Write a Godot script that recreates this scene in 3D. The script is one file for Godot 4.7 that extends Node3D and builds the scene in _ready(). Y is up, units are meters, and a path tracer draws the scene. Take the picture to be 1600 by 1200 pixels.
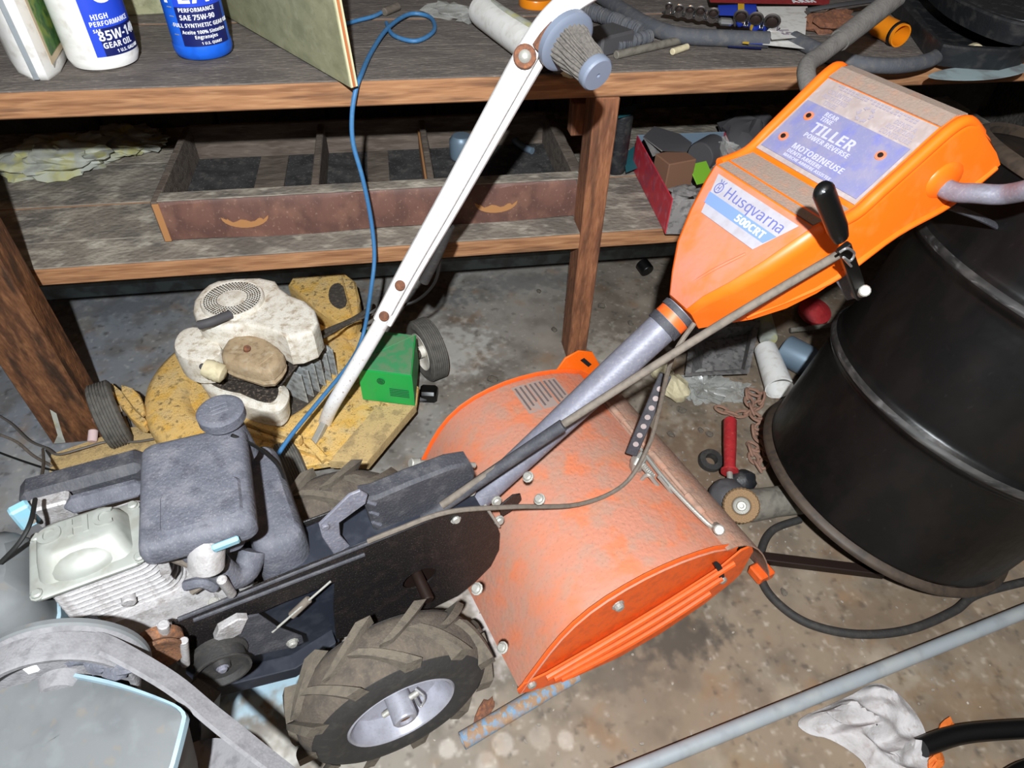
extends Node3D

const FOCAL := 1050.0
const BT := 0.957      # bench top
const SH := 0.495      # lower shelf top
var cam_b: Basis
var cam_p := Vector3(0, 1.55, 0)
var til_b := Basis(Vector3.UP, deg_to_rad(18.0))
var til_o := Vector3(-0.16725, 0, -0.74476)
var M := {}
var off := {}

# ------------------------------------------------------------------ pixel helpers (image taken as 1600x1200)
func ray(px: float, py: float) -> Vector3:
	return cam_b * Vector3((px - 800.0) / FOCAL, -(py - 600.0) / FOCAL, -1.0)
func fl(px: float, py: float, h := 0.0) -> Vector3:
	var d := ray(px, py)
	return cam_p + d * ((h - cam_p.y) / d.y)
func wz(px: float, py: float, z: float) -> Vector3:
	var d := ray(px, py)
	return cam_p + d * ((z - cam_p.z) / d.z)
func T(px: float, py: float, z: float) -> Vector3:
	var i := til_b.transposed()
	var d: Vector3 = i * ray(px, py)
	var c: Vector3 = i * (cam_p - til_o)
	return c + d * ((z - c.z) / d.z)
func Ty(px: float, py: float, y: float) -> Vector3:
	return til_b.transposed() * (fl(px, py, y) - til_o)

# ------------------------------------------------------------------ mesh builder
class S:
	extends RefCounted
	var v := PackedVector3Array()
	var uv := PackedVector2Array()
	func tri(a: Vector3, b: Vector3, c: Vector3) -> void:
		v.append(a); v.append(b); v.append(c)
	func quad(a: Vector3, b: Vector3, c: Vector3, d: Vector3) -> void:
		tri(a, b, c); tri(a, c, d)
	func trio(a: Vector3, b: Vector3, c: Vector3, o: Vector3) -> void:
		if (b - a).cross(c - a).dot((a + b + c) / 3.0 - o) > 0.0: tri(a, c, b)
		else: tri(a, b, c)
	func quado(a: Vector3, b: Vector3, c: Vector3, d: Vector3, o: Vector3) -> void:
		trio(a, b, c, o); trio(a, c, d, o)
	func fix(s: int) -> S:
		var o := Vector3.ZERO
		var n := v.size()
		if n == s: return self
		for i in range(s, n): o += v[i]
		o /= float(n - s)
		var vol := 0.0
		for i in range(s, n, 3): vol += (v[i] - o).dot((v[i + 1] - o).cross(v[i + 2] - o))
		if vol > 0.0:
			for i in range(s, n, 3):
				var t := v[i + 1]; v[i + 1] = v[i + 2]; v[i + 2] = t
		return self
	func box(c: Vector3, sz: Vector3, r := 0.003, b := Basis()) -> S:
		var h := sz * 0.5
		r = minf(r, minf(h.x, minf(h.y, h.z)) * 0.9)
		var P := {}
		for sx in [-1, 1]:
			for sy in [-1, 1]:
				for sz2 in [-1, 1]:
					P[[sx, sy, sz2, 0]] = c + b * Vector3(sx * h.x, sy * (h.y - r), sz2 * (h.z - r))
					P[[sx, sy, sz2, 1]] = c + b * Vector3(sx * (h.x - r), sy * h.y, sz2 * (h.z - r))
					P[[sx, sy, sz2, 2]] = c + b * Vector3(sx * (h.x - r), sy * (h.y - r), sz2 * h.z)
					trio(P[[sx, sy, sz2, 0]], P[[sx, sy, sz2, 1]], P[[sx, sy, sz2, 2]], c)
		for s in [-1, 1]:
			quado(P[[s, -1, -1, 0]], P[[s, 1, -1, 0]], P[[s, 1, 1, 0]], P[[s, -1, 1, 0]], c)
			quado(P[[-1, s, -1, 1]], P[[1, s, -1, 1]], P[[1, s, 1, 1]], P[[-1, s, 1, 1]], c)
			quado(P[[-1, -1, s, 2]], P[[1, -1, s, 2]], P[[1, 1, s, 2]], P[[-1, 1, s, 2]], c)
			for t in [-1, 1]:
				quado(P[[s, t, -1, 0]], P[[s, t, 1, 0]], P[[s, t, 1, 1]], P[[s, t, -1, 1]], c)
				quado(P[[s, -1, t, 0]], P[[s, 1, t, 0]], P[[s, 1, t, 2]], P[[s, -1, t, 2]], c)
				quado(P[[-1, s, t, 1]], P[[1, s, t, 1]], P[[1, s, t, 2]], P[[-1, s, t, 2]], c)
		return self
	# a slab or bar between two points
	func bar(a: Vector3, b: Vector3, w: float, h: float, up := Vector3.UP, r := 0.002) -> S:
		var x := (b - a).normalized()
		var z := x.cross(up).normalized()
		return box((a + b) * 0.5, Vector3((b - a).length(), h, w), r, Basis(x, z.cross(x), z))
	func loft(rings: Array, closed := true, caps := true) -> S:
		var s := v.size()
		for k in rings.size() - 1:
			var A: PackedVector3Array = rings[k]
			var B: PackedVector3Array = rings[k + 1]
			var n := A.size()
			for i in (n if closed else n - 1):
				var j := (i + 1) % n
				if A[i].distance_squared_to(A[j]) > 1e-12: tri(A[i], A[j], B[j])
				if B[i].distance_squared_to(B[j]) > 1e-12: tri(A[i], B[j], B[i])
		if caps and closed:
			for e in [0, rings.size() - 1]:
				var A: PackedVector3Array = rings[e]
				var m := Vector3.ZERO
				for q in A: m += q
				m /= A.size()
				for i in A.size():
					var j := (i + 1) % A.size()
					if A[i].distance_squared_to(A[j]) < 1e-12: continue
					if e == 0: tri(A[j], A[i], m)
					else: tri(A[i], A[j], m)
		return fix(s)
	func prism(poly: PackedVector2Array, d: float, xf := Transform3D(), r := 0.002) -> S:
		var s := v.size()
		var n := poly.size()
		if Geometry2D.is_polygon_clockwise(poly): poly.reverse()
		var ins := PackedVector2Array()
		for i in n:
			var a := poly[(i + n - 1) % n]; var b := poly[i]; var c := poly[(i + 1) % n]
			var n1 := (b - a).normalized().orthogonal(); var n2 := (c - b).normalized().orthogonal()
			var m := n1 + n2
			var l := m.length()
			m = m / l if l > 0.01 else n1
			ins.append(b + m * r * minf(1.0 / maxf(m.dot(n1), 0.3), 2.0) * (-1.0 if Geometry2D.is_point_in_polygon(b - m * r * 0.3, poly) else 1.0))
		var R := []
		for q in [[ins, 0.0], [poly, r], [poly, d - r], [ins, d]]:
			var p := PackedVector3Array()
			for t: Vector2 in q[0]: p.append(xf * Vector3(t.x, t.y, q[1]))
			R.append(p)
		if r <= 0.0: R = [R[1], R[2]]
		for k in R.size() - 1:
			for i in n:
				var j := (i + 1) % n
				quad(R[k][i], R[k][j], R[k + 1][j], R[k + 1][i])
		var t := Geometry2D.triangulate_polygon(ins if r > 0.0 else poly)
		if t.is_empty(): t = Geometry2D.triangulate_polygon(poly)
		var A: PackedVector3Array = R[0]
		var B: PackedVector3Array = R[R.size() - 1]
		for i in range(0, t.size(), 3):
			var c2 := (poly[t[i + 1]] - poly[t[i]]).cross(poly[t[i + 2]] - poly[t[i]])
			var k1 := t[i + 1] if c2 > 0.0 else t[i + 2]
			var k2 := t[i + 2] if c2 > 0.0 else t[i + 1]
			tri(A[t[i]], A[k2], A[k1])
			tri(B[t[i]], B[k1], B[k2])
		return fix(s)
	func lathe(prof: Array, xf := Transform3D(), n := 24, sx := 1.0, sz := 1.0) -> S:
		var R := []
		for q: Vector2 in prof:
			var p := PackedVector3Array()
			for i in n:
				var a := TAU * i / n
				p.append(xf * Vector3(q.x * cos(a) * sx, q.y, q.x * sin(a) * sz))
			R.append(p)
		var f: Vector2 = prof[0]; var l: Vector2 = prof[prof.size() - 1]
		return loft(R, true, true) if not f.is_equal_approx(l) else loft(R, true, false)
	func rod(a: Vector3, b: Vector3, r: float, n := 12, r2 := -1.0) -> S:
		if r2 < 0.0: r2 = r
		var L := (b - a).length()
		var e := minf(minf(r, r2) * 0.2, L * 0.2)
		return lathe([Vector2(r - e, 0), Vector2(r, e), Vector2(r2, L - e), Vector2(r2 - e, L)], axis(a, b), n)
	static func axis(a: Vector3, b: Vector3) -> Transform3D:
		var y := (b - a).normalized()
		var x := y.cross(Vector3.FORWARD if absf(y.z) < 0.9 else Vector3.RIGHT).normalized()
		return Transform3D(Basis(x, y, x.cross(y)), a)
	static func spline(pts: Array, sub := 6) -> PackedVector3Array:
		var out := PackedVector3Array()
		var n := pts.size()
		for i in n - 1:
			var p0: Vector3 = pts[maxi(i - 1, 0)]; var p1: Vector3 = pts[i]; var p2: Vector3 = pts[i + 1]; var p3: Vector3 = pts[mini(i + 2, n - 1)]
			for k in sub:
				out.append(p1.cubic_interpolate(p2, p0, p3, float(k) / sub))
		out.append(pts[n - 1])
		return out
	func tube(pts: PackedVector3Array, r: float, n := 10, r_end := -1.0, flat := 1.0, hollow := 0.0) -> S:
		var R := []
		var m := pts.size()
		var up := Vector3.UP
		var t0 := (pts[1] - pts[0]).normalized()
		if absf(t0.y) > 0.9: up = Vector3.BACK
		var nx := t0.cross(up).normalized()
		for i in m:
			var t := (pts[mini(i + 1, m - 1)] - pts[maxi(i - 1, 0)]).normalized()
			nx = (nx - t * nx.dot(t)).normalized()
			var ny := t.cross(nx)
			var rr := r if r_end < 0.0 else lerpf(r, r_end, float(i) / (m - 1))
			var p := PackedVector3Array()
			for k in n:
				var a := TAU * k / n
				p.append(pts[i] + nx * cos(a) * rr + ny * sin(a) * rr * flat)
			R.append(p)
		if hollow > 0.0:
			var Q := []
			for i in m:
				var p := PackedVector3Array()
				for q: Vector3 in R[i]: p.append(pts[i] + (q - pts[i]) * hollow)
				Q.append(p)
			Q.reverse()
			R.append_array(Q)
			R.append(R[0])
			return loft(R, true, false)
		return loft(R)
	func ball(c: Vector3, rad: Vector3, b := Basis(), n := 16, amp := 0.0, sd := 1, fr := 2.0) -> S:
		var ns := FastNoiseLite.new(); ns.seed = sd; ns.frequency = fr
		var R := []
		var m := n / 2
		for i in m + 1:
			var ph := PI * i / m
			var p := PackedVector3Array()
			for k in n:
				var a := TAU * k / n
				var d := Vector3(sin(ph) * cos(a), -cos(ph), sin(ph) * sin(a))
				var e := 1.0 + amp * ns.get_noise_3dv(d)
				p.append(c + b * (d * rad * e))
			R.append(p)
		return loft(R, true, false)
	# a sheet of real thickness through a grid of points
	func sheet(rows: Array, th: float) -> S:
		var s := v.size()
		var nr := rows.size(); var nc: int = rows[0].size()
		var lo := []
		for i in nr:
			var p := PackedVector3Array()
			for j in nc:
				var du: Vector3 = rows[i][mini(j + 1, nc - 1)] - rows[i][maxi(j - 1, 0)]
				var dv: Vector3 = rows[mini(i + 1, nr - 1)][j] - rows[maxi(i - 1, 0)][j]
				p.append(rows[i][j] - du.cross(dv).normalized() * th)
			lo.append(p)
		for i in nr - 1:
			for j in nc - 1:
				quad(rows[i][j], rows[i][j + 1], rows[i + 1][j + 1], rows[i + 1][j])
				quad(lo[i][j], lo[i + 1][j], lo[i + 1][j + 1], lo[i][j + 1])
		for i in nr - 1:
			quad(rows[i][0], rows[i + 1][0], lo[i + 1][0], lo[i][0])
			quad(rows[i][nc - 1], lo[i][nc - 1], lo[i + 1][nc - 1], rows[i + 1][nc - 1])
		for j in nc - 1:
			quad(rows[0][j], lo[0][j], lo[0][j + 1], rows[0][j + 1])
			quad(rows[nr - 1][j], rows[nr - 1][j + 1], lo[nr - 1][j + 1], lo[nr - 1][j])
		return fix(s)
	func xform(xf: Transform3D) -> S:
		v = xf * v
		return self
	func mesh(ang := 42.0) -> ArrayMesh:
		var n := v.size()
		var fn := PackedVector3Array(); fn.resize(n / 3)
		var at := {}
		var key := PackedInt32Array(); key.resize(n)
		var lists := []
		for i in n:
			var q := Vector3i((v[i] * 20000.0).round())
			var id: int = at.get(q, -1)
			if id < 0:
				id = lists.size(); at[q] = id; lists.append(PackedInt32Array())
			key[i] = id
			lists[id].append(i / 3)
			if i % 3 == 2: fn[i / 3] = -(v[i - 1] - v[i - 2]).cross(v[i] - v[i - 2])
		var un := PackedVector3Array(); un.resize(fn.size())
		for i in fn.size(): un[i] = fn[i].normalized()
		var nm := PackedVector3Array(); nm.resize(n)
		var ca := cos(deg_to_rad(ang))
		for i in n:
			var f := un[i / 3]
			var a := Vector3.ZERO
			for t in lists[key[i]]:
				if un[t].dot(f) > ca: a += fn[t]
			nm[i] = a.normalized() if a.length_squared() > 1e-24 else f
		var arr := []
		arr.resize(Mesh.ARRAY_MAX)
		arr[Mesh.ARRAY_VERTEX] = v
		arr[Mesh.ARRAY_NORMAL] = nm
		if uv.size() == n: arr[Mesh.ARRAY_TEX_UV] = uv
		var me := ArrayMesh.new()
		me.add_surface_from_arrays(Mesh.PRIMITIVE_TRIANGLES, arr)
		return me

# ------------------------------------------------------------------ objects
func thing(called: String, label: String, cat: String, at := Vector3.ZERO, b := Basis(), group := "", local := false) -> Node3D:
	var o := Node3D.new()
	o.name = called
	add_child(o, true)
	o.transform = Transform3D(b, at)
	o.set_meta("label", label); o.set_meta("category", cat)
	if group: o.set_meta("group", group)
	if not local: off[o] = -at
	return o
func part(called: String, s: S, m: Material, parent: Node3D, label := "", ang := 42.0) -> MeshInstance3D:
	return part_mesh(called, s.mesh(ang), m, parent, label)
func part_mesh(called: String, me: Mesh, m: Material, parent: Node3D, label := "") -> MeshInstance3D:
	var o := MeshInstance3D.new()
	o.mesh = me
	o.material_override = m
	o.name = called
	parent.add_child(o, true)
	if off.has(parent): o.position = off[parent]
	if label: o.set_meta("label", label)
	return o
func solo(called: String, s: S, m: Material, label: String, cat: String, group := "", ang := 42.0) -> MeshInstance3D:
	var lo := s.v[0]; var hi := s.v[0]
	for q in s.v: lo = lo.min(q); hi = hi.max(q)
	var c := Vector3((lo.x + hi.x) / 2, lo.y, (lo.z + hi.z) / 2)
	s.xform(Transform3D(Basis(), -c))
	var o := part(called, s, m, self, "", ang)
	o.position = c
	o.set_meta("label", label); o.set_meta("category", cat)
	if group: o.set_meta("group", group)
	return o
func struct(called: String, s: S, m: Material) -> MeshInstance3D:
	var o := part(called, s, m, self)
	o.set_meta("kind", "structure")
	return o

func lettering(txt: String, height: float, xf: Transform3D, bend := 0.0, font := "Droid Sans", weight := 700, wide := 1.0, th := 0.0006, left := false) -> S:
	var tm := TextMesh.new()
	var f := SystemFont.new()
	f.font_names = PackedStringArray([font]); f.font_weight = weight
	tm.font = f; tm.text = txt; tm.font_size = 32; tm.pixel_size = 1.0; tm.depth = 1.0; tm.curve_step = 4.0
	if left: tm.horizontal_alignment = HORIZONTAL_ALIGNMENT_LEFT
	var arr := tm.get_mesh_arrays()
	var pv: PackedVector3Array = arr[Mesh.ARRAY_VERTEX]
	var ix: PackedInt32Array = arr[Mesh.ARRAY_INDEX]
	var k := height / 23.0
	var s := S.new()
	var q := PackedVector3Array()
	for p in pv:
		var t := Vector3(p.x * k * wide, p.y * k, (p.z + 0.5) * th)
		if bend > 0.0:
			var a := t.x / bend
			t = Vector3(sin(a) * (bend + t.z), t.y, cos(a) * (bend + t.z) - bend)
		q.append(xf * t)
	for i in range(0, ix.size(), 3): s.tri(q[ix[i]], q[ix[i + 1]], q[ix[i + 2]])
	return s

# ------------------------------------------------------------------ textures and materials
func noise_bytes(sd: int, size: int, fr: float, oct := 4, cell := false) -> PackedByteArray:
	var ns := FastNoiseLite.new()
	ns.seed = sd; ns.frequency = fr / size; ns.fractal_octaves = oct
	ns.noise_type = FastNoiseLite.TYPE_CELLULAR if cell else FastNoiseLite.TYPE_SIMPLEX_SMOOTH
	return ns.get_seamless_image(size, size).get_data()
# layers: [colour, low, high, strength, frequency, octaves, cellular]
func tex_img(sd: int, size: int, base: Color, layers: Array) -> Image:
	var im := Image.create_empty(size, size, false, Image.FORMAT_RGBA8)
	im.fill(base)
	for l in layers:
		sd += 7
		var c: Color = l[0]
		var lut := PackedByteArray(); lut.resize(256)
		for i in 256: lut[i] = int(255.0 * float(l[3]) * 0.72 * smoothstep(float(l[1]) - 0.07, float(l[2]) + 0.1, i / 255.0))
		var nb := noise_bytes(sd, size, l[4], l[5] if l.size() > 5 else 4, l[6] if l.size() > 6 else false)
		var la := Image.create_empty(size, size, false, Image.FORMAT_RGBA8)
		la.fill(Color(c.r, c.g, c.b, 0.0))
		var d := la.get_data()
		for i in nb.size():
			d[i * 4 + 3] = lut[nb[i]]
		la = Image.create_from_data(size, size, false, Image.FORMAT_RGBA8, d)
		im.blend_rect(la, Rect2i(0, 0, size, size), Vector2i.ZERO)
	return im
func tex(sd: int, size: int, base: Color, layers: Array) -> ImageTexture:
	var im := tex_img(sd, size, base, layers)
	im.convert(Image.FORMAT_RGB8)
	return ImageTexture.create_from_image(im)
func c8(r: int, g: int, b: int) -> Color: return Color(r / 255.0, g / 255.0, b / 255.0)
var bump_fine: ImageTexture
var bump_mid: ImageTexture
func make_bumps() -> void:
	for k in 2:
		var n := FastNoiseLite.new()
		n.seed = 5 + k; n.frequency = (0.12 if k == 0 else 0.03); n.fractal_octaves = 4
		var im := n.get_seamless_image(256, 256)
		im.convert(Image.FORMAT_RGBA8)
		im.bump_map_to_normal_map(3.0 if k == 0 else 6.0)
		if k == 0: bump_fine = ImageTexture.create_from_image(im)
		else: bump_mid = ImageTexture.create_from_image(im)
func mat(key: String, col: Color, rough := 0.8, metal := 0.0, t: Texture2D = null, sc := Vector3.ONE * 3.0, bump := 0, bs := 0.5) -> StandardMaterial3D:
	var m := StandardMaterial3D.new()
	m.resource_name = key
	m.albedo_color = col; m.roughness = rough; m.metallic = metal
	if t: m.albedo_texture = t
	if t or bump:
		m.uv1_triplanar = true; m.uv1_scale = sc
	if bump:
		m.normal_enabled = true
		m.normal_texture = bump_fine if bump == 1 else bump_mid
		m.normal_scale = bs
	M[key] = m
	return m

func _ready() -> void:
	# ---- camera
	var cam := Camera3D.new()
	cam.name = "camera"
	cam_b = Basis.from_euler(Vector3(deg_to_rad(-43.79), deg_to_rad(-10.72), deg_to_rad(2.03)))
	cam.transform = Transform3D(cam_b, cam_p)
	cam.fov = rad_to_deg(2.0 * atan(600.0 / FOCAL))
	cam.near = 0.02
	add_child(cam)
	cam.current = true
	# ---- environment, exposure
	var we := WorldEnvironment.new()
	we.name = "world_environment"
	var env := Environment.new()
	env.background_mode = Environment.BG_COLOR
	env.background_color = Color(0.05, 0.05, 0.055)
	env.tonemap_mode = Environment.TONE_MAPPER_LINEAR
	env.tonemap_exposure = 1.0
	env.sdfgi_enabled = true; env.ssao_enabled = true; env.ssil_enabled = true
	we.environment = env
	add_child(we)
	# ---- the camera's flash, set back behind and above the lens to even the falloff
	var fla := OmniLight3D.new()
	fla.name = "camera_flash"
	fla.position = cam_p + cam_b * Vector3(-0.01, 0.13, 0.5)
	fla.light_color = Color(0.96, 0.985, 1.0)
	fla.light_energy = 9.2
	fla.light_size = 0.02
	fla.omni_range = 12.0; fla.omni_attenuation = 2.0; fla.shadow_enabled = true
	add_child(fla)
	# ---- the room's bulb on the ceiling behind the photographer
	var bulb := OmniLight3D.new()
	bulb.name = "ceiling_bulb_light"
	bulb.position = Vector3(0.5, 2.92, 0.3)
	bulb.light_color = Color(1.0, 0.72, 0.42)
	bulb.light_energy = 0.45
	bulb.light_size = 0.06
	bulb.omni_range = 12.0; bulb.omni_attenuation = 2.0; bulb.shadow_enabled = true
	add_child(bulb)
	make_bumps()
	materials()
	materials_more()
	setting()
	tiller()
	barrel()
	mower()
	bench_items()
	shelf_items()
	floor_items()
	belt_machine()

func materials() -> void:
	var dustc := c8(150, 138, 126)
	# timber
	var wood := tex(11, 512, c8(158, 112, 76), [[c8(112, 72, 46), 0.45, 0.7, 0.8, 10.0, 3], [c8(190, 144, 104), 0.5, 0.75, 0.7, 18.0, 3], [c8(70, 46, 32), 0.62, 0.8, 0.7, 7.0, 4]])
	mat("wood_x", Color(1, 1, 1), 0.8, 0.0, wood, Vector3(0.35, 4.0, 4.0), 1, 0.3)
	var wood2 := tex(19, 512, c8(138, 88, 58), [[c8(92, 56, 38), 0.4, 0.7, 0.8, 9.0, 4], [c8(172, 118, 82), 0.55, 0.75, 0.6, 16.0, 3], [c8(60, 38, 26), 0.6, 0.85, 0.8, 5.0, 4]])
	mat("wood_y", Color(1, 1, 1), 0.8, 0.0, wood2, Vector3(4.0, 0.5, 4.0), 1, 0.3)
	mat("wood_post", Color(1, 1, 1), 0.55, 0.0, tex(23, 512, c8(108, 70, 44), [[c8(62, 38, 24), 0.42, 0.62, 0.85, 5.0, 4], [c8(156, 110, 72), 0.55, 0.8, 0.6, 12.0, 3], [c8(30, 22, 16), 0.62, 0.74, 0.8, 4.0, 3]]), Vector3(4.0, 0.9, 4.0), 1, 0.4)
	var dusty := tex(29, 512, c8(106, 97, 91), [[c8(78, 71, 67), 0.4, 0.7, 0.7, 6.0, 4], [c8(150, 140, 128), 0.6, 0.8, 0.5, 20.0, 3], [c8(190, 180, 165), 0.72, 0.8, 0.5, 60.0, 2]])
	mat("bench_dust", Color(1, 1, 1), 0.95, 0.0, dusty, Vector3(0.8, 2.0, 2.4), 1, 0.4)
	mat("shelf_dust", Color(1, 1, 1), 0.95, 0.0, tex(31, 512, c8(128, 119, 108), [[c8(90, 85, 80), 0.42, 0.7, 0.8, 4.0, 5], [c8(186, 176, 160), 0.5, 0.75, 0.8, 5.0, 5], [c8(214, 206, 190), 0.7, 0.8, 0.6, 9.0, 3]]), Vector3(1.1, 1.6, 1.6), 1, 0.4)
	mat("concrete", Color(1, 1, 1), 0.95, 0.0, tex(37, 512, c8(74, 70, 66), [[c8(52, 50, 48), 0.45, 0.7, 0.8, 6.0, 5], [c8(100, 96, 92), 0.6, 0.8, 0.5, 24.0, 3]]), Vector3.ONE * 1.5, 1, 0.6)
	mat("curb_paint", Color(1, 1, 1), 0.9, 0.0, tex(41, 256, c8(150, 168, 172), [[c8(110, 112, 112), 0.5, 0.7, 0.9, 5.0, 4]]), Vector3.ONE * 2.0)
	# tiller
	mat("orange", Color(1, 1, 1), 0.42, 0.0, tex(43, 512, c8(246, 104, 16), [[c8(246, 122, 60), 0.55, 0.8, 0.7, 5.0, 4], [c8(190, 90, 40), 0.74, 0.8, 0.4, 60.0, 2]]), Vector3.ONE * 3.0)
	mat("orange_dusty", Color(1, 1, 1), 0.85, 0.0, tex(47, 512, c8(180, 120, 98), [[c8(206, 108, 66), 0.53, 0.68, 0.85, 4.0, 4], [c8(158, 130, 114), 0.48, 0.72, 0.8, 6.0, 5], [c8(120, 90, 78), 0.72, 0.8, 0.5, 50.0, 2]]), Vector3.ONE * 2.2, 1, 0.25)
	mat("orange_pink", Color(1, 1, 1), 0.8, 0.0, tex(53, 512, c8(204, 114, 86), [[c8(232, 100, 36), 0.5, 0.68, 0.9, 4.0, 3], [c8(168, 116, 100), 0.5, 0.72, 0.8, 7.0, 5]]), Vector3.ONE * 3.0, 1, 0.15)
	mat("orange_edge", Color(1, 1, 1), 0.5, 0.0, tex(59, 256, c8(228, 92, 28), [[c8(190, 80, 36), 0.5, 0.75, 0.7, 7.0, 4], [c8(160, 110, 84), 0.65, 0.8, 0.5, 30.0, 2]]), Vector3.ONE * 4.0)
	mat("flap_dusty", Color(1, 1, 1), 0.9, 0.0, tex(61, 512, c8(164, 132, 114), [[c8(186, 116, 86), 0.55, 0.75, 0.7, 4.0, 4], [c8(110, 90, 78), 0.6, 0.8, 0.7, 9.0, 4]]), Vector3.ONE * 3.0, 1, 0.3)
	mat("console_dust", Color(1, 1, 1), 0.95, 0.0, tex(67, 512, c8(140, 122, 110), [[c8(168, 120, 98), 0.55, 0.78, 0.7, 5.0, 4], [c8(120, 104, 92), 0.6, 0.78, 0.6, 26.0, 3]]), Vector3.ONE * 5.0, 1, 0.3)
	mat("column_gray", Color(1, 1, 1), 0.5, 0.1, tex(71, 512, c8(116, 116, 128), [[c8(98, 96, 104), 0.45, 0.7, 0.8, 5.0, 4], [c8(168, 160, 152), 0.66, 0.8, 0.6, 26.0, 3]]), Vector3.ONE * 4.0, 1, 0.2)
	mat("black_paint", Color(1, 1, 1), 0.5, 0.0, tex(73, 512, c8(22, 19, 19), [[c8(44, 34, 32), 0.5, 0.75, 0.8, 5.0, 4], [c8(140, 130, 120), 0.76, 0.8, 0.7, 70.0, 2]]), Vector3.ONE * 4.0, 1, 0.3)
	mat("black_dusty", Color(1, 1, 1), 0.7, 0.0, tex(79, 512, c8(52, 52, 58), [[c8(88, 86, 88), 0.48, 0.75, 0.8, 5.0, 4], [c8(130, 124, 118), 0.7, 0.8, 0.5, 50.0, 2]]), Vector3.ONE * 4.0, 1, 0.3)
	mat("blue_black", Color(1, 1, 1), 0.55, 0.0, tex(83, 256, c8(30, 34, 44), [[c8(56, 58, 66), 0.5, 0.75, 0.7, 5.0, 4]]), Vector3.ONE * 4.0)
	mat("tyre", Color(1, 1, 1), 0.95, 0.0, tex(89, 512, c8(88, 78, 68), [[c8(58, 53, 49), 0.42, 0.66, 0.85, 6.0, 5], [c8(122, 110, 92), 0.62, 0.8, 0.6, 20.0, 3]]), Vector3.ONE * 5.0, 1, 0.5)
	mat("tyre_wall", Color(1, 1, 1), 0.75, 0.0, tex(97, 256, c8(40, 38, 37), [[c8(70, 66, 60), 0.5, 0.75, 0.7, 6.0, 5]]), Vector3.ONE * 5.0, 1, 0.3)
	mat("lug", Color(1, 1, 1), 0.95, 0.0, tex(101, 256, c8(98, 89, 77), [[c8(68, 62, 56), 0.5, 0.75, 0.8, 7.0, 4]]), Vector3.ONE * 7.0, 1, 0.5)
	mat("small_tyre", Color(1, 1, 1), 0.95, 0.0, tex(103, 256, c8(96, 92, 86), [[c8(60, 58, 56), 0.45, 0.7, 0.8, 7.0, 4]]), Vector3.ONE * 5.0, 1, 0.3)
	mat("rim_silver", Color(1, 1, 1), 0.4, 0.35, tex(107, 256, c8(164, 164, 174), [[c8(134, 132, 138), 0.55, 0.8, 0.7, 6.0, 4], [c8(120, 104, 92), 0.74, 0.8, 0.5, 40.0, 2]]), Vector3.ONE * 5.0)
	mat("steel", Color(0.72, 0.72, 0.72), 0.35, 0.8)
	mat("zinc", Color(0.66, 0.65, 0.62), 0.55, 0.5, null, Vector3.ONE * 8.0, 1, 0.3)
	mat("rust_steel", Color(1, 1, 1), 0.8, 0.2, tex(109, 256, c8(112, 78, 56), [[c8(60, 44, 38), 0.45, 0.7, 0.9, 8.0, 4], [c8(186, 108, 50), 0.62, 0.8, 0.7, 14.0, 4]]), Vector3.ONE * 8.0, 1, 0.6)
	mat("shaft_dark", Color(0.16, 0.11, 0.09), 0.5, 0.4)
	mat("alu", Color(1, 1, 1), 0.5, 0.35, tex(113, 512, c8(176, 172, 172), [[c8(130, 124, 120), 0.5, 0.75, 0.8, 6.0, 4], [c8(204, 202, 200), 0.6, 0.8, 0.6, 14.0, 3], [c8(90, 80, 72), 0.72, 0.8, 0.5, 34.0, 3]]), Vector3.ONE * 5.0, 1, 0.3)
	mat("valve_cover", Color(1, 1, 1), 0.55, 0.25, tex(127, 512, c8(150, 152, 146), [[c8(128, 126, 116), 0.5, 0.75, 0.8, 4.0, 4], [c8(166, 167, 163), 0.55, 0.8, 0.5, 8.0, 3]]), Vector3.ONE * 4.0)
	mat("tank_dusty", Color(1, 1, 1), 0.8, 0.0, tex(131, 512, c8(80, 81, 90), [[c8(108, 107, 112), 0.45, 0.7, 0.8, 4.0, 5], [c8(58, 58, 66), 0.58, 0.75, 0.7, 6.0, 4], [c8(150, 146, 142), 0.7, 0.8, 0.6, 60.0, 2]]), Vector3.ONE * 4.0, 1, 0.4)
	mat("blue_paint", Color(1, 1, 1), 0.6, 0.0, tex(137, 256, c8(128, 178, 196), [[c8(160, 172, 174), 0.5, 0.75, 0.7, 5.0, 4]]), Vector3.ONE * 4.0)
	mat("housing_gray", Color(1, 1, 1), 0.7, 0.05, tex(139, 512, c8(98, 100, 101), [[c8(84, 86, 88), 0.45, 0.7, 0.7, 4.0, 5], [c8(112, 115, 117), 0.6, 0.8, 0.6, 8.0, 4], [c8(120, 104, 88), 0.74, 0.82, 0.5, 12.0, 3]]), Vector3.ONE * 2.5)
	mat("housing_blue", Color(1, 1, 1), 0.65, 0.05, tex(141, 256, c8(138, 160, 170), [[c8(104, 122, 132), 0.5, 0.75, 0.7, 5.0, 4]]), Vector3.ONE * 4.0)
	mat("belt_gray", Color(1, 1, 1), 0.9, 0.0, tex(149, 256, c8(122, 120, 122), [[c8(88, 86, 88), 0.5, 0.75, 0.8, 7.0, 4]]), Vector3.ONE * 6.0, 1, 0.4)
	mat("cable_gray", Color(1, 1, 1), 0.8, 0.0, tex(151, 256, c8(108, 98, 88), [[c8(72, 66, 60), 0.5, 0.75, 0.8, 9.0, 3]]), Vector3.ONE * 6.0)
	mat("cable_dark", Color(0.07, 0.068, 0.065), 0.6)
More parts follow.
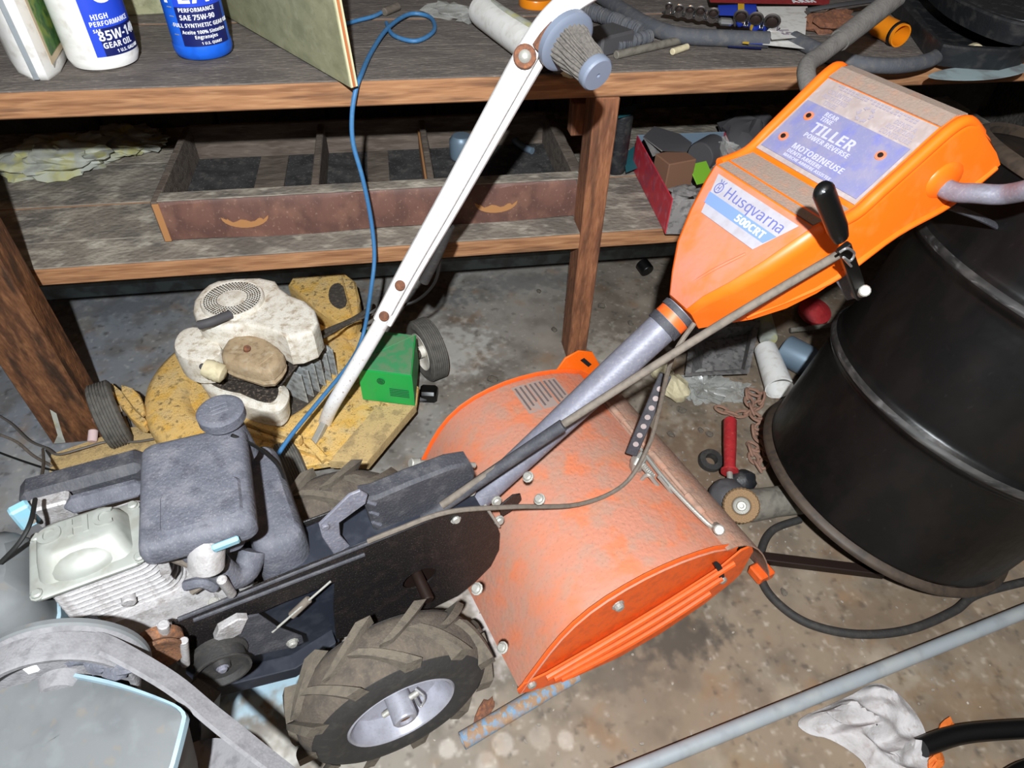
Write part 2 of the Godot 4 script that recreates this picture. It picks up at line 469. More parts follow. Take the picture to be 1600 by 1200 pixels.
	mat("grip_gray", Color(1, 1, 1), 0.85, 0.0, tex(157, 256, c8(96, 92, 88), [[c8(70, 66, 64), 0.45, 0.7, 0.8, 7.0, 4]]), Vector3.ONE * 5.0, 1, 0.4)
	mat("black_plastic", Color(0.02, 0.02, 0.021), 0.4)
	mat("dark_hole", Color(0.012, 0.012, 0.012), 0.9)
	mat("label_white", Color(1, 1, 1), 0.7, 0.0, tex(163, 256, c8(162, 158, 166), [[c8(142, 134, 136), 0.5, 0.75, 0.6, 6.0, 4]]), Vector3.ONE * 6.0)
	mat("label_tan", Color(1, 1, 1), 0.85, 0.0, tex(167, 256, c8(158, 144, 142), [[c8(138, 122, 116), 0.45, 0.7, 0.7, 5.0, 4], [c8(205, 196, 194), 0.6, 0.8, 0.5, 9.0, 3]]), Vector3.ONE * 5.0)
	mat("label_blue", Color(1, 1, 1), 0.75, 0.0, tex(173, 256, c8(116, 115, 150), [[c8(140, 132, 148), 0.42, 0.66, 0.8, 4.0, 4], [c8(92, 98, 172), 0.62, 0.78, 0.8, 5.0, 3], [c8(170, 160, 170), 0.7, 0.8, 0.5, 40.0, 2]]), Vector3.ONE * 5.0)
	mat("print_blue", c8(108, 132, 196), 0.7)
	mat("print_navy", c8(92, 96, 150), 0.7)
	mat("print_pale", c8(170, 168, 190), 0.8)
	mat("rib_sheen_scuff", Color(1, 1, 1), 0.6, 0.1, tex(185, 256, c8(24, 22, 21), [[c8(88, 84, 81), 0.45, 0.66, 0.9, 5.0, 4], [c8(150, 148, 148), 0.7, 0.82, 0.8, 9.0, 4]]), Vector3(2.0, 9.0, 2.0))  # pale patches hold both the scuffing and the highlight of the ribs
	mat("print_gray", c8(146, 136, 146), 0.8)
	mat("print_black", c8(30, 30, 34), 0.7)
	mat("print_white", c8(235, 236, 240), 0.6)
	mat("label_gray_dust", Color(1, 1, 1), 0.9, 0.0, tex(165, 256, c8(150, 132, 124), [[c8(190, 120, 90), 0.6, 0.8, 0.6, 5.0, 4]]), Vector3.ONE * 6.0)
	mat("print_dustline", c8(96, 84, 82), 0.9)
	# barrel
	mat("barrel_black", Color(1, 1, 1), 0.36, 0.0, tex(179, 512, c8(12, 12, 12), [[c8(30, 26, 25), 0.5, 0.72, 0.8, 4.0, 4], [c8(22, 18, 17), 0.5, 0.7, 0.7, 9.0, 4], [c8(70, 66, 62), 0.86, 0.9, 0.5, 40.0, 2]]), Vector3(2.0, 1.0, 2.0), 2, 0.12)
	mat("barrel_rim", Color(1, 1, 1), 0.6, 0.1, tex(181, 256, c8(70, 58, 48), [[c8(36, 32, 30), 0.5, 0.75, 0.8, 6.0, 4]]), Vector3.ONE * 5.0)

func setting() -> void:
	floor_slab()
	# walls and ceiling
	var wb := struct("wall_back", S.new().box(Vector3(0.2, 1.6, -2.78), Vector3(4.9, 3.2, 0.2), 0.0), M.concrete)
	for r in 6:
		for k in 12:
			var x := -2.05 + k * 0.4 + (0.2 if r % 2 else 0.0)
			part("concrete_block", S.new().box(Vector3(x, 0.1 + r * 0.2, -2.645 + 0.003 * ((r * 7 + k * 5) % 3)), Vector3(0.388, 0.188, 0.09), 0.006), M.concrete, wb)
	struct("wall_left", S.new().box(Vector3(-2.35, 1.6, -0.3), Vector3(0.2, 3.2, 5.2), 0.0), M.concrete)
	struct("wall_right", S.new().box(Vector3(2.75, 1.6, -0.3), Vector3(0.2, 3.2, 5.2), 0.0), M.concrete)
	struct("wall_front", S.new().box(Vector3(0.2, 1.6, 2.2), Vector3(4.9, 3.2, 0.2), 0.0), M.concrete)
	struct("ceiling", S.new().box(Vector3(0.2, 3.3, -0.3), Vector3(5.3, 0.2, 5.2), 0.0), M.concrete)
	var lampm := StandardMaterial3D.new()
	lampm.albedo_color = Color(1, 0.95, 0.85); lampm.emission_enabled = true; lampm.emission = Color(1.0, 0.8, 0.5); lampm.emission_energy_multiplier = 2.0
	M["bulb"] = lampm
	var lamp := thing("ceiling_lamp", "bare warm bulb in a white holder on the ceiling behind the camera", "lamp", Vector3(0.5, 3.2, 0.3))
	part("lamp_holder", S.new().lathe([Vector2(0.05, 0), Vector2(0.05, -0.015), Vector2(0.025, -0.03), Vector2(0.022, -0.09), Vector2(0.0, -0.09)], Transform3D(Basis(), Vector3(0.5, 3.2, 0.3)), 20), M.label_white, lamp)
	part("bulb", S.new().lathe([Vector2(0.012, -0.085), Vector2(0.016, -0.1), Vector2(0.03, -0.125), Vector2(0.033, -0.145), Vector2(0.026, -0.168), Vector2(0.0, -0.178)], Transform3D(Basis(), Vector3(0.5, 3.2, 0.3)), 20), lampm, lamp)
	struct("trim_1", S.new().box(Vector3(0.2, 0.03, -2.43), Vector3(4.9, 0.06, 0.34), 0.008), M.curb_paint)
	# the workbench
	var w := thing("workbench", "long rough timber workbench with a dusty top, a low shelf and square posts", "workbench", Vector3(0.2, 0, -2.12))
	var zs := [[-1.681, -1.921], [-1.924, -2.162], [-2.165, -2.405], [-2.408, -2.59]]
	for k in 4:
		var zc: float = (zs[k][0] + zs[k][1]) / 2
		var zw: float = zs[k][0] - zs[k][1]
		part("top_plank", S.new().box(Vector3(0.2, 0.925 - 0.002 * (k % 2), zc), Vector3(4.3, 0.058, zw), 0.004), M.wood_x, w)
		part("dust_layer", S.new().box(Vector3(0.2, 0.9545 - 0.002 * (k % 2), zc - 0.004), Vector3(4.3, 0.005, zw - 0.004), 0.002), M.bench_dust, w, "grey dust lying on the plank")
	var zt := [[-1.69, -1.822], [-1.825, -2.03], [-2.033, -2.3], [-2.303, -2.59]]
	for k in 4:
		var zc: float = (zt[k][0] + zt[k][1]) / 2
		var zw: float = zt[k][0] - zt[k][1]
		part("shelf_plank", S.new().box(Vector3(0.2, 0.466 - 0.002 * (k % 2), zc), Vector3(4.3, 0.05, zw), 0.004), M.wood_x, w)
		part("dust_layer", S.new().box(Vector3(0.2, 0.4925 - 0.002 * (k % 2), zc - 0.003), Vector3(4.3, 0.005, zw - 0.003), 0.002), M.shelf_dust, w, "pale dust lying on the plank")
	part("post", S.new().box(Vector3(0.543, 0.447, -1.73), Vector3(0.066, 0.894, 0.092), 0.003), M.wood_y, w)
	part("post", S.new().box(Vector3(-1.022, 0.447, -1.56), Vector3(0.148, 0.894, 0.09), 0.004), M.wood_post, w, "wide brown post with dark stains at its foot")
	part("crosspiece", S.new().box(Vector3(0.50, 0.80, -1.80), Vector3(0.045, 0.09, 0.045), 0.003), M.wood_y, w)
	part("paint_smear", S.new().prism(PackedVector2Array([Vector2(wz(78, 640, -1.5145).x, wz(78, 640, -1.5145).y), Vector2(wz(88, 646, -1.5145).x, wz(88, 646, -1.5145).y), Vector2(wz(98, 680, -1.5145).x, wz(98, 680, -1.5145).y), Vector2(wz(110, 703, -1.5145).x, 0.006), Vector2(wz(92, 705, -1.5145).x, 0.006), Vector2(wz(90, 680, -1.5145).x, wz(90, 680, -1.5145).y)]), 0.0015, Transform3D(Basis(), Vector3(0, 0, -1.516)), 0.0), M.bag_white, w, "dried white paint run")
	for x in [-1.5, 1.95]:
		part("post", S.new().box(Vector3(x, 0.447, -2.5), Vector3(0.09, 0.894, 0.09), 0.003), M.wood_y, w)

func floor_slab() -> void:
	# worn concrete: broad areas of tan, grey and blue-grey, then stains, darker patches and speckle
	var sz := 1024
	var x0 := -2.3; var x1 := 2.7; var z0 := -2.7; var z1 := 2.3
	var low := Image.create_empty(10, 10, false, Image.FORMAT_RGBA8)
	for j in 10:
		for i in 10:
			var wx := x0 + (i + 0.5) * 0.5; var wzz := z0 + (j + 0.5) * 0.5
			var g := c8(138, 135, 130)
			var tan := c8(124, 109, 92)
			var k := clampf((wx + 0.2) / 1.0 + (wzz + 1.2) * 0.5, 0.0, 1.0)
			var c := g.lerp(tan, k)
			if wx < -0.8: c = c8(118, 122, 128)
			low.set_pixel(i, j, c)
	low.resize(sz, sz, Image.INTERPOLATE_CUBIC)
	var lay := tex_img(201, sz, Color(0.5, 0.5, 0.5, 0.0), [[c8(74, 66, 58), 0.5, 0.78, 0.6, 34.0, 5], [c8(176, 168, 154), 0.56, 0.8, 0.5, 16.0, 5], [c8(78, 68, 58), 0.55, 0.8, 0.6, 9.0, 5], [c8(205, 198, 188), 0.74, 0.8, 0.5, 170.0, 2], [c8(40, 36, 34), 0.72, 0.79, 0.6, 120.0, 3], [c8(128, 84, 48), 0.68, 0.8, 0.4, 30.0, 4]])
	low.blend_rect(lay, Rect2i(0, 0, sz, sz), Vector2i.ZERO)
	# spots with a shape of their own: [world x, world z, radius x, radius z, colour, strength, roughness of outline]
	var ns := FastNoiseLite.new(); ns.seed = 77; ns.frequency = 0.05
	var spots := []
	for q in [[698, 1168, 18, 0.4], [785, 1160, 22, 0.35], [840, 1150, 24, 0.2], [882, 1155, 18, 0.35], [760, 1196, 24, 0.25]]:
		var p := fl(q[0], q[1]); spots.append([p.x, p.z, q[2] / 900.0, q[2] / 800.0, c8(214, 206, 198), q[3], 0.15])
	for q in [[430, 1060, 0.16, 0.09, c8(150, 180, 196), 0.8], [350, 1110, 0.12, 0.06, c8(160, 184, 198), 0.7], [400, 1190, 0.12, 0.05, c8(200, 196, 190), 0.7], [760, 980, 0.09, 0.13, c8(196, 184, 180), 0.8], [740, 1020, 0.05, 0.08, c8(62, 56, 56), 0.8], [690, 545, 0.22, 0.2, c8(186, 184, 178), 0.65], [960, 560, 0.16, 0.18, c8(190, 182, 170), 0.5], [640, 470, 0.3, 0.1, c8(84, 84, 84), 0.6], [1060, 1000, 0.16, 0.06, c8(62, 56, 50), 0.7], [960, 1055, 0.16, 0.05, c8(78, 70, 62), 0.5], [1090, 720, 0.16, 0.2, c8(96, 76, 58), 0.7], [180, 480, 0.3, 0.08, c8(86, 88, 92), 0.6], [1500, 1100, 0.2, 0.1, c8(104, 82, 58), 0.5], [1400, 960, 0.25, 0.1, c8(100, 82, 64), 0.5], [820, 440, 0.3, 0.08, c8(98, 96, 94), 0.6], [1120, 880, 0.06, 0.12, c8(70, 58, 48), 0.6], [250, 800, 0.2, 0.2, c8(130, 130, 132), 0.5]]:  # dark spots also lie along the floor below the tiller hood
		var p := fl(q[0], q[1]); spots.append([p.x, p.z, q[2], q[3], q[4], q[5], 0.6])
	for s in spots:
		var cx: float = (s[0] - x0) / (x1 - x0) * sz; var cz: float = (s[1] - z0) / (z1 - z0) * sz
		var rx: float = s[2] / (x1 - x0) * sz; var rz: float = s[3] / (z1 - z0) * sz
		for j in range(maxi(0, int(cz - rz * 2)), mini(sz, int(cz + rz * 2))):
			for i in range(maxi(0, int(cx - rx * 2)), mini(sz, int(cx + rx * 2))):
				var d := Vector2((i - cx) / rx, (j - cz) / rz).length() + ns.get_noise_2d(i * 2.0, j * 2.0) * float(s[6]) * 1.4
				var a: float = s[5] * (1.0 - smoothstep(0.75 if s[6] < 0.3 else 0.3, 1.05, d))
				if a > 0.01: low.set_pixel(i, j, low.get_pixel(i, j).lerp(s[4], a))
	low.convert(Image.FORMAT_RGB8)
	var m := StandardMaterial3D.new()
	m.albedo_texture = ImageTexture.create_from_image(low)
	m.roughness = 0.93
	m.resource_name = "floor_concrete"
	var s := S.new()
	s.box(Vector3(0.2, -0.1, -0.2), Vector3(5.0, 0.2, 5.0), 0.0)
	for q in s.v: s.uv.append(Vector2((q.x - x0) / (x1 - x0), (q.z - z0) / (z1 - z0)))
	var f := struct("floor", s, m)
	# grit lying about
	var rng := RandomNumberGenerator.new(); rng.seed = 4
	var g := S.new()
	for i in 420:
		var px := rng.randf_range(560, 1560); var py := rng.randf_range(430, 1190)
		var p := fl(px, py)
		if rng.randf() < 0.5: p = fl(rng.randf_range(1040, 1300), rng.randf_range(640, 900))
		var r := rng.randf_range(0.001, 0.004)
		g.ball(p + Vector3(0, r * 0.3, 0), Vector3(r * rng.randf_range(1, 2), r * 0.7, r), Basis(Vector3.UP, rng.randf() * TAU), 6, 0.3, i)
	var go := part("grit", g, M.shelf_dust, f)
	go.set_meta("kind", "stuff")

const HOOD := [Vector2(0.243, 0.105), Vector2(0.262, 0.15), Vector2(0.285, 0.195), Vector2(0.305, 0.235), Vector2(0.328, 0.272), Vector2(0.355, 0.303), Vector2(0.387, 0.327), Vector2(0.424, 0.343), Vector2(0.466, 0.353), Vector2(0.51, 0.358), Vector2(0.555, 0.357), Vector2(0.6, 0.352), Vector2(0.645, 0.342), Vector2(0.69, 0.328), Vector2(0.735, 0.305)]
func hood_y(x: float) -> float:
	for i in HOOD.size() - 1:
		if x <= HOOD[i + 1].x:
			return lerpf(HOOD[i].y, HOOD[i + 1].y, (x - HOOD[i].x) / (HOOD[i + 1].x - HOOD[i].x))
	return HOOD[HOOD.size() - 1].y

func tpoly(pts: Array, z: float) -> PackedVector2Array:
	var o := PackedVector2Array()
	for q in pts:
		var p := T(q[0], q[1], z)
		o.append(Vector2(p.x, p.y))
	return o
func zx(z: float) -> Transform3D: return Transform3D(Basis(), Vector3(0, 0, z))
# lathe axis along +z
func zlathe(c: Vector3) -> Transform3D: return Transform3D(Basis(Vector3.RIGHT, Vector3.BACK, Vector3.DOWN), c)

func bolt(parent: Node3D, p: Vector3, dir: Vector3, r := 0.008, called := "bolt", m: Material = null) -> void:
	var s := S.new()
	s.lathe([Vector2(r * 1.3, 0), Vector2(r * 1.3, r * 0.25), Vector2(r, r * 0.3), Vector2(r, r * 0.8), Vector2(r * 0.7, r * 1.1), Vector2(0, r * 1.1)], S.axis(p - dir * 0.002, p + dir), 10)
	part(called, s, m if m else M.zinc, parent, "", 30.0)

func ag_wheel(t: Node3D, z_out: float, s: float, label: String) -> void:
	# s: +1 outer face towards +z, -1 towards -z
	var c := Vector3(0, 0.203, z_out - s * 0.06)
	var xf := zlathe(c)
	var pr := [Vector2(0.104, 0.047), Vector2(0.112, 0.056), Vector2(0.135, 0.061), Vector2(0.155, 0.058), Vector2(0.172, 0.049), Vector2(0.183, 0.036), Vector2(0.189, 0.018), Vector2(0.19, 0.0)]
	var full := []
	for q: Vector2 in pr: full.append(q)
	for i in range(pr.size() - 2, -1, -1): full.append(Vector2(pr[i].x, -pr[i].y))
	full.append(pr[0])
	var tread := []
	var ty := part("tyre", S.new().lathe(full, xf, 64), M.tyre, t, label)
	for side in [1, -1]:
		var wall := []
		for i in 5: wall.append(Vector2(pr[i].x, side * (pr[i].y + 0.0012)))
		for i in range(4, -1, -1): wall.append(Vector2(pr[i].x, side * (pr[i].y - 0.0015)))
		wall.append(wall[0])
		part("sidewall", S.new().lathe(wall, xf, 64), M.tyre_wall, ty)
	# chevron lugs: each from the middle of the tread out to a shoulder
	for k in 22:
		var sd := 1.0 if k % 2 == 0 else -1.0
		var th := TAU * k / 22.0 + 0.12
		var rings := []
		for i in 7:
			var u := i / 6.0
			var lat := sd * lerpf(-0.006, 0.056, u)
			var a := th - 0.46 * pow(u, 0.85)
			var rb := 0.184 - 0.018 * maxf(0.0, u - 0.7) / 0.3
			var rt := 0.2035 - 0.005 * u
			var wa := 0.058 + 0.012 * u
			var p := PackedVector3Array()
			for q in [[rb, -wa * 1.25], [rt, -wa], [rt, wa], [rb, wa * 1.25]]:
				p.append(c + Vector3(cos(a + q[1]) * q[0], sin(a + q[1]) * q[0], lat))
			rings.append(p)
		part("tread_lug", S.new().loft(rings), M.lug, ty, "", 30.0)
	var f := s
	part("rim", S.new().lathe([Vector2(0.107, f * 0.046), Vector2(0.109, f * 0.052), Vector2(0.105, f * 0.056), Vector2(0.1, f * 0.052), Vector2(0.096, f * 0.03), Vector2(0.09, f * 0.012), Vector2(0.06, f * 0.004), Vector2(0.03, f * 0.004), Vector2(0.02, f * 0.004), Vector2(0.02, f * -0.004), Vector2(0.088, f * -0.004), Vector2(0.1, -f * 0.05), Vector2(0.107, -f * 0.046), Vector2(0.107, f * 0.046)], xf, 48), M.rim_silver, t)
	var hub := part("hub", S.new().lathe([Vector2(0.026, f * 0.0), Vector2(0.024, f * 0.02), Vector2(0.024, f * 0.066), Vector2(0.021, f * 0.07), Vector2(0.014, f * 0.07), Vector2(0.013, f * 0.05), Vector2(0.0, f * 0.05)], xf, 24), M.rim_silver, t)
	part("axle_end", S.new().lathe([Vector2(0.0125, f * 0.048), Vector2(0.0125, f * 0.064), Vector2(0.0, f * 0.066)], xf, 16), M.rust_steel, hub)
	part("pin", S.new().rod(c + Vector3(-0.036, -0.012, f * 0.036), c + Vector3(0.04, 0.014, f * 0.036), 0.006, 10), M.zinc, hub)
	part("clip", S.new().tube(S.spline([c + Vector3(0.036, 0.02, f * 0.03), c + Vector3(0.046, 0.012, f * 0.05), c + Vector3(0.034, 0.002, f * 0.058), c + Vector3(0.03, 0.016, f * 0.045)], 4), 0.0025, 6), M.steel, hub)

func tiller() -> void:
	var t := thing("garden_tiller", "orange and black rear-tine garden tiller with a small engine and two lugged tyres", "tiller", til_o, til_b, "", true)
	ag_wheel(t, 0.25, 1.0, "near lugged tyre")
	ag_wheel(t, -0.25, -1.0, "far lugged tyre")
	part("axle", S.new().rod(Vector3(0, 0.203, -0.24), Vector3(0, 0.203, 0.24), 0.0125, 14), M.shaft_dark, t)
	# ---------------- tine hood
	var rows := []
	var zs := [-0.335, -0.328, -0.25, -0.15, -0.05, 0.05, 0.15, 0.22, 0.272, 0.28]
	for z in zs:
		var p := PackedVector3Array()
		for i in HOOD.size(): p.append(Vector3(HOOD[i].x, HOOD[i].y - (0.004 if (z == -0.335 or z == 0.28) else 0.0), z))
		rows.append(p)
	var hood := part("tine_hood", S.new().sheet(rows, 0.003), M.orange_dusty, t, "dusty faded orange hood")
	# near and far end plates with a raised rim and pressed ribs
	for e in [[0.262, 1.0], [-0.326, -1.0]]:
		var z: float = e[0]; var d: float = e[1]
		var poly := PackedVector2Array()
		for q: Vector2 in HOOD: poly.append(q)
		poly.append_array([Vector2(0.785, 0.265), Vector2(0.812, 0.2), Vector2(0.81, 0.13), Vector2(0.7, 0.045), Vector2(0.55, 0.02), Vector2(0.4, 0.045), Vector2(0.29, 0.085)])
		var ep := part("end_plate", S.new().prism(poly, 0.004, zx(z), 0.001), M.orange_edge, t, "" if d < 0 else "bright orange end plate")
		var arc := PackedVector3Array()
		for q: Vector2 in HOOD: arc.append(Vector3(q.x, q.y, z + d * 0.012))
		arc.append(Vector3(0.77, 0.275, z + d * 0.012))
		part("rim_flange", S.new().tube(arc, 0.011, 8, -1.0, 0.35), M.orange_edge, ep)
		# skid: the lens-shaped lower band with three pressed ribs
		var sk := PackedVector2Array([Vector2(0.236, 0.1), Vector2(0.232, 0.125), Vector2(0.246, 0.142), Vector2(0.30, 0.135), Vector2(0.45, 0.155), Vector2(0.6, 0.185), Vector2(0.74, 0.225), Vector2(0.79, 0.262), Vector2(0.822, 0.258), Vector2(0.838, 0.225), Vector2(0.832, 0.13), Vector2(0.815, 0.108), Vector2(0.74, 0.06), Vector2(0.62, 0.018), Vector2(0.5, 0.008), Vector2(0.38, 0.03), Vector2(0.29, 0.07)])
		var skid := part("skid_plate", S.new().prism(sk, 0.005, zx(z + (0.012 if d > 0 else -0.012)), 0.0015), M.orange_edge, t)
		for k in 3:
			var a0 := Vector2(0.30 + 0.02 * k, 0.118 - 0.026 * k); var a1 := Vector2(0.78 - 0.02 * k, 0.218 - 0.05 * k)
			var pts := []
			for i in 9:
				var u := i / 8.0
				var q := a0.lerp(a1, u)
				pts.append(Vector3(q.x, q.y - 0.02 * sin(PI * u) * (0.4 + 0.45 * k), z + d * (0.0165 if d > 0 else 0.0125)))
			part("rib", S.new().tube(S.spline(pts, 2), 0.009, 8, -1.0, 0.9), M.orange_edge, skid)
		if d > 0:
			part("slot", S.new().prism(tpoly([[1114, 880], [1120, 877], [1126, 882], [1131, 892], [1132, 903], [1124, 904], [1122, 893]], 0.2795), 0.0012, zx(0.2788), 0.0), M.dark_hole, skid)
			for q in [[1128, 905], [830, 1068]]: bolt(t, T(q[0], q[1], 0.278), Vector3.BACK, 0.01)
			bolt(t, T(966, 946, 0.272), Vector3.BACK, 0.011)
	# upright ear of the far plate with its slot
	var ear := part("lift_ear", S.new().prism(PackedVector2Array([Vector2(0.66, 0.33), Vector2(0.69, 0.375), Vector2(0.73, 0.385), Vector2(0.775, 0.365), Vector2(0.81, 0.3), Vector2(0.8, 0.25), Vector2(0.72, 0.25)]), 0.005, zx(-0.345), 0.001), M.orange, t)
	part("slot", S.new().prism(PackedVector2Array([Vector2(0.738, 0.35), Vector2(0.75, 0.354), Vector2(0.778, 0.32), Vector2(0.768, 0.314)]), 0.0012, zx(-0.3402), 0.0), M.dark_hole, ear)
	for q in [[745, 920, 0.2], [785, 1012, 0.255], [843, 780, 0.11], [825, 745, 0.06]]:
		var p := T(q[0], q[1], q[2])
		bolt(t, p, Vector3(-0.5, 0.8, 0).normalized(), 0.009)
	# hinged rear flap
	var fr := []
	for i in 9:
		var u := i / 8.0
		var p := PackedVector3Array()
		for k in 9:
			var z := lerpf(-0.29, 0.285, k / 8.0)
			p.append(Vector3(lerpf(0.728, 0.96, u), 0.316 - 0.296 * pow(u, 1.9), z))
		fr.append(p)
	var flap := part("rear_flap", S.new().sheet(fr, 0.003), M.flap_dusty, t, "dusty hinged rear flap")
	part("flap_lip", S.new().box(Vector3(0.95, 0.025, 0.262), Vector3(0.05, 0.03, 0.045), 0.004), M.orange_edge, flap)
	part("hinge_rod", S.new().rod(Vector3(0.738, 0.318, -0.24), Vector3(0.738, 0.318, 0.235), 0.0055, 10), M.flap_dusty, t)
	for z in [-0.15, 0.02, 0.16]:
		part("hinge_knuckle", S.new().rod(Vector3(0.738, 0.318, z - 0.03), Vector3(0.738, 0.318, z + 0.03), 0.009, 10), M.flap_dusty, t)
	part("hinge_rod", S.new().tube(S.spline([Vector3(0.715, 0.331, -0.02), Vector3(0.705, 0.34, 0.1), Vector3(0.72, 0.331, 0.21), Vector3(0.735, 0.322, 0.228)], 5), 0.005, 8), M.zinc, t)
	# warning plate on the hood
	var wr := []
	for i in 6:
		var p := PackedVector3Array()
		for k in 4:
			var x := lerpf(0.515, 0.645, i / 5.0)
			p.append(Vector3(x, hood_y(x) + 0.0035, lerpf(-0.315, -0.215, k / 3.0) + 0.12 * (i / 5.0) * 0.0))
		wr.append(p)
	var wl := part("warning_label", S.new().sheet(wr, 0.0015), M.label_gray_dust, t)
	for k in 9:
		var x := 0.524 + 0.014 * k
		var lb := S.new().bar(Vector3(x, hood_y(x) + 0.0042, -0.308), Vector3(x, hood_y(x) + 0.0042, -0.225 - 0.01 * (k % 3)), 0.005, 0.0008, Vector3.UP, 0.0)
		part("print_line", lb, M.print_dustline, wl)
	# ---------------- chassis
	var plate := tpoly([[268, 972], [420, 906], [560, 852], [690, 803], [748, 793], [768, 800], [780, 832], [779, 858], [766, 884], [740, 910], [715, 930], [640, 966], [525, 998], [521, 950], [523, 908], [430, 945], [372, 972], [340, 1005], [300, 1020], [278, 1003]], 0.06)
	var holep := T(655, 903, 0.06)
	var side := part("side_plate", S.new().prism(keyhole(plate, Vector2(holep.x, holep.y), 0.036, 0.03), 0.004, zx(0.058), 0.0), M.black_paint, t, "flat black steel side plate")
	var ra := T(302, 969, 0.0635); var rb := T(570, 866, 0.0635)
	part("pressed_rib", S.new().rod(ra, rb, 0.004, 8), M.black_dusty, side)
	part("pressed_rib", S.new().rod(T(278, 968, 0.062), T(690, 803, 0.062), 0.004, 8), M.black_dusty, side)
	part("drive_shaft", S.new().rod(Vector3(holep.x, holep.y, -0.05), Vector3(holep.x - 0.002, holep.y + 0.001, 0.115), 0.0115, 14), M.shaft_dark, t)
	part("side_plate", S.new().prism(plate, 0.004, zx(-0.034), 0.001), M.black_paint, t)
	part("inner_panel", S.new().prism(tpoly([[290, 995], [522, 895], [530, 1000], [462, 1040], [318, 1076], [290, 1050]], 0.02), 0.004, zx(0.02), 0.001), M.blue_black, t)
	part("belly_pan", S.new().prism(tpoly([[318, 1076], [460, 1041], [524, 1001], [524, 1012], [462, 1055], [322, 1090]], 0.05), 0.05, zx(0.005), 0.002), M.blue_black, t)
	var topl := tpoly([[440, 905], [560, 852], [690, 803], [752, 793], [752, 815], [690, 825], [560, 875], [440, 925]], 0.055)
	part("frame_top", S.new().prism(topl, 0.085, zx(-0.03), 0.003), M.blue_black, t)
	part("gearbox", S.new().box(Vector3(0.08, 0.3, -0.015), Vector3(0.26, 0.24, 0.1), 0.03), M.shaft_dark, t)
	# bracket, guard, rods on top of the frame
	part("shift_bracket", S.new().prism(tpoly([[498, 818], [545, 772], [562, 765], [574, 772], [571, 785], [530, 815], [531, 835], [546, 852], [522, 866], [503, 838]], 0.05), 0.006, zx(0.047), 0.0015), M.column_gray, t)
	bolt(t, T(508, 822, 0.053), Vector3.BACK, 0.007, "bolt", M.column_gray)
	var guard := part("lever_guard", S.new().prism(tpoly([[566, 778], [588, 774], [640, 752], [705, 727], [734, 722], [742, 738], [740, 762], [690, 800], [590, 846], [578, 810]], 0.035), 0.04, zx(0.0), 0.006), M.black_dusty, t)
	for k in 4:
		part("guard_ridge", S.new().rod(T(574 + 4 * k, 783 + 16 * k, 0.038), T(587 + 4 * k, 788 + 16 * k, 0.04), 0.004, 8), M.tank_dusty, guard)
	part("long_bolt", S.new().rod(T(650, 723, -0.09), T(742, 727, -0.09), 0.0065, 10), M.zinc, t)
	part("bolt_head", S.new().rod(T(641, 724, -0.09), T(655, 724, -0.09), 0.011, 10), M.zinc, t)
	for q in [[712, 811, 0.062], [780, 813, 0.062], [736, 768, 0.03], [702, 790, 0.03], [776, 783, 0.05]]:
		bolt(t, T(q[0], q[1], q[2]), Vector3(0, 0.3, 1).normalized(), 0.0085)
	part("wing_bolt", S.new().rod(T(758, 790, 0.075), T(780, 823, 0.075), 0.003, 8), M.zinc, t)
	part("torn_tab", S.new().prism(tpoly([[778, 790], [800, 772], [812, 770], [814, 778], [800, 795], [782, 806]], 0.03), 0.004, zx(0.03), 0.001), M.black_paint, t)
	# ---------------- column and long shift rod
	var c0 := Vector3(0.235, 0.39, 0.0); var c1 := Vector3(0.712, 0.765, 0.0)
	part("handle_column", S.new().lathe([Vector2(0.024, 0), Vector2(0.0255, 0.05), Vector2(0.0275, 0.25), Vector2(0.031, 0.45), Vector2(0.0325, 0.605)], S.axis(c0, c1), 28), M.column_gray, t, "thick grey painted column")
	part("column_collar", S.new().lathe([Vector2(0.0355, 0.555), Vector2(0.0355, 0.572), Vector2(0.033, 0.572)], S.axis(c0, c1), 28), M.black_dusty, t)
	part("column_band", S.new().lathe([Vector2(0.0345, 0.573), Vector2(0.0345, 0.59)], S.axis(c0, c1), 28), M.orange_edge, t)
	part("column_collar", S.new().lathe([Vector2(0.0365, 0.591), Vector2(0.0365, 0.603)], S.axis(c0, c1), 28), M.black_dusty, t)
	var rod_pts := [T(1318, 393, 0.178), T(1200, 462, 0.16), T(1080, 535, 0.13), T(900, 650, 0.085), T(760, 742, 0.055), T(690, 790, 0.05)]
	part("shift_rod", S.new().tube(S.spline(rod_pts, 5), 0.0075, 10), M.cable_gray, t, "long thin grey shift rod")
	part("rod_sleeve", S.new().tube(S.spline([T(880, 664, 0.085), T(760, 745, 0.055), T(660, 812, 0.045), T(580, 850, 0.04)], 5), 0.0115, 10), M.black_dusty, t)
	var cab := [T(1085, 505, 0.05), T(1050, 560, 0.06), T(1030, 640, 0.05), T(1012, 700, 0.06), T(975, 757, 0.08), T(905, 788, 0.09), T(800, 792, 0.09), T(700, 800, 0.085), T(620, 828, 0.075), T(575, 846, 0.065)]
	part("control_cable", S.new().tube(S.spline(cab, 6), 0.0048, 8), M.cable_gray, t)
	# depth bar with its row of holes, spring and hook
	var da := T(1040, 585, 0.0); var db := T(986, 710, 0.02)
	var bar := part("depth_bar", S.new().bar(da, db, 0.026, 0.008, Vector3(-0.5, 0.5, 0.7)), M.black_dusty, t)
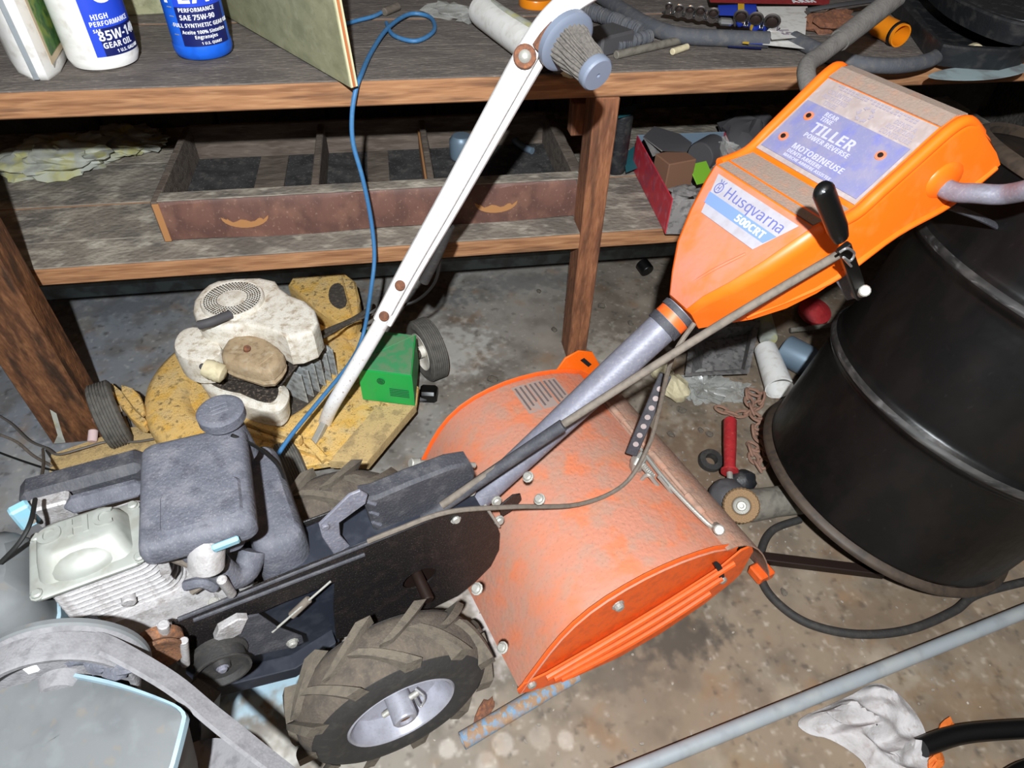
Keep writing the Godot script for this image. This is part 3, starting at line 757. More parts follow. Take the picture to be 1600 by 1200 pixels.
	for k in 7:
		var c := da.lerp(db, 0.16 + 0.115 * k)
		var up2 := (db - da).normalized().cross((db - da).normalized().cross(Vector3(-0.5, 0.5, 0.7)).normalized()).normalized()
		if up2.dot(Vector3(-0.5, 0.5, 0.7)) < 0: up2 = -up2
		part("hole", S.new().lathe([Vector2(0.0, -0.005), Vector2(0.0065, -0.005), Vector2(0.0065, 0.0), Vector2(0.0065, 0.0052), Vector2(0.0, 0.0054)], S.axis(c, c + up2), 12), M.label_tan, bar)
	part("zinc_clamp", S.new().box(T(997, 722, 0.03), Vector3(0.045, 0.05, 0.03), 0.012, Basis(Vector3.UP, 0.5)), M.zinc, t)
	var sp := PackedVector3Array()
	for i in 60:
		var u := i / 59.0
		var c := T(1005, 727, 0.05).lerp(T(1020, 745, 0.07), u)
		sp.append(c + Vector3(cos(u * 45.0) * 0.006, sin(u * 45.0) * 0.006, 0))
	part("spring", S.new().tube(sp, 0.0022, 6), M.zinc, t)
	part("hook", S.new().tube(S.spline([T(1000, 752, 0.06), T(1012, 742, 0.07), T(1022, 752, 0.08), T(1040, 775, 0.1), T(1050, 780, 0.11), T(1048, 768, 0.11), T(1030, 745, 0.09)], 5), 0.005, 8), M.zinc, t)
	part("stop_pin", S.new().rod(Vector3(0.745, 0.31, 0.225), Vector3(0.725, 0.345, 0.25), 0.012, 10), M.zinc, t)
	# ---------------- idler pulley, its bracket, spring link
	var ic := Vector3(-0.258, 0.395, 0.1)
	part("idler_pulley", S.new().lathe([Vector2(0.0, -0.02), Vector2(0.04, -0.02), Vector2(0.047, -0.022), Vector2(0.047, -0.015), Vector2(0.041, -0.012), Vector2(0.041, 0.01), Vector2(0.047, 0.014), Vector2(0.047, 0.018), Vector2(0.043, 0.018), Vector2(0.039, 0.006), Vector2(0.015, 0.002), Vector2(0.013, 0.01), Vector2(0.0, 0.01)], zlathe(ic), 32), M.tyre_wall, t, "grooved idler pulley")
	bolt(t, ic + Vector3(0, 0, 0.01), Vector3.BACK, 0.008, "bolt", M.column_gray)
	part("idler_arm", S.new().prism(tpoly([[388, 964], [405, 961], [434, 981], [472, 995], [475, 1005], [457, 1012], [388, 1027], [360, 1022], [370, 1000]], 0.08), 0.005, zx(0.075), 0.0015), M.black_dusty, t)
	part("arm_bracket", S.new().prism(tpoly([[335, 1000], [342, 985], [372, 968], [388, 968], [378, 990], [350, 1005]], 0.085), 0.015, zx(0.07), 0.002), M.alu, t)
	bolt(t, T(457, 1004, 0.081), Vector3.BACK, 0.009)
	part("spring_link", S.new().rod(T(455, 962, 0.07), T(483, 936, 0.07), 0.0075, 10), M.cable_gray, t)
	part("link_wire", S.new().rod(T(425, 988, 0.08), T(517, 908, 0.068), 0.0022, 8), M.zinc, t)
	var rc := T(249, 1012, 0.1)
	part("engine_pulley", S.new().lathe([Vector2(0.0, -0.014), Vector2(0.03, -0.014), Vector2(0.036, -0.016), Vector2(0.036, -0.008), Vector2(0.027, 0.0), Vector2(0.036, 0.009), Vector2(0.036, 0.015), Vector2(0.03, 0.014), Vector2(0.0, 0.005)], zlathe(rc), 28), M.rust_steel, t, "rusty engine pulley")
	part("belt_keeper", S.new().rod(T(287, 1000, 0.11), T(290, 1038, 0.11), 0.007, 10), M.alu, t)
	part("belt_keeper", S.new().rod(T(255, 975, 0.09), T(260, 1006, 0.09), 0.009, 10), M.alu, t)
	engine(t)
	console(t)

func keyhole(outer: PackedVector2Array, c: Vector2, rx: float, ry: float) -> PackedVector2Array:
	if Geometry2D.is_polygon_clockwise(outer): outer.reverse()
	var bi := 0
	for i in outer.size():
		if outer[i].distance_to(c) < outer[bi].distance_to(c): bi = i
	var o := PackedVector2Array()
	for i in bi + 1: o.append(outer[i])
	var a0 := (outer[bi] - c).angle()
	for k in 19:
		var a := a0 - TAU * k / 18.0 + (0.0 if k == 0 else 0.0)
		var e := 0.0006 if k == 18 else 0.0
		o.append(c + Vector2(cos(a + e) * rx, sin(a + e) * ry))
	var dlt := (outer[bi] - c).orthogonal().normalized() * 0.00002
	o.append(outer[bi] + dlt)
	for i in range(bi + 1, outer.size()): o.append(outer[i])
	return o

func rrect(x0: float, x1: float, z0: float, z1: float, r: float, y: float, n := 4) -> PackedVector3Array:
	var o := PackedVector3Array()
	for q in [[x1 - r, z1 - r, 0.0], [x0 + r, z1 - r, PI / 2], [x0 + r, z0 + r, PI], [x1 - r, z0 + r, PI * 1.5]]:
		for k in n + 1:
			var a: float = q[2] + PI / 2 * k / n
			o.append(Vector3(q[0] + cos(a) * r, y, q[1] + sin(a) * r))
	return o

func engine(t: Node3D) -> void:
	# crankcase and cast base
	var s := S.new()
	s.loft([rrect(-0.43, -0.2, -0.13, 0.045, 0.02, 0.375), rrect(-0.43, -0.2, -0.13, 0.05, 0.02, 0.40), rrect(-0.42, -0.215, -0.125, 0.045, 0.025, 0.45), rrect(-0.415, -0.23, -0.12, 0.03, 0.025, 0.52)])
	s.loft([rrect(-0.44, -0.18, -0.14, 0.06, 0.015, 0.435), rrect(-0.44, -0.18, -0.14, 0.06, 0.015, 0.45)])
	for q in [[-0.235, 0.045], [-0.32, 0.05]]:
		s.rod(Vector3(q[0], 0.37, q[1]), Vector3(q[0], 0.49, q[1]), 0.011, 12)
	s.bar(Vector3(-0.4, 0.47, 0.045), Vector3(-0.25, 0.475, 0.045), 0.012, 0.014)
	s.box(Vector3(-0.21, 0.5, -0.03), Vector3(0.07, 0.07, 0.13), 0.02)
	s.ball(Vector3(-0.2, 0.49, 0.02), Vector3(0.035, 0.04, 0.03))
	var cr := part("crankcase", s, M.alu, t, "cast aluminium crankcase")
	bolt(cr, Vector3(-0.235, 0.49, 0.045), Vector3.UP, 0.009)
	part("cylinder", S.new().loft([rrect(-0.40, -0.29, -0.1, 0.0, 0.03, 0.47), rrect(-0.40, -0.29, -0.1, 0.0, 0.03, 0.615)]), M.alu, t)
	for k in 9:
		var y := 0.508 + 0.0115 * k
		var x1 := -0.258 - 0.003 * k
		var f := S.new().loft([rrect(-0.437, x1, -0.13, 0.016 - 0.0005 * k, 0.03, y), rrect(-0.437, x1, -0.13, 0.018 - 0.0005 * k, 0.03, y + 0.0028), rrect(-0.437, x1, -0.13, 0.016 - 0.0005 * k, 0.03, y + 0.0055)])
		part("cooling_fin", f, M.alu, t)
	part("stud", S.new().rod(Vector3(-0.345, 0.548, 0.0), Vector3(-0.345, 0.548, 0.026), 0.011, 12), M.alu, t)
	part("spark_plug_boss", S.new().ball(Vector3(-0.405, 0.53, 0.035), Vector3(0.02, 0.028, 0.02), Basis(), 12, 0.3, 3), M.tank_dusty, t)
	# valve cover with pressed letters
	var vc := S.new()
	vc.loft([rrect(-0.452, -0.296, -0.112, 0.012, 0.018, 0.612), rrect(-0.454, -0.294, -0.114, 0.014, 0.018, 0.615), rrect(-0.454, -0.294, -0.114, 0.014, 0.018, 0.619), rrect(-0.45, -0.298, -0.11, 0.01, 0.018, 0.622),
		rrect(-0.44, -0.31, -0.102, -0.004, 0.02, 0.623), rrect(-0.436, -0.315, -0.1, -0.018, 0.022, 0.64), rrect(-0.43, -0.322, -0.095, -0.03, 0.022, 0.652), rrect(-0.42, -0.332, -0.088, -0.038, 0.02, 0.656)])
	vc.ball(Vector3(-0.378, 0.618, -0.035), Vector3(0.06, 0.032, 0.04), Basis(), 24)
	var cov := part("valve_cover", vc, M.valve_cover, t, "pressed metal valve cover")
	part("pressed_letters", lettering("OHC", 0.03, Transform3D(Basis(Vector3.RIGHT, Vector3(0, 0, -1), Vector3.UP), Vector3(-0.376, 0.656, -0.068)), 0.0, "Droid Sans", 700, 1.25, 0.003), M.valve_cover, cov)
	for q in [[-0.303, 0.004], [-0.443, 0.004], [-0.303, -0.104], [-0.443, -0.104]]:
		bolt(cov, Vector3(q[0], 0.621, q[1]), Vector3.UP, 0.008, "bolt", M.valve_cover)
	# fuel tank
	var a := deg_to_rad(-7.0)
	var tk := [[0.62, -0.03, 0.016], [0.668, -0.028, 0.016], [0.67, -0.01, 0.016], [0.674, -0.003, 0.016], [0.68, 0.0, 0.016], [0.684, 0.002, 0.016], [0.7, 0.003, 0.018], [0.711, 0.0, 0.018], [0.717, -0.005, 0.017], [0.72, -0.014, 0.014], [0.721, -0.04, 0.012]]
	var rg := []
	for q in tk:
		var e: float = q[1]
		var r := rrect(-0.078 - e, 0.078 + e, -0.105 - e, 0.105 + e, q[2], q[0])
		rg.append(Transform3D(Basis(Vector3.UP, a), Vector3(-0.192, 0, -0.022)) * r)
	var ts := S.new().loft(rg)
	var tank := part("fuel_tank", ts, M.tank_dusty, t, "dark plastic fuel tank under dust")
	part("tank_pad", S.new().loft([Transform3D(Basis(Vector3.UP, a), Vector3(-0.188, 0, 0.024)) * rrect(-0.058, 0.058, -0.035, 0.045, 0.012, 0.718), Transform3D(Basis(Vector3.UP, a), Vector3(-0.188, 0, 0.024)) * rrect(-0.054, 0.054, -0.031, 0.041, 0.012, 0.7245)]), M.tank_dusty, tank)
	var cc := Ty(349, 655, 0.73)
	part("filler_neck", S.new().rod(cc + Vector3(0.01, -0.09, 0.01), cc, 0.026, 20), M.tank_dusty, tank)
	part("fuel_cap", S.new().lathe([Vector2(0.026, 0.0), Vector2(0.036, 0.001), Vector2(0.0375, 0.004), Vector2(0.0375, 0.02), Vector2(0.034, 0.0235), Vector2(0.028, 0.024), Vector2(0.026, 0.0225), Vector2(0.0, 0.0225)], Transform3D(Basis(), cc), 28), M.tank_dusty, tank, "round screw cap")
	var cs := S.new()
	for i in 3: cs.bar(cc + Vector3(-0.014, 0.0235, -0.01 + 0.009 * i), cc + Vector3(0.014, 0.0235, -0.012 + 0.009 * i), 0.004, 0.003)
	part("cap_mark", cs, M.tank_dusty, tank)
	# air cleaner body beside the tank
	var ac := S.new().loft([rrect(-0.15, -0.068, -0.2, 0.04, 0.03, 0.41), rrect(-0.155, -0.064, -0.205, 0.046, 0.032, 0.44), rrect(-0.152, -0.062, -0.208, 0.044, 0.032, 0.54), rrect(-0.146, -0.066, -0.2, 0.036, 0.028, 0.562), rrect(-0.136, -0.074, -0.19, 0.02, 0.02, 0.572)])
	part("air_cleaner", ac, M.tank_dusty, t, "dark dusty air cleaner body")
	# carburettor, intake elbow and linkage
	part("carburettor", S.new().lathe([Vector2(0.02, 0), Vector2(0.026, 0.006), Vector2(0.026, 0.04), Vector2(0.018, 0.06), Vector2(0, 0.06)], S.axis(T(322, 890, 0.085), T(323, 856, 0.075)), 20), M.alu, t)
	part("intake_elbow", S.new().tube(S.spline([T(335, 880, 0.05), T(360, 900, 0.05), T(385, 890, 0.04), T(395, 860, 0.02)], 5), 0.022, 14), M.tank_dusty, t)
	part("choke_lever", S.new().bar(T(332, 858, 0.1), T(374, 842, 0.1), 0.008, 0.016, Vector3(0, 1, 0.3)), M.blue_paint, t, "light blue choke lever")
	part("bolt_stub", S.new().rod(T(346, 905, 0.085), T(362, 928, 0.07), 0.008, 12), M.alu, t)
	part("linkage_plate", S.new().prism(tpoly([[248, 880], [262, 872], [268, 890], [262, 905], [250, 895]], 0.05), 0.004, zx(0.05), 0.001), M.alu, t)
	part("fuel_line", S.new().tube(S.spline([T(268, 872, 0.04), T(300, 885, 0.04), T(322, 905, 0.05), T(300, 925, 0.05)], 5), 0.006, 8), M.cable_gray, t)
	part("fuel_line", S.new().tube(S.spline([T(290, 915, 0.05), T(315, 910, 0.06), T(335, 918, 0.06)], 5), 0.009, 8), M.tank_dusty, t)
	part("throttle_cable", S.new().tube(S.spline([Ty(362, 680, 0.725), Ty(385, 690, 0.7), Ty(412, 706, 0.64), Ty(436, 730, 0.59), Ty(446, 760, 0.55), Ty(440, 790, 0.55)], 5), 0.003, 6), M.cable_dark, t)
	# muffler guard behind
	var mg := Ty(140, 757, 0.56)
	part("muffler_guard", S.new().box(mg, Vector3(0.2, 0.08, 0.06), 0.014, Basis(Vector3.UP, -0.06)), M.black_dusty, t)
	var mh := Ty(185, 765, 0.6)
	part("intake_cover", S.new().box(mh + Vector3(-0.02, -0.005, 0.0), Vector3(0.13, 0.035, 0.04), 0.016, Basis(Vector3.UP, -0.1)), M.tank_dusty, t)
	part("muffler_guard", S.new().box(Ty(85, 795, 0.58), Vector3(0.06, 0.05, 0.03), 0.004, Basis(Vector3.UP, -0.1)), M.alu, t)
	# blower housing, out to the left
	var bh := S.new().loft([rrect(-0.66, -0.452, -0.17, 0.03, 0.05, 0.36), rrect(-0.66, -0.452, -0.17, 0.03, 0.05, 0.56), rrect(-0.65, -0.462, -0.155, 0.015, 0.05, 0.61), rrect(-0.63, -0.48, -0.13, -0.01, 0.04, 0.632)])
	var bhp := part("blower_housing", bh, M.housing_gray, t, "pale grey and blue blower housing")
	part("blue_tab", S.new().box(Ty(38, 805, 0.60), Vector3(0.03, 0.05, 0.02), 0.004, Basis(Vector3.UP, 0.3)), M.blue_paint, bhp)
	part("housing_skirt", S.new().loft([rrect(-0.64, -0.447, -0.17, 0.036, 0.05, 0.40), rrect(-0.64, -0.447, -0.17, 0.036, 0.05, 0.53)]), M.housing_blue, bhp)
	for k in 4:
		part("vent_slot", S.new().bar(Vector3(-0.47 - 0.026 * k, 0.512, 0.036), Vector3(-0.452 - 0.026 * k, 0.455, 0.036), 0.003, 0.008, Vector3.RIGHT), M.dark_hole, bhp)
	part("wire_lead", S.new().tube(S.spline([Ty(0, 880, 0.64), Ty(30, 848, 0.66), Ty(48, 815, 0.67), Ty(55, 780, 0.66)], 5), 0.0035, 8), M.cable_dark, t)

func cring(tp: Vector2, wt: float, bp: Vector2, wb: float, r: float) -> PackedVector3Array:
	var o := PackedVector3Array()
	var dn := (bp - tp).normalized()
	for k in 5:
		var a := PI / 2 * k / 4.0
		var q := tp + dn * (r - cos(a) * r)
		o.append(Vector3(q.x, q.y, wt - r + sin(a) * r))
	o.append(Vector3(lerpf(tp.x, bp.x, 0.6), lerpf(tp.y, bp.y, 0.6), lerpf(wt, wb, 0.6)))
	o.append(Vector3(bp.x, bp.y, wb))
	o.append(Vector3(bp.x, bp.y, -wb))
	o.append(Vector3(lerpf(tp.x, bp.x, 0.6), lerpf(tp.y, bp.y, 0.6), -lerpf(wt, wb, 0.6)))
	for k in range(4, -1, -1):
		var a := PI / 2 * k / 4.0
		var q := tp + dn * (r - cos(a) * r)
		o.append(Vector3(q.x, q.y, -(wt - r + sin(a) * r)))
	return o

func strip(p0: Vector2, w0: float, p1: Vector2, w1: float, lift: float, th := 0.002, nx := 6, nz := 6) -> S:
	var d := (p1 - p0).normalized()
	var n := Vector2(-d.y, d.x)
	if n.y < 0: n = -n
	var rows := []
	for i in nx:
		var u := i / float(nx - 1)
		var q := p0.lerp(p1, u) + n * lift
		var w := lerpf(w0, w1, u)
		var r := PackedVector3Array()
		for k in nz: r.append(Vector3(q.x, q.y, lerpf(-w, w, k / float(nz - 1))))
		rows.append(r)
	return S.new().sheet(rows, th)

func console(t: Node3D) -> void:
	var st := [
		[Vector2(0.700, 0.787), 0.034, Vector2(0.735, 0.735), 0.034, 0.012],
		[Vector2(0.712, 0.825), 0.056, Vector2(0.765, 0.752), 0.058, 0.016],
		[Vector2(0.738, 0.868), 0.088, Vector2(0.80, 0.778), 0.094, 0.02],
		[Vector2(0.775, 0.914), 0.113, Vector2(0.845, 0.81), 0.124, 0.022],
		[Vector2(0.812, 0.956), 0.13, Vector2(0.885, 0.845), 0.144, 0.022],
		[Vector2(0.835, 0.979), 0.137, Vector2(0.915, 0.87), 0.152, 0.02],
		[Vector2(0.86, 0.986), 0.14, Vector2(0.945, 0.893), 0.154, 0.016],
		[Vector2(0.915, 0.99), 0.142, Vector2(0.985, 0.915), 0.156, 0.014],
		[Vector2(0.935, 1.005), 0.143, Vector2(1.01, 0.928), 0.157, 0.014],
		[Vector2(1.0, 1.057), 0.144, Vector2(1.08, 0.95), 0.16, 0.014],
		[Vector2(1.062, 1.107), 0.145, Vector2(1.15, 0.978), 0.163, 0.014],
		[Vector2(1.09, 1.122), 0.147, Vector2(1.175, 1.0), 0.165, 0.016],
		[Vector2(1.115, 1.122), 0.15, Vector2(1.195, 1.018), 0.168, 0.02],
		[Vector2(1.16, 1.092), 0.153, Vector2(1.212, 1.035), 0.168, 0.02]]
	var rings := []
	for q in st: rings.append(cring(q[0], q[1], q[2], q[3], q[4]))
	var s := S.new().loft(rings)
	var body := part("console", s, M.orange, t, "bright orange moulded control console", 50.0)
	# raised rims beside the panel
	for sg in [-1, 1]:
		var p := [Vector3(0.85, 0.978, sg * 0.13), Vector3(0.915, 0.988, sg * 0.132), Vector3(0.96, 1.022, sg * 0.133), Vector3(1.02, 1.07, sg * 0.134), Vector3(1.072, 1.11, sg * 0.135), Vector3(1.105, 1.117, sg * 0.137), Vector3(1.15, 1.09, sg * 0.14)]
		part("panel_rim", S.new().tube(S.spline(p, 4), 0.0105, 12), M.orange, body)
		part("side_moulding", S.new().tube(S.spline([Vector3(0.79, 0.785, sg * 0.088), Vector3(0.9, 0.868, sg * 0.148), Vector3(1.02, 0.938, sg * 0.156), Vector3(1.13, 0.975, sg * 0.162), Vector3(1.205, 1.03, sg * 0.166)], 5), 0.006, 8), M.orange, body)
		part("bar_boss", S.new().ball(Vector3(1.095, 1.022, sg * 0.15), Vector3(0.045, 0.034, 0.014), Basis(), 16), M.orange, body)
	part("front_crease", S.new().tube(S.spline([Vector3(0.712, 0.82, 0.0), Vector3(0.735, 0.868, 0.03), Vector3(0.77, 0.91, 0.06)], 4), 0.003, 6), M.orange_pink, body)
	# dusty faces
	var fr := []
	for i in range(0, 6):
		var p := PackedVector3Array()
		var q: Array = st[i]
		for k in 9:
			var w: float = q[1] - q[4] * 0.75
			var z := lerpf(-w, w, k / 8.0)
			p.append(Vector3(q[0].x - 0.0012, q[0].y + 0.0015, z))
		fr.append(p)
	part("front_face", S.new().sheet(fr, 0.0012), M.orange_pink, body, "dusty sloping front face")
	part("dust_ledge", strip(Vector2(0.838, 0.981), 0.12, Vector2(0.917, 0.991), 0.118, 0.002), M.console_dust, body, "dust-covered ledge")
	part("rear_slope", strip(Vector2(1.064, 1.109), 0.122, Vector2(1.092, 1.123), 0.122, 0.002), M.console_dust, body)
	part("rear_slope", strip(Vector2(1.09, 1.1225), 0.122, Vector2(1.118, 1.1215), 0.124, 0.0018), M.console_dust, body)
	part("rear_slope", strip(Vector2(1.117, 1.121), 0.124, Vector2(1.158, 1.0935), 0.124, 0.0018), M.console_dust, body)
	# instruction panel
	var a := Vector2(0.925, 0.9985); var b := Vector2(1.062, 1.107)
	var lab := part("instruction_panel", strip(a, 0.12, b, 0.12, 0.002), M.label_tan, body, "faded instruction panel")
	var m1 := a.lerp(b, 0.05); var m2 := a.lerp(b, 0.7)
	part("blue_field", strip(m1, 0.115, m2, 0.115, 0.0035, 0.0012), M.label_blue, lab, "worn blue field")
	var up := Vector3(b.x - a.x, b.y - a.y, 0).normalized()
	var nrm := Vector3(-up.y, up.x, 0)
	var bs := Basis(Vector3.BACK, up, nrm)
	var at := func(u: float, z: float, l := 0.0037) -> Transform3D:
		var q := a.lerp(b, u)
		return Transform3D(bs, Vector3(q.x, q.y, z) + nrm * l)
	for q in [["REAR", 0.645, 0.0085], ["TINE", 0.585, 0.0085], ["TILLER", 0.47, 0.021], ["POWER REVERSE", 0.365, 0.0092], ["MOTOBINEUSE", 0.21, 0.0115], ["DENTS ARRIERE", 0.14, 0.0075], ["MARCHE ARRIERE ASSISTEE", 0.085, 0.006]]:
		part("printed_words", lettering(q[0], q[2], at.call(q[1], -0.062), 0.0, "Droid Sans", 700, 1.05, 0.0006, true), M.print_pale, lab)
	for q in [["DENTS A", 0.88, 0.075], ["ROTATION", 0.815, 0.075], ["CONTRAIRE", 0.75, 0.075], ["COUNTER", 0.88, -0.07], ["ROTATING", 0.815, -0.07], ["TINES", 0.75, -0.07]]:
		part("printed_words", lettering(q[0], 0.0085, at.call(q[1], q[2], 0.0022), 0.0, "Droid Sans", 700, 0.95), M.print_gray, lab)
	for i in 2:
		for k in 22:
			if (k * 7 + i * 3) % 9 == 0: continue
			part("print_tick", S.new().box(at.call(0.945 + 0.03 * i, -0.085 + 0.008 * k, 0.0026).origin, Vector3(0.0055, 0.0032, 0.0008), 0.0, bs), M.print_gray, lab)
	# ring of arrows
	for k in 6:
		var an := TAU * k / 6.0
		var c: Vector3 = at.call(0.815, 0.0, 0.0026).origin
		var p := c + bs * Vector3(cos(an) * 0.013, sin(an) * 0.013, 0)
		var rb := bs * Basis(Vector3.BACK, an + PI / 2)
		part("arrow_mark", S.new().prism(PackedVector2Array([Vector2(-0.005, -0.002), Vector2(0.001, -0.002), Vector2(0.001, -0.0045), Vector2(0.006, 0.0), Vector2(0.001, 0.0045), Vector2(0.001, 0.002), Vector2(-0.005, 0.002)]), 0.0008, Transform3D(rb, p), 0.0), M.print_gray, lab)
	for q in [[0.55, -0.085], [0.24, -0.092], [0.52, 0.085]]:
		var p: Transform3D = at.call(q[0], q[1], 0.0037)
		var x2 := Transform3D(Basis(bs.x, bs.z, -bs.y), p.origin)
		part("chipped_ring", S.new().lathe([Vector2(0.0, 0.0), Vector2(0.0095, 0.0), Vector2(0.009, 0.0012), Vector2(0.0, 0.0012)], x2, 16), M.orange_pink, lab)
		part("screw", S.new().lathe([Vector2(0.0, 0.0), Vector2(0.005, 0.001), Vector2(0.0045, 0.003), Vector2(0.0, 0.0035)], x2, 12), M.shaft_dark, lab)
	# name sticker on the front face
	var fa := Vector2(0.7785, 0.9185); var fb := Vector2(0.827, 0.973)
	var fu := Vector3(fb.x - fa.x, fb.y - fa.y, 0).normalized()
	var fn := Vector3(-fu.y, fu.x, 0)
	var fbs := Basis(Vector3.BACK, fu, fn)
	var fo := Vector3((fa.x + fb.x) / 2, (fa.y + fb.y) / 2, 0) + fn * 0.0025
	var L := fa.distance_to(fb)
	var plq := PackedVector2Array([Vector2(-0.074, -L / 2), Vector2(0.066, -L / 2), Vector2(0.104, L / 2), Vector2(-0.102, L / 2)])
	var st2 := part("name_sticker", S.new().prism(plq, 0.0015, Transform3D(fbs, fo), 0.0004), M.label_white, body, "white sticker with a blue stripe")
	part("blue_stripe", S.new().prism(PackedVector2Array([Vector2(-0.083, -0.0185), Vector2(0.0735, -0.0185), Vector2(0.086, 0.0025), Vector2(-0.09, 0.0025)]), 0.0007, Transform3D(fbs, fo + fn * 0.0014), 0.0), M.print_blue, st2)
	part("printed_words", lettering("Husqvarna", 0.019, Transform3D(fbs, fo + fn * 0.0016 + fbs * Vector3(0.014, 0.0175, 0)), 0.0, "Droid Sans", 400, 1.16), M.print_navy, st2)
	part("printed_words", lettering("500CRT", 0.0135, Transform3D(fbs, fo + fn * 0.0024 + fbs * Vector3(0.031, -0.0085, 0)), 0.0, "Droid Sans", 700, 1.1), M.print_white, st2)
	# crowned round emblem
	var em := S.new()
	var ec := fo + fn * 0.0018 + fbs * Vector3(-0.078, 0.016, 0)
	var ring := []
	for k in 17: ring.append(ec + fbs * Vector3(cos(TAU * k / 16) * 0.0085, sin(TAU * k / 16) * 0.0095, 0))
	em.tube(S.spline(ring, 2), 0.0011, 6)
	for x in [-0.0028, 0.0028]: em.bar(ec + fbs * Vector3(x, -0.006, 0), ec + fbs * Vector3(x, 0.006, 0), 0.0018, 0.001, fn)
	em.bar(ec + fbs * Vector3(-0.003, 0, 0), ec + fbs * Vector3(0.003, 0, 0), 0.0018, 0.001, fn)
	for x in [-0.006, 0.0, 0.006]: em.bar(ec + fbs * Vector3(x * 0.7, 0.0105, 0), ec + fbs * Vector3(x * 1.25, 0.0155, 0), 0.0022, 0.001, fn)
	part("crown_emblem", em, M.print_navy, st2)
	# shift lever with black sleeve
	var l0 := T(1284, 292, 0.2); var l1 := T(1322, 392, 0.19); var l2 := T(1346, 462, 0.185)
	var side := (l1 - l0).normalized()
	var lf := part("shift_lever", S.new().bar(T(1318, 385, 0.185), l2, 0.022, 0.012, Vector3(-0.5, 0.5, 0.6)), M.black_plastic, t, "black shift lever")
	part("lever_grip", S.new().lathe([Vector2(0.0, 0), Vector2(0.012, 0.002), Vector2(0.0165, 0.012), Vector2(0.0165, 0.12), Vector2(0.013, 0.15), Vector2(0.0, 0.155)], S.axis(l0, l1), 14, 1.0, 0.75), M.black_plastic, lf, "", 60.0)
	part("wire_clip", S.new().tube(S.spline([T(1312, 394, 0.205), T(1324, 388, 0.21), T(1335, 396, 0.205), T(1328, 408, 0.205), T(1318, 402, 0.207), T(1330, 416, 0.2)], 4), 0.0022, 6), M.steel, lf)
	part("lever_pivot", S.new().rod(T(1338, 458, 0.17), T(1352, 454, 0.2), 0.0105, 12), M.zinc, lf)
	part("lever_bracket", S.new().prism(tpoly([[1300, 432], [1330, 420], [1345, 462], [1322, 468], [1312, 450]], 0.13), 0.004, zx(0.13), 0.001), M.column_gray, t)
	# handlebars
	var hr := [Vector3(1.09, 1.03, 0.1), T(1480, 296, 0.165), T(1525, 302, 0.21), T(1575, 303, 0.25), T(1640, 285, 0.3), T(1760, 230, 0.33)]
	part("handlebar", S.new().tube(S.spline(hr, 6), 0.0165, 16), M.column_gray, t, "bare grey right handlebar")
	var hl := [Vector3(1.05, 1.06, -0.11), T(1262, 128, -0.165), T(1262, 102, -0.2), T(1285, 84, -0.22), T(1320, 57, -0.235), T(1400, -5, -0.27)]
	part("handlebar", S.new().tube(S.spline(hl, 6), 0.0175, 16), M.grip_gray, t)
	part("hand_grip", S.new().tube(S.spline([T(1312, 63, -0.233), T(1350, 34, -0.248), T(1400, -5, -0.27)], 6), 0.0215, 16), M.grip_gray, t, "dusty foam hand grip")
	part("drive_bail", S.new().tube(S.spline([T(1470, 318, 0.13), T(1530, 340, 0.18), T(1580, 368, 0.2), T(1640, 410, 0.22)], 5), 0.011, 10, -1.0, 0.5), M.black_dusty, t)

func D(px: float, py: float, d: float) -> Vector3: return cam_p + ray(px, py) * d
# height of the point seen at a pixel straight above a given point
func above(p: Vector3, px: float, py: float) -> float:
	var d := ray(px, py)
	var k := Vector2(d.x, d.z).dot(Vector2(p.x - cam_p.x, p.z - cam_p.z)) / Vector2(d.x, d.z).length_squared()
	return cam_p.y + d.y * k
func fpoly(pts: Array, h: float) -> PackedVector3Array:
	var o := PackedVector3Array()
	for q in pts: o.append(fl(q[0], q[1], h))
	return o
func lower(r: PackedVector3Array, y: float, grow := 0.0) -> PackedVector3Array:
	var c := Vector3.ZERO
	for q in r: c += q
	c /= r.size()
	var o := PackedVector3Array()
	for q in r:
		var d := Vector3(q.x - c.x, 0, q.z - c.z)
		o.append(Vector3(q.x, y, q.z) + d.normalized() * grow)
	return o
# densify and round a closed outline
func rounded(r: PackedVector3Array, n := 2) -> PackedVector3Array:
	for i in n:
		var o := PackedVector3Array()
		for k in r.size():
			var a := r[k]; var b := r[(k + 1) % r.size()]
			o.append(a.lerp(b, 0.25)); o.append(a.lerp(b, 0.75))
		r = o
	return r
func slab(pts: Array, h: float, drop: float, rnd := 1, ease := 0.004) -> S:
	var r := fpoly(pts, h)
	if rnd: r = rounded(r, rnd)
	return S.new().loft([lower(r, h - drop), lower(r, h - ease), lower(r, h, -ease)])

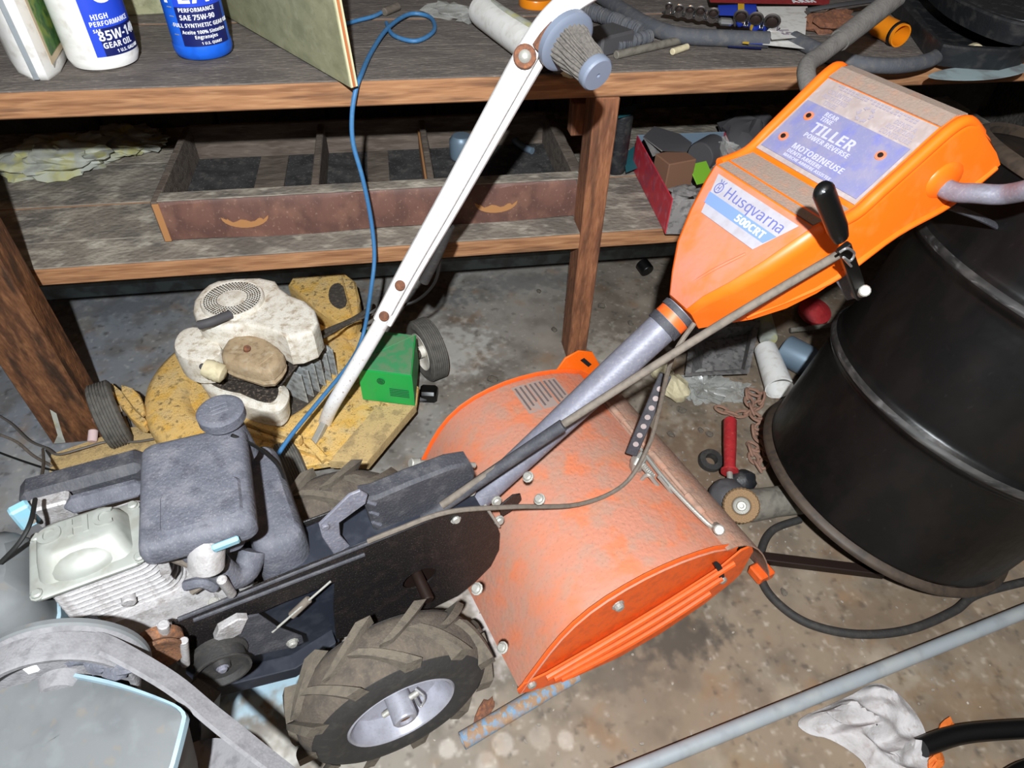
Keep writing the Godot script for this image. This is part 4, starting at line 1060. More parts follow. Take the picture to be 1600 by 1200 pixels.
func materials_more() -> void:
	mat("deck_yellow", Color(1, 1, 1), 0.8, 0.0, tex(211, 512, c8(214, 176, 106), [[c8(196, 172, 128), 0.42, 0.66, 0.9, 4.0, 4], [c8(214, 160, 58), 0.55, 0.75, 0.8, 5.0, 4], [c8(60, 52, 40), 0.66, 0.78, 0.8, 14.0, 5], [c8(50, 42, 34), 0.74, 0.8, 0.8, 90.0, 2]]), Vector3.ONE * 2.5, 1, 0.3)
	mat("deck_tan", Color(1, 1, 1), 0.9, 0.0, tex(213, 256, c8(190, 162, 112), [[c8(136, 116, 84), 0.5, 0.75, 0.8, 6.0, 4], [c8(70, 60, 46), 0.74, 0.8, 0.7, 50.0, 2]]), Vector3.ONE * 3.0, 1, 0.3)
	mat("stain_dark", Color(1, 1, 1), 0.9, 0.0, tex(217, 256, c8(62, 56, 50), [[c8(110, 98, 84), 0.55, 0.75, 0.8, 12.0, 4]]), Vector3.ONE * 5.0, 1, 0.5)
	mat("mower_white", Color(1, 1, 1), 0.65, 0.0, tex(219, 512, c8(224, 218, 206), [[c8(186, 174, 156), 0.48, 0.72, 0.8, 5.0, 5], [c8(140, 118, 92), 0.64, 0.8, 0.7, 8.0, 5], [c8(80, 66, 54), 0.74, 0.8, 0.6, 60.0, 2]]), Vector3.ONE * 4.0, 1, 0.2)
	mat("mower_tan", Color(1, 1, 1), 0.85, 0.0, tex(223, 256, c8(164, 142, 112), [[c8(120, 98, 72), 0.5, 0.72, 0.8, 6.0, 4], [c8(196, 184, 164), 0.6, 0.8, 0.7, 5.0, 4]]), Vector3.ONE * 6.0, 1, 0.4)
	mat("grime", Color(1, 1, 1), 0.8, 0.0, tex(227, 256, c8(52, 44, 38), [[c8(150, 134, 116), 0.58, 0.7, 0.9, 12.0, 4], [c8(24, 21, 19), 0.5, 0.7, 0.8, 7.0, 4]]), Vector3.ONE * 7.0, 1, 0.6)
	mat("fin_gray", Color(1, 1, 1), 0.7, 0.2, tex(229, 256, c8(168, 172, 172), [[c8(90, 86, 82), 0.5, 0.72, 0.9, 7.0, 4]]), Vector3.ONE * 7.0)
	mat("handle_white", Color(1, 1, 1), 0.4, 0.0, tex(233, 512, c8(236, 234, 233), [[c8(206, 194, 184), 0.6, 0.8, 0.6, 6.0, 4], [c8(130, 100, 86), 0.82, 0.84, 0.9, 22.0, 3]]), Vector3.ONE * 3.5)
	mat("rust", Color(1, 1, 1), 0.9, 0.0, tex(239, 256, c8(120, 78, 56), [[c8(78, 54, 46), 0.45, 0.7, 0.9, 8.0, 4], [c8(176, 108, 62), 0.6, 0.8, 0.8, 9.0, 4]]), Vector3.ONE * 9.0, 1, 0.6)
	mat("rust_chain", Color(1, 1, 1), 0.95, 0.0, tex(241, 256, c8(134, 104, 90), [[c8(160, 112, 80), 0.5, 0.75, 0.9, 8.0, 4]]), Vector3.ONE * 20.0, 1, 0.6)
	mat("green_box", Color(1, 1, 1), 0.4, 0.0, tex(243, 256, c8(24, 160, 72), [[c8(58, 140, 84), 0.5, 0.75, 0.5, 4.0, 4]]), Vector3.ONE * 3.0)
	mat("green_top", Color(1, 1, 1), 0.75, 0.0, tex(247, 256, c8(60, 140, 88), [[c8(112, 128, 98), 0.4, 0.62, 0.9, 4.0, 5], [c8(110, 116, 90), 0.66, 0.8, 0.6, 30.0, 3]]), Vector3.ONE * 5.0)
	mat("print_dark_green", c8(10, 66, 34), 0.6)
	mat("plastic_white", Color(1, 1, 1), 0.5, 0.0, tex(251, 256, c8(232, 230, 226), [[c8(196, 188, 178), 0.55, 0.75, 0.8, 5.0, 5]]), Vector3.ONE * 5.0)
	mat("plastic_clear", Color(0.78, 0.78, 0.76, 0.32), 0.25, 0.0)
	M.barrel_black.metallic_specular = 0.4
	M.plastic_clear.transparency = BaseMaterial3D.TRANSPARENCY_ALPHA
	mat("label_green", Color(1, 1, 1), 0.6, 0.0, tex(257, 256, c8(66, 108, 46), [[c8(150, 150, 50), 0.5, 0.72, 0.8, 3.0, 3], [c8(24, 62, 34), 0.52, 0.7, 0.9, 5.0, 4], [c8(120, 128, 100), 0.64, 0.8, 0.6, 9.0, 4]]), Vector3.ONE * 5.0)
	mat("label_cream", c8(200, 180, 150), 0.8)
	mat("royal_blue", c8(36, 70, 200), 0.4)
	mat("deep_blue", c8(16, 26, 90), 0.4)
	mat("bottle_blue", Color(1, 1, 1), 0.35, 0.0, tex(259, 256, c8(24, 98, 216), [[c8(14, 66, 160), 0.55, 0.75, 0.6, 4.0, 4]]), Vector3.ONE * 4.0)
	mat("yellow_print", c8(226, 182, 40), 0.6)
	mat("ply_face", Color(1, 1, 1), 0.8, 0.0, tex(263, 512, c8(150, 148, 116), [[c8(112, 112, 84), 0.45, 0.7, 0.8, 5.0, 5], [c8(178, 174, 146), 0.58, 0.8, 0.7, 9.0, 4], [c8(90, 88, 70), 0.72, 0.8, 0.6, 40.0, 3]]), Vector3(2.5, 2.5, 2.5))
	mat("ply_edge", Color(1, 1, 1), 0.85, 0.0, tex(269, 256, c8(206, 200, 164), [[c8(160, 150, 110), 0.55, 0.75, 0.8, 6.0, 4]]), Vector3(6.0, 1.0, 6.0))
	mat("ply_red", c8(186, 104, 58), 0.85)
	mat("cord_blue", Color(1, 1, 1), 0.55, 0.0, tex(271, 256, c8(58, 112, 160), [[c8(96, 132, 160), 0.55, 0.75, 0.8, 9.0, 3]]), Vector3.ONE * 5.0)
	mat("hose_gray", Color(1, 1, 1), 0.8, 0.0, tex(277, 256, c8(74, 76, 82), [[c8(112, 106, 100), 0.5, 0.75, 0.8, 6.0, 4]]), Vector3.ONE * 5.0, 1, 0.3)
	mat("chrome", Color(0.82, 0.82, 0.83), 0.18, 1.0)
	mat("amber", Color(0.86, 0.5, 0.08), 0.3)
	mat("tray_black", Color(1, 1, 1), 0.5, 0.0, tex(281, 256, c8(30, 31, 34), [[c8(84, 80, 76), 0.52, 0.75, 0.8, 5.0, 5]]), Vector3.ONE * 4.0, 1, 0.2)
	mat("filter_gray", c8(112, 120, 136), 0.55)
	mat("filter_mesh", Color(1, 1, 1), 0.95, 0.0, tex(283, 256, c8(104, 98, 92), [[c8(60, 56, 54), 0.5, 0.7, 0.8, 14.0, 3]]), Vector3.ONE * 9.0, 1, 0.6)
	mat("old_wood", Color(1, 1, 1), 0.9, 0.0, tex(287, 512, c8(104, 92, 82), [[c8(70, 58, 50), 0.42, 0.68, 0.8, 6.0, 4], [c8(140, 128, 114), 0.6, 0.8, 0.6, 12.0, 3]]), Vector3(0.8, 5.0, 3.0), 1, 0.4)
	mat("drawer_red", Color(1, 1, 1), 0.6, 0.0, tex(293, 512, c8(110, 76, 66), [[c8(80, 56, 50), 0.42, 0.68, 0.85, 4.0, 5], [c8(146, 106, 86), 0.58, 0.78, 0.6, 5.0, 4], [c8(196, 170, 150), 0.75, 0.81, 0.5, 50.0, 2]]), Vector3(2.0, 1.4, 2.0))
	mat("drawer_dark", Color(1, 1, 1), 0.95, 0.0, tex(307, 512, c8(56, 54, 54), [[c8(30, 28, 28), 0.45, 0.7, 0.9, 4.0, 4], [c8(104, 98, 92), 0.6, 0.8, 0.7, 8.0, 5], [c8(170, 166, 160), 0.75, 0.81, 0.6, 40.0, 2]]), Vector3.ONE * 2.5)
	mat("bare_wood", c8(168, 118, 72), 0.8)
	mat("bag_white", Color(1, 1, 1), 0.55, 0.0, tex(311, 256, c8(176, 178, 168), [[c8(186, 176, 70), 0.62, 0.74, 0.8, 3.0, 3], [c8(120, 120, 114), 0.5, 0.75, 0.7, 5.0, 4]]), Vector3.ONE * 3.0)
	mat("carton_red", Color(1, 1, 1), 0.5, 0.0, tex(313, 256, c8(196, 48, 62), [[c8(150, 62, 88), 0.5, 0.7, 0.8, 4.0, 4], [c8(206, 130, 140), 0.64, 0.8, 0.7, 6.0, 4]]), Vector3.ONE * 3.0)
	mat("carton_gray", Color(1, 1, 1), 0.8, 0.0, tex(317, 256, c8(126, 122, 120), [[c8(62, 60, 60), 0.55, 0.72, 0.8, 9.0, 5], [c8(170, 166, 162), 0.62, 0.8, 0.6, 7.0, 4]]), Vector3.ONE * 4.0)
	mat("carton_brown", c8(116, 82, 62), 0.85)
	mat("card_dark", c8(70, 68, 70), 0.7)
	mat("foil", Color(0.45, 0.52, 0.58), 0.45, 0.3)
	mat("card_green", c8(110, 160, 40), 0.6)
	mat("teal", c8(40, 96, 104), 0.5)
	mat("bright_red", Color(1, 1, 1), 0.45, 0.0, tex(331, 256, c8(160, 40, 44), [[c8(124, 30, 34), 0.5, 0.75, 0.7, 6.0, 4], [c8(200, 110, 96), 0.68, 0.8, 0.6, 9.0, 4]]), Vector3.ONE * 6.0)
	mat("wire_bristle", Color(1, 1, 1), 0.8, 0.2, tex(337, 256, c8(152, 122, 88), [[c8(96, 76, 54), 0.45, 0.7, 0.9, 20.0, 2]]), Vector3.ONE * 20.0, 1, 1.0)
	mat("tool_gray", Color(1, 1, 1), 0.7, 0.0, tex(347, 256, c8(116, 110, 100), [[c8(76, 72, 66), 0.5, 0.72, 0.8, 6.0, 4]]), Vector3.ONE * 6.0)
	mat("cream", Color(1, 1, 1), 0.8, 0.0, tex(349, 256, c8(206, 194, 160), [[c8(160, 146, 116), 0.5, 0.75, 0.8, 6.0, 4]]), Vector3.ONE * 6.0)
	mat("pipe_gray", Color(1, 1, 1), 0.5, 0.1, tex(353, 256, c8(146, 152, 156), [[c8(166, 166, 162), 0.5, 0.75, 0.7, 4.0, 3], [c8(118, 122, 126), 0.6, 0.8, 0.6, 7.0, 4]]), Vector3.ONE * 2.0)
	mat("rag", Color(1, 1, 1), 0.95, 0.0, tex(359, 512, c8(176, 172, 172), [[c8(140, 134, 132), 0.48, 0.7, 0.75, 5.0, 5], [c8(120, 108, 98), 0.66, 0.8, 0.6, 9.0, 4]]), Vector3.ONE * 5.0, 1, 0.3)
	mat("blue_rust", Color(1, 1, 1), 0.8, 0.0, tex(367, 256, c8(142, 112, 86), [[c8(92, 142, 188), 0.5, 0.56, 1.0, 6.0, 4], [c8(176, 150, 116), 0.64, 0.76, 0.8, 9.0, 3]]), Vector3.ONE * 8.0, 1, 0.3)
	mat("rock", Color(1, 1, 1), 0.95, 0.0, tex(373, 256, c8(96, 88, 78), [[c8(62, 56, 50), 0.5, 0.7, 0.8, 6.0, 4]]), Vector3.ONE * 6.0, 1, 0.6)
	mat("orange_scrap", c8(196, 98, 30), 0.8)
	mat("pink_chalk", c8(206, 180, 180), 0.9)
	mat("wire_silver", Color(0.5, 0.48, 0.46), 0.45, 0.6)

func barrel() -> void:
	var ax := Vector3(0.267, 1.0, -0.008).normalized()
	var b := Basis(ax.cross(Vector3.BACK).normalized(), ax, Vector3.ZERO)
	b.z = b.x.cross(b.y)
	var base := Vector3(1.221, 0.099, -0.957)
	var o := thing("oil_drum", "big black steel drum leaning to the right beside the tiller", "drum", base, Basis(), "", true)
	var xf := Transform3D(b, Vector3.ZERO)
	var pr := [Vector2(0, 0.02), Vector2(0.325, 0.02), Vector2(0.334, 0.03)]
	for h in [0.345, 0.66]:
		pr.append(Vector2(0.338, h - 0.04))
		for k in 9:
			var u := k / 8.0
			pr.append(Vector2(0.338 + 0.016 * pow(sin(PI * u), 1.4), h - 0.026 + 0.052 * u))
		pr.append(Vector2(0.338, h + 0.04))
	pr.append_array([Vector2(0.338, 0.83), Vector2(0.334, 0.85), Vector2(0.325, 0.845), Vector2(0.0, 0.84)])
	part("drum_body", S.new().lathe(pr, xf, 96), M.barrel_black, o)
	for h in [0.0, 0.842]:
		part("chime", S.new().lathe([Vector2(0.328, h), Vector2(0.346, h + 0.002), Vector2(0.349, h + 0.01), Vector2(0.346, h + 0.018), Vector2(0.334, h + 0.026), Vector2(0.328, h + 0.02), Vector2(0.328, h)], xf, 96), M.barrel_rim, o, "worn brown rim")
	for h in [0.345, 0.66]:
		part("rib_sheen_scuff", S.new().lathe([Vector2(0.352, h - 0.004), Vector2(0.3545, h), Vector2(0.3535, h + 0.007), Vector2(0.348, h + 0.014), Vector2(0.35, h), Vector2(0.352, h - 0.004)], xf, 96), M.rib_sheen_scuff, o, "scuffed top of the rolled rib with its highlight painted in")  # rib highlight painted into the grey of the scuffed ring
	part("bung", S.new().lathe([Vector2(0.035, 0.838), Vector2(0.035, 0.85), Vector2(0.0, 0.85)], Transform3D(b, b * Vector3(0.2, 0, 0.05)), 20), M.barrel_rim, o)
	# blocks that the raised side rests on, hidden behind the rim
	var w := S.new()
	w.box(Vector3(1.16, 0.053, -1.12), Vector3(0.2, 0.106, 0.12), 0.005, Basis(Vector3.UP, 0.3))
	solo("timber_block", w, M.wood_post, "dark timber block under the raised side of the black drum", "timber block")

func mower_wheel(o: Node3D, c: Vector3, a: Vector3, r: float, w: float) -> void:
	var xf := S.axis(c - a * w * 0.5, c + a * w * 0.5)
	var pr := [Vector2(r * 0.6, 0.002), Vector2(r * 0.8, -0.004), Vector2(r * 0.94, 0.0)]
	for k in 7:
		var u := (k + 0.5) / 7.0
		var y := w * (0.06 + 0.88 * u)
		pr.append(Vector2(r, y - w * 0.05)); pr.append(Vector2(r, y + w * 0.03)); pr.append(Vector2(r - 0.004, y + w * 0.04)); pr.append(Vector2(r - 0.004, y + w * 0.065))
	pr.append_array([Vector2(r * 0.94, w), Vector2(r * 0.8, w + 0.004), Vector2(r * 0.6, w - 0.002), Vector2(r * 0.6, 0.002)])
	var ty := part("wheel_tyre", S.new().lathe(pr, xf, 44), M.small_tyre, o, "", 30.0)
	part("wheel_disc", S.new().lathe([Vector2(r * 0.61, 0.0), Vector2(r * 0.58, 0.004), Vector2(r * 0.5, 0.01), Vector2(r * 0.2, 0.012), Vector2(r * 0.18, -0.004), Vector2(r * 0.18, w + 0.004), Vector2(r * 0.2, w - 0.012), Vector2(r * 0.5, w - 0.01), Vector2(r * 0.58, w - 0.004), Vector2(r * 0.61, w), Vector2(r * 0.61, 0.0)], xf, 32), M.mower_white, ty)
	part("wheel_bolt", S.new().rod(c + a * (w * 0.5), c + a * (w * 0.5 + 0.018), 0.009, 8), M.rust, ty)

func mower() -> void:
	var cen := fl(400, 590, 0.14)
	var o := thing("lawn_mower", "old yellow lawn mower with a dirty white engine under the bench", "lawn mower", Vector3(cen.x, 0, cen.z))
	var x := Transform3D(Basis(), Vector3(cen.x, 0, cen.z))
	var dk := part("round_deck", S.new().lathe([Vector2(0.268, 0.03), Vector2(0.272, 0.03), Vector2(0.274, 0.11), Vector2(0.268, 0.13), Vector2(0.25, 0.142), Vector2(0.19, 0.145), Vector2(0.175, 0.135), Vector2(0.165, 0.122), Vector2(0.0, 0.12), Vector2(0.0, 0.112), Vector2(0.262, 0.112), Vector2(0.268, 0.03)], x.scaled_local(Vector3(1.17, 1.0, 1.17)), 64), M.deck_yellow, o, "round yellow steel deck")
	dk.scale = Vector3.ONE
	part("deck_plate", slab([[470, 500], [545, 500], [655, 605], [650, 632], [560, 724], [515, 722], [430, 735], [300, 722], [280, 700], [330, 690], [420, 640]], 0.135, 0.02, 0, 0.003), M.deck_yellow, o)
	part("deck_side", slab([[588, 634], [650, 632], [574, 722], [514, 720]], 0.142, 0.03, 0, 0.003), M.deck_tan, o, "faded tan side plate")
	part("oil_stain", slab([[455, 560], [500, 530], [540, 560], [545, 610], [500, 650], [440, 660], [420, 640]], 0.1365, 0.003, 2, 0.001), M.stain_dark, dk)
	var ch := part("rear_chute", slab([[440, 434], [500, 428], [552, 424], [566, 482], [548, 512], [520, 500], [480, 470]], 0.2, 0.06, 1, 0.01), M.deck_yellow, o)
	part("chute_fin", S.new().bar(fl(534, 434, 0.21), fl(549, 492, 0.21), 0.004, 0.02), M.deck_yellow, ch)
	part("chute_stain", slab([[515, 445], [535, 440], [545, 475], [530, 485], [512, 470]], 0.2012, 0.002, 2, 0.0005), M.stain_dark, ch)
	part("height_lever", S.new().tube(S.spline([fl(455, 552, 0.27), fl(505, 520, 0.24), fl(550, 500, 0.22), fl(585, 478, 0.21)], 5), 0.008, 8), M.stain_dark, o)
	# lower bracket and lug pieces on the left and front
	part("axle_bracket", slab([[160, 595], [180, 600], [232, 655], [222, 668], [200, 650]], 0.12, 0.03, 1), M.deck_yellow, o)
	part("axle_bracket", slab([[180, 598], [215, 608], [228, 640], [218, 650]], 0.15, 0.015, 1), M.deck_yellow, o)
	part("front_shield", S.new().loft([fpoly([[80, 710], [200, 668], [300, 660], [320, 720], [200, 740], [75, 760]], 0.012), fpoly([[80, 710], [200, 668], [300, 660], [320, 720], [200, 740], [75, 760]], 0.03)]), M.deck_tan, o)
	part("deck_rib", S.new().bar(fl(385, 660, 0.16), fl(470, 690, 0.16), 0.02, 0.03), M.deck_yellow, o)
	part("front_lip", S.new().bar(fl(375, 672, 0.15), fl(520, 722, 0.13), 0.012, 0.035), M.deck_yellow, o)
	# wheels
	var ax := Vector3(-0.92, 0.0, 0.39)
	mower_wheel(o, fl(172, 648, 0.095), ax, 0.1, 0.06)
	mower_wheel(o, fl(668, 546, 0.1), ax, 0.105, 0.055)
	mower_wheel(o, fl(458, 735, 0.085), ax, 0.085, 0.05)
	part("wheel_axle", S.new().rod(fl(600, 606, 0.11), fl(662, 548, 0.1), 0.009, 10), M.stain_dark, o)
	part("wheel_axle", S.new().rod(fl(250, 640, 0.1), fl(176, 648, 0.095), 0.009, 10), M.stain_dark, o)
	# engine block and shroud
	part("engine_base", S.new().lathe([Vector2(0.13, 0.12), Vector2(0.13, 0.19), Vector2(0.1, 0.2), Vector2(0.1, 0.3), Vector2(0, 0.3)], Transform3D(Basis(), fl(390, 545, 0.2) * Vector3(1, 0, 1)), 28), M.grime, o)
	var top := rounded(fpoly([[318, 446], [345, 434], [425, 431], [442, 455], [490, 474], [499, 512], [452, 530], [432, 518], [392, 506], [356, 510], [312, 506], [297, 476]], 0.42), 1)
	var sh := part("engine_shroud", S.new().loft([lower(top, 0.325), lower(top, 0.33, 0.003), lower(top, 0.405, 0.002), lower(top, 0.415, -0.002), lower(top, 0.419, -0.009), lower(top, 0.4205, -0.02)]), M.mower_white, o, "grimy white engine shroud")
	#part("shroud_flare", slab([[396, 505], [452, 528], [499, 508], [505, 540], [458, 560], [436, 545]], 0.385, 0.07, 1, 0.01), M.mower_white, sh)
	# perforated screen
	var sc := fl(364, 470, 0.423)
	var scr := part("starter_screen", S.new().lathe([Vector2(0.0, 0.012), Vector2(0.03, 0.012), Vector2(0.036, 0.009), Vector2(0.076, 0.008), Vector2(0.08, 0.01), Vector2(0.083, 0.006), Vector2(0.083, -0.004), Vector2(0.0, -0.004)], Transform3D(Basis(), sc), 40), M.mower_white, o)
	var hs := S.new()
	for rr in 6:
		var r := 0.041 + 0.0063 * rr
		var n := 34 + rr * 4
		for k in n:
			var a := TAU * (k + 0.5 * (rr % 2)) / n
			hs.box(sc + Vector3(cos(a) * r, 0.0088, sin(a) * r), Vector3(0.0035, 0.0012, 0.0042), 0.0, Basis(Vector3.UP, -a))
	var ho := part("screen_hole", hs, M.dark_hole, scr); ho.set_meta("kind", "stuff")
	# side lobe, starter grip, air cleaner, tank, primer
	var lo := rounded(fpoly([[266, 540], [280, 512], [312, 506], [345, 535], [348, 552], [322, 566], [284, 562]], 0.36), 2)
	part("side_cover", S.new().loft([lower(lo, 0.28), lower(lo, 0.34, 0.002), lower(lo, 0.356, -0.004), lower(lo, 0.36, -0.014)]), M.mower_white, o)
	part("grip_neck", S.new().rod(fl(343, 520, 0.37), fl(337, 503, 0.42), 0.013, 10), M.mower_white, o)
	part("starter_grip", S.new().tube(S.spline([fl(311, 508, 0.44), fl(330, 503, 0.445), fl(360, 491, 0.44)], 4), 0.0125, 10), M.card_dark, o, "dark T-shaped starter grip")
	var ac := rounded(fpoly([[344, 545], [358, 523], [402, 519], [442, 545], [440, 562], [418, 583], [366, 568], [346, 560]], 0.385), 1)
	var acp := part("air_cleaner", S.new().loft([lower(ac, 0.325, -0.004), lower(ac, 0.337, 0.002), lower(ac, 0.347, -0.003), lower(ac, 0.351, 0.002), lower(ac, 0.374, 0.0), lower(ac, 0.383, -0.008), lower(ac, 0.386, -0.025)]), M.mower_tan, o, "tan air cleaner lid")
	part("cover_nut", S.new().rod(fl(386, 548, 0.384), fl(386, 543, 0.398), 0.009, 10), M.rust, acp)
	part("embossed_rib", S.new().bar(fl(402, 570, 0.387), fl(424, 553, 0.387), 0.014, 0.004), M.mower_tan, acp)
	var tk := rounded(fpoly([[306, 586], [330, 572], [430, 590], [450, 604], [444, 628], [424, 640], [330, 612]], 0.255), 2)
	var tkp := part("fuel_tank", S.new().loft([lower(tk, 0.165, -0.02), lower(tk, 0.175, -0.006), lower(tk, 0.225, 0.0), lower(tk, 0.23, 0.004), lower(tk, 0.24, 0.004), lower(tk, 0.245, -0.002), lower(tk, 0.255, -0.012)]), M.mower_white, o)
	part("tank_grime", S.new().loft([lower(tk, 0.25, -0.02), lower(tk, 0.258, -0.024)]), M.grime, tkp)
	part("filler_cap", S.new().lathe([Vector2(0.012, 0), Vector2(0.024, 0.006), Vector2(0.026, 0.02), Vector2(0.0245, 0.024), Vector2(0.026, 0.03), Vector2(0.0245, 0.034), Vector2(0.026, 0.04), Vector2(0.022, 0.055), Vector2(0.0, 0.056)], S.axis(fl(352, 586, 0.345), fl(318, 573, 0.365)), 24), M.cream, o)
	part("cap_tip", S.new().ball(fl(317, 573, 0.367), Vector3(0.009, 0.009, 0.009)), M.card_dark, o)
	part("carburettor", S.new().box(fl(385, 580, 0.29), Vector3(0.13, 0.05, 0.06), 0.015, Basis(Vector3.UP, -0.3)), M.grime, o)
	part("governor_plate", S.new().bar(fl(432, 600, 0.275), fl(478, 545, 0.3), 0.03, 0.006), M.grime, o)
	for k in 6:
		var fd := (fl(508, 556, 0.2) - fl(456, 602, 0.2)).normalized()
		var c := fl(458, 600, 0.2).lerp(fl(506, 560, 0.2), k / 5.0)
		part("cooling_fin", S.new().box(c, Vector3(0.005, 0.11 - 0.006 * (k % 2), 0.085), 0.001, Basis(fd, Vector3.UP, fd.cross(Vector3.UP))), M.fin_gray, o)
	part("cylinder_head", S.new().box(fl(484, 566, 0.2), Vector3(0.1, 0.06, 0.05), 0.01, Basis(Vector3.UP, -0.5)), M.grime, o)
	part("spark_plug", S.new().rod(fl(500, 540, 0.25), fl(515, 548, 0.24), 0.011, 10), M.fin_gray, o)
	part("throttle_cable", S.new().tube(S.spline([fl(462, 548, 0.31), fl(500, 530, 0.31), fl(550, 503, 0.27), fl(600, 485, 0.3)], 5), 0.004, 6), M.stain_dark, o)
	# handle
	var z := -1.33
	var lowp := [fl(508, 660, 0.135), wz(520, 632, z), wz(560, 566, z), wz(606, 487, z - 0.012)]
	var lh := part("lower_handle", S.new().tube(S.spline(lowp, 5), 0.019, 16), M.handle_white, o, "scratched white lower handle tube")
	var up := [wz(598, 503, z), wz(640, 425, z), wz(700, 320, z), wz(760, 212, z), wz(818, 108, z), wz(842, 68, z), wz(868, 34, z), wz(905, 2, z), wz(960, -30, z)]
	var usp := S.spline(up, 6)
	var main := []; var lipr := []
	for i in usp.size():
		var t := (usp[mini(i + 1, usp.size() - 1)] - usp[maxi(i - 1, 0)]).normalized()
		var tc := (cam_p - usp[i]).normalized()
		tc = (tc - t * tc.dot(t)).normalized()
		var w := t.cross(tc) * (1.0 if t.cross(tc).x > 0.0 else -1.0)
		var k := lerpf(0.82, 1.0, minf(i / 24.0, 1.0))
		var p := PackedVector3Array()
		for q in [[-0.03, -0.010], [-0.031, 0.0], [-0.027, 0.007], [-0.02, 0.009], [0.004, 0.009], [0.011, 0.007], [0.014, 0.001], [0.014, -0.010]]: p.append(usp[i] + w * q[0] * k + tc * q[1])
		main.append(p)
		if i < 29:
			var l := PackedVector3Array()
			for q in [[0.015, -0.014], [0.0155, 0.001], [0.019, 0.004], [0.026, 0.003], [0.03, -0.003], [0.03, -0.014]]: l.append(usp[i] + w * q[0] * k + tc * q[1])
			lipr.append(l)
	var uh := part("upper_handle", S.new().loft(main), M.handle_white, o, "white channel-shaped upper handle")
	part("channel_lip", S.new().loft(lipr), M.handle_white, uh)
	for q in [[820, 88], [625, 446], [600, 494]]:
		var p := wz(q[0], q[1], z) + (cam_p - wz(q[0], q[1], z)).normalized() * 0.015
		var n := (cam_p - p).normalized()
		if q[0] == 820: part("rust_ring", S.new().lathe([Vector2(0.0, 0), Vector2(0.022, 0.0), Vector2(0.02, 0.003), Vector2(0.0, 0.003)], S.axis(p - n * 0.001, p + n), 18), M.rust, uh)
		part("rivet", S.new().lathe([Vector2(0.0125, 0), Vector2(0.012, 0.004), Vector2(0.007, 0.008), Vector2(0.0, 0.009)], S.axis(p, p + n), 16), M.zinc if q[0] == 820 else M.rust, uh)
	part("rust_patch", S.new().tube(S.spline([wz(838, 74, z + 0.008), wz(850, 56, z + 0.008), wz(866, 38, z + 0.008)], 5), 0.02, 16, 0.018, 0.45), M.rust, uh, "rusty bend")
	part("black_wrap", S.new().tube(S.spline([wz(702, 352, z - 0.01), wz(682, 400, z - 0.01), wz(662, 440, z - 0.01)], 5), 0.013, 10), M.tyre_wall, uh)
	part("cable", S.new().tube(S.spline([wz(690, 390, z - 0.02), wz(680, 440, z - 0.03), wz(650, 470, z - 0.05), wz(612, 480, z - 0.05)], 5), 0.004, 6), M.cable_dark, uh)
	part("handle_clevis", S.new().bar(fl(510, 655, 0.16), fl(490, 695, 0.13), 0.018, 0.02), M.zinc, o)
	part("handle_tab", S.new().bar(fl(480, 690, 0.15), fl(508, 720, 0.14), 0.02, 0.02), M.deck_yellow, o)
	# green carton standing on the deck
	var A := fl(568, 624, 0.145); var B := fl(648, 634, 0.145)
	var yt := above(A, 566, 576)
	var back := fl(652, 517, yt) - fl(646, 579, yt)
	var C2 := B + Vector3(back.x, 0, back.z); var D2 := A + Vector3(back.x, 0, back.z)
	var g := thing("green_carton", "bright green cardboard carton standing on the yellow mower deck", "carton", Vector3((A.x + C2.x) / 2, A.y, (A.z + C2.z) / 2))
	var base := PackedVector3Array([A, B, C2, D2])
	part("carton_body", S.new().loft([lower(base, A.y), lower(base, A.y + 0.003, 0.002), lower(base, yt - 0.003, 0.002), lower(base, yt)]), M.green_box, g)
	var tp := lower(base, yt + 0.0005, -0.003)
	part("lid_flap", S.new().loft([tp, lower(tp, yt + 0.003, -0.001)]), M.green_top, g, "dusty lid")
	part("lid_crease", S.new().rod(Vector3(lerpf(A.x, B.x, 0.35), yt + 0.003, lerpf(A.z, D2.z, 0.35)), C2 * Vector3(1, 0, 1) + Vector3(0, yt + 0.003, 0), 0.0018, 6), M.green_top, g)
	var e := (B - A).normalized()
	var nn := e.cross(Vector3.UP)
	if nn.z < 0: nn = -nn
	var mid := Vector3((A.x + B.x) / 2, lerpf(A.y, yt, 0.72), (A.z + B.z) / 2) + nn * 0.0035 - e * 0.014
	for r in [0.0105, 0.0065, 0.0025]:
		var pts := []
		for k in 15: pts.append(mid + e * cos(TAU * k / 14) * r + Vector3.UP * sin(TAU * k / 14) * r)
		part("printed_ring", S.new().tube(S.spline(pts, 2), 0.0011, 6), M.print_dark_green, g)
	for k in 5:
		var y := lerpf(A.y, yt, 0.5 - 0.055 * k)
		part("print_line", S.new().bar(A.lerp(B, 0.55) * Vector3(1, 0, 1) + Vector3(0, y, 0) + nn * 0.0025, A.lerp(B, 0.92) * Vector3(1, 0, 1) + Vector3(0, y, 0) + nn * 0.0025, 0.001, 0.003, nn), M.print_dark_green, g)
	# pleated cone filter on the handle
	var f0 := wz(884, 64, -1.305); var f1 := wz(929, 112, -1.225)
	var fo := thing("cone_filter", "grey pleated cone air filter stuck on the white mower handle", "air filter", f0)
	var L := (f1 - f0).length()
	var fx := S.axis(f0, f1)
	part("filter_flange", S.new().lathe([Vector2(0.0, -0.012), Vector2(0.05, -0.012), Vector2(0.057, -0.006), Vector2(0.057, 0.006), Vector2(0.048, 0.012), Vector2(0.0, 0.012)], fx, 40), M.filter_gray, fo)
	var rg := []
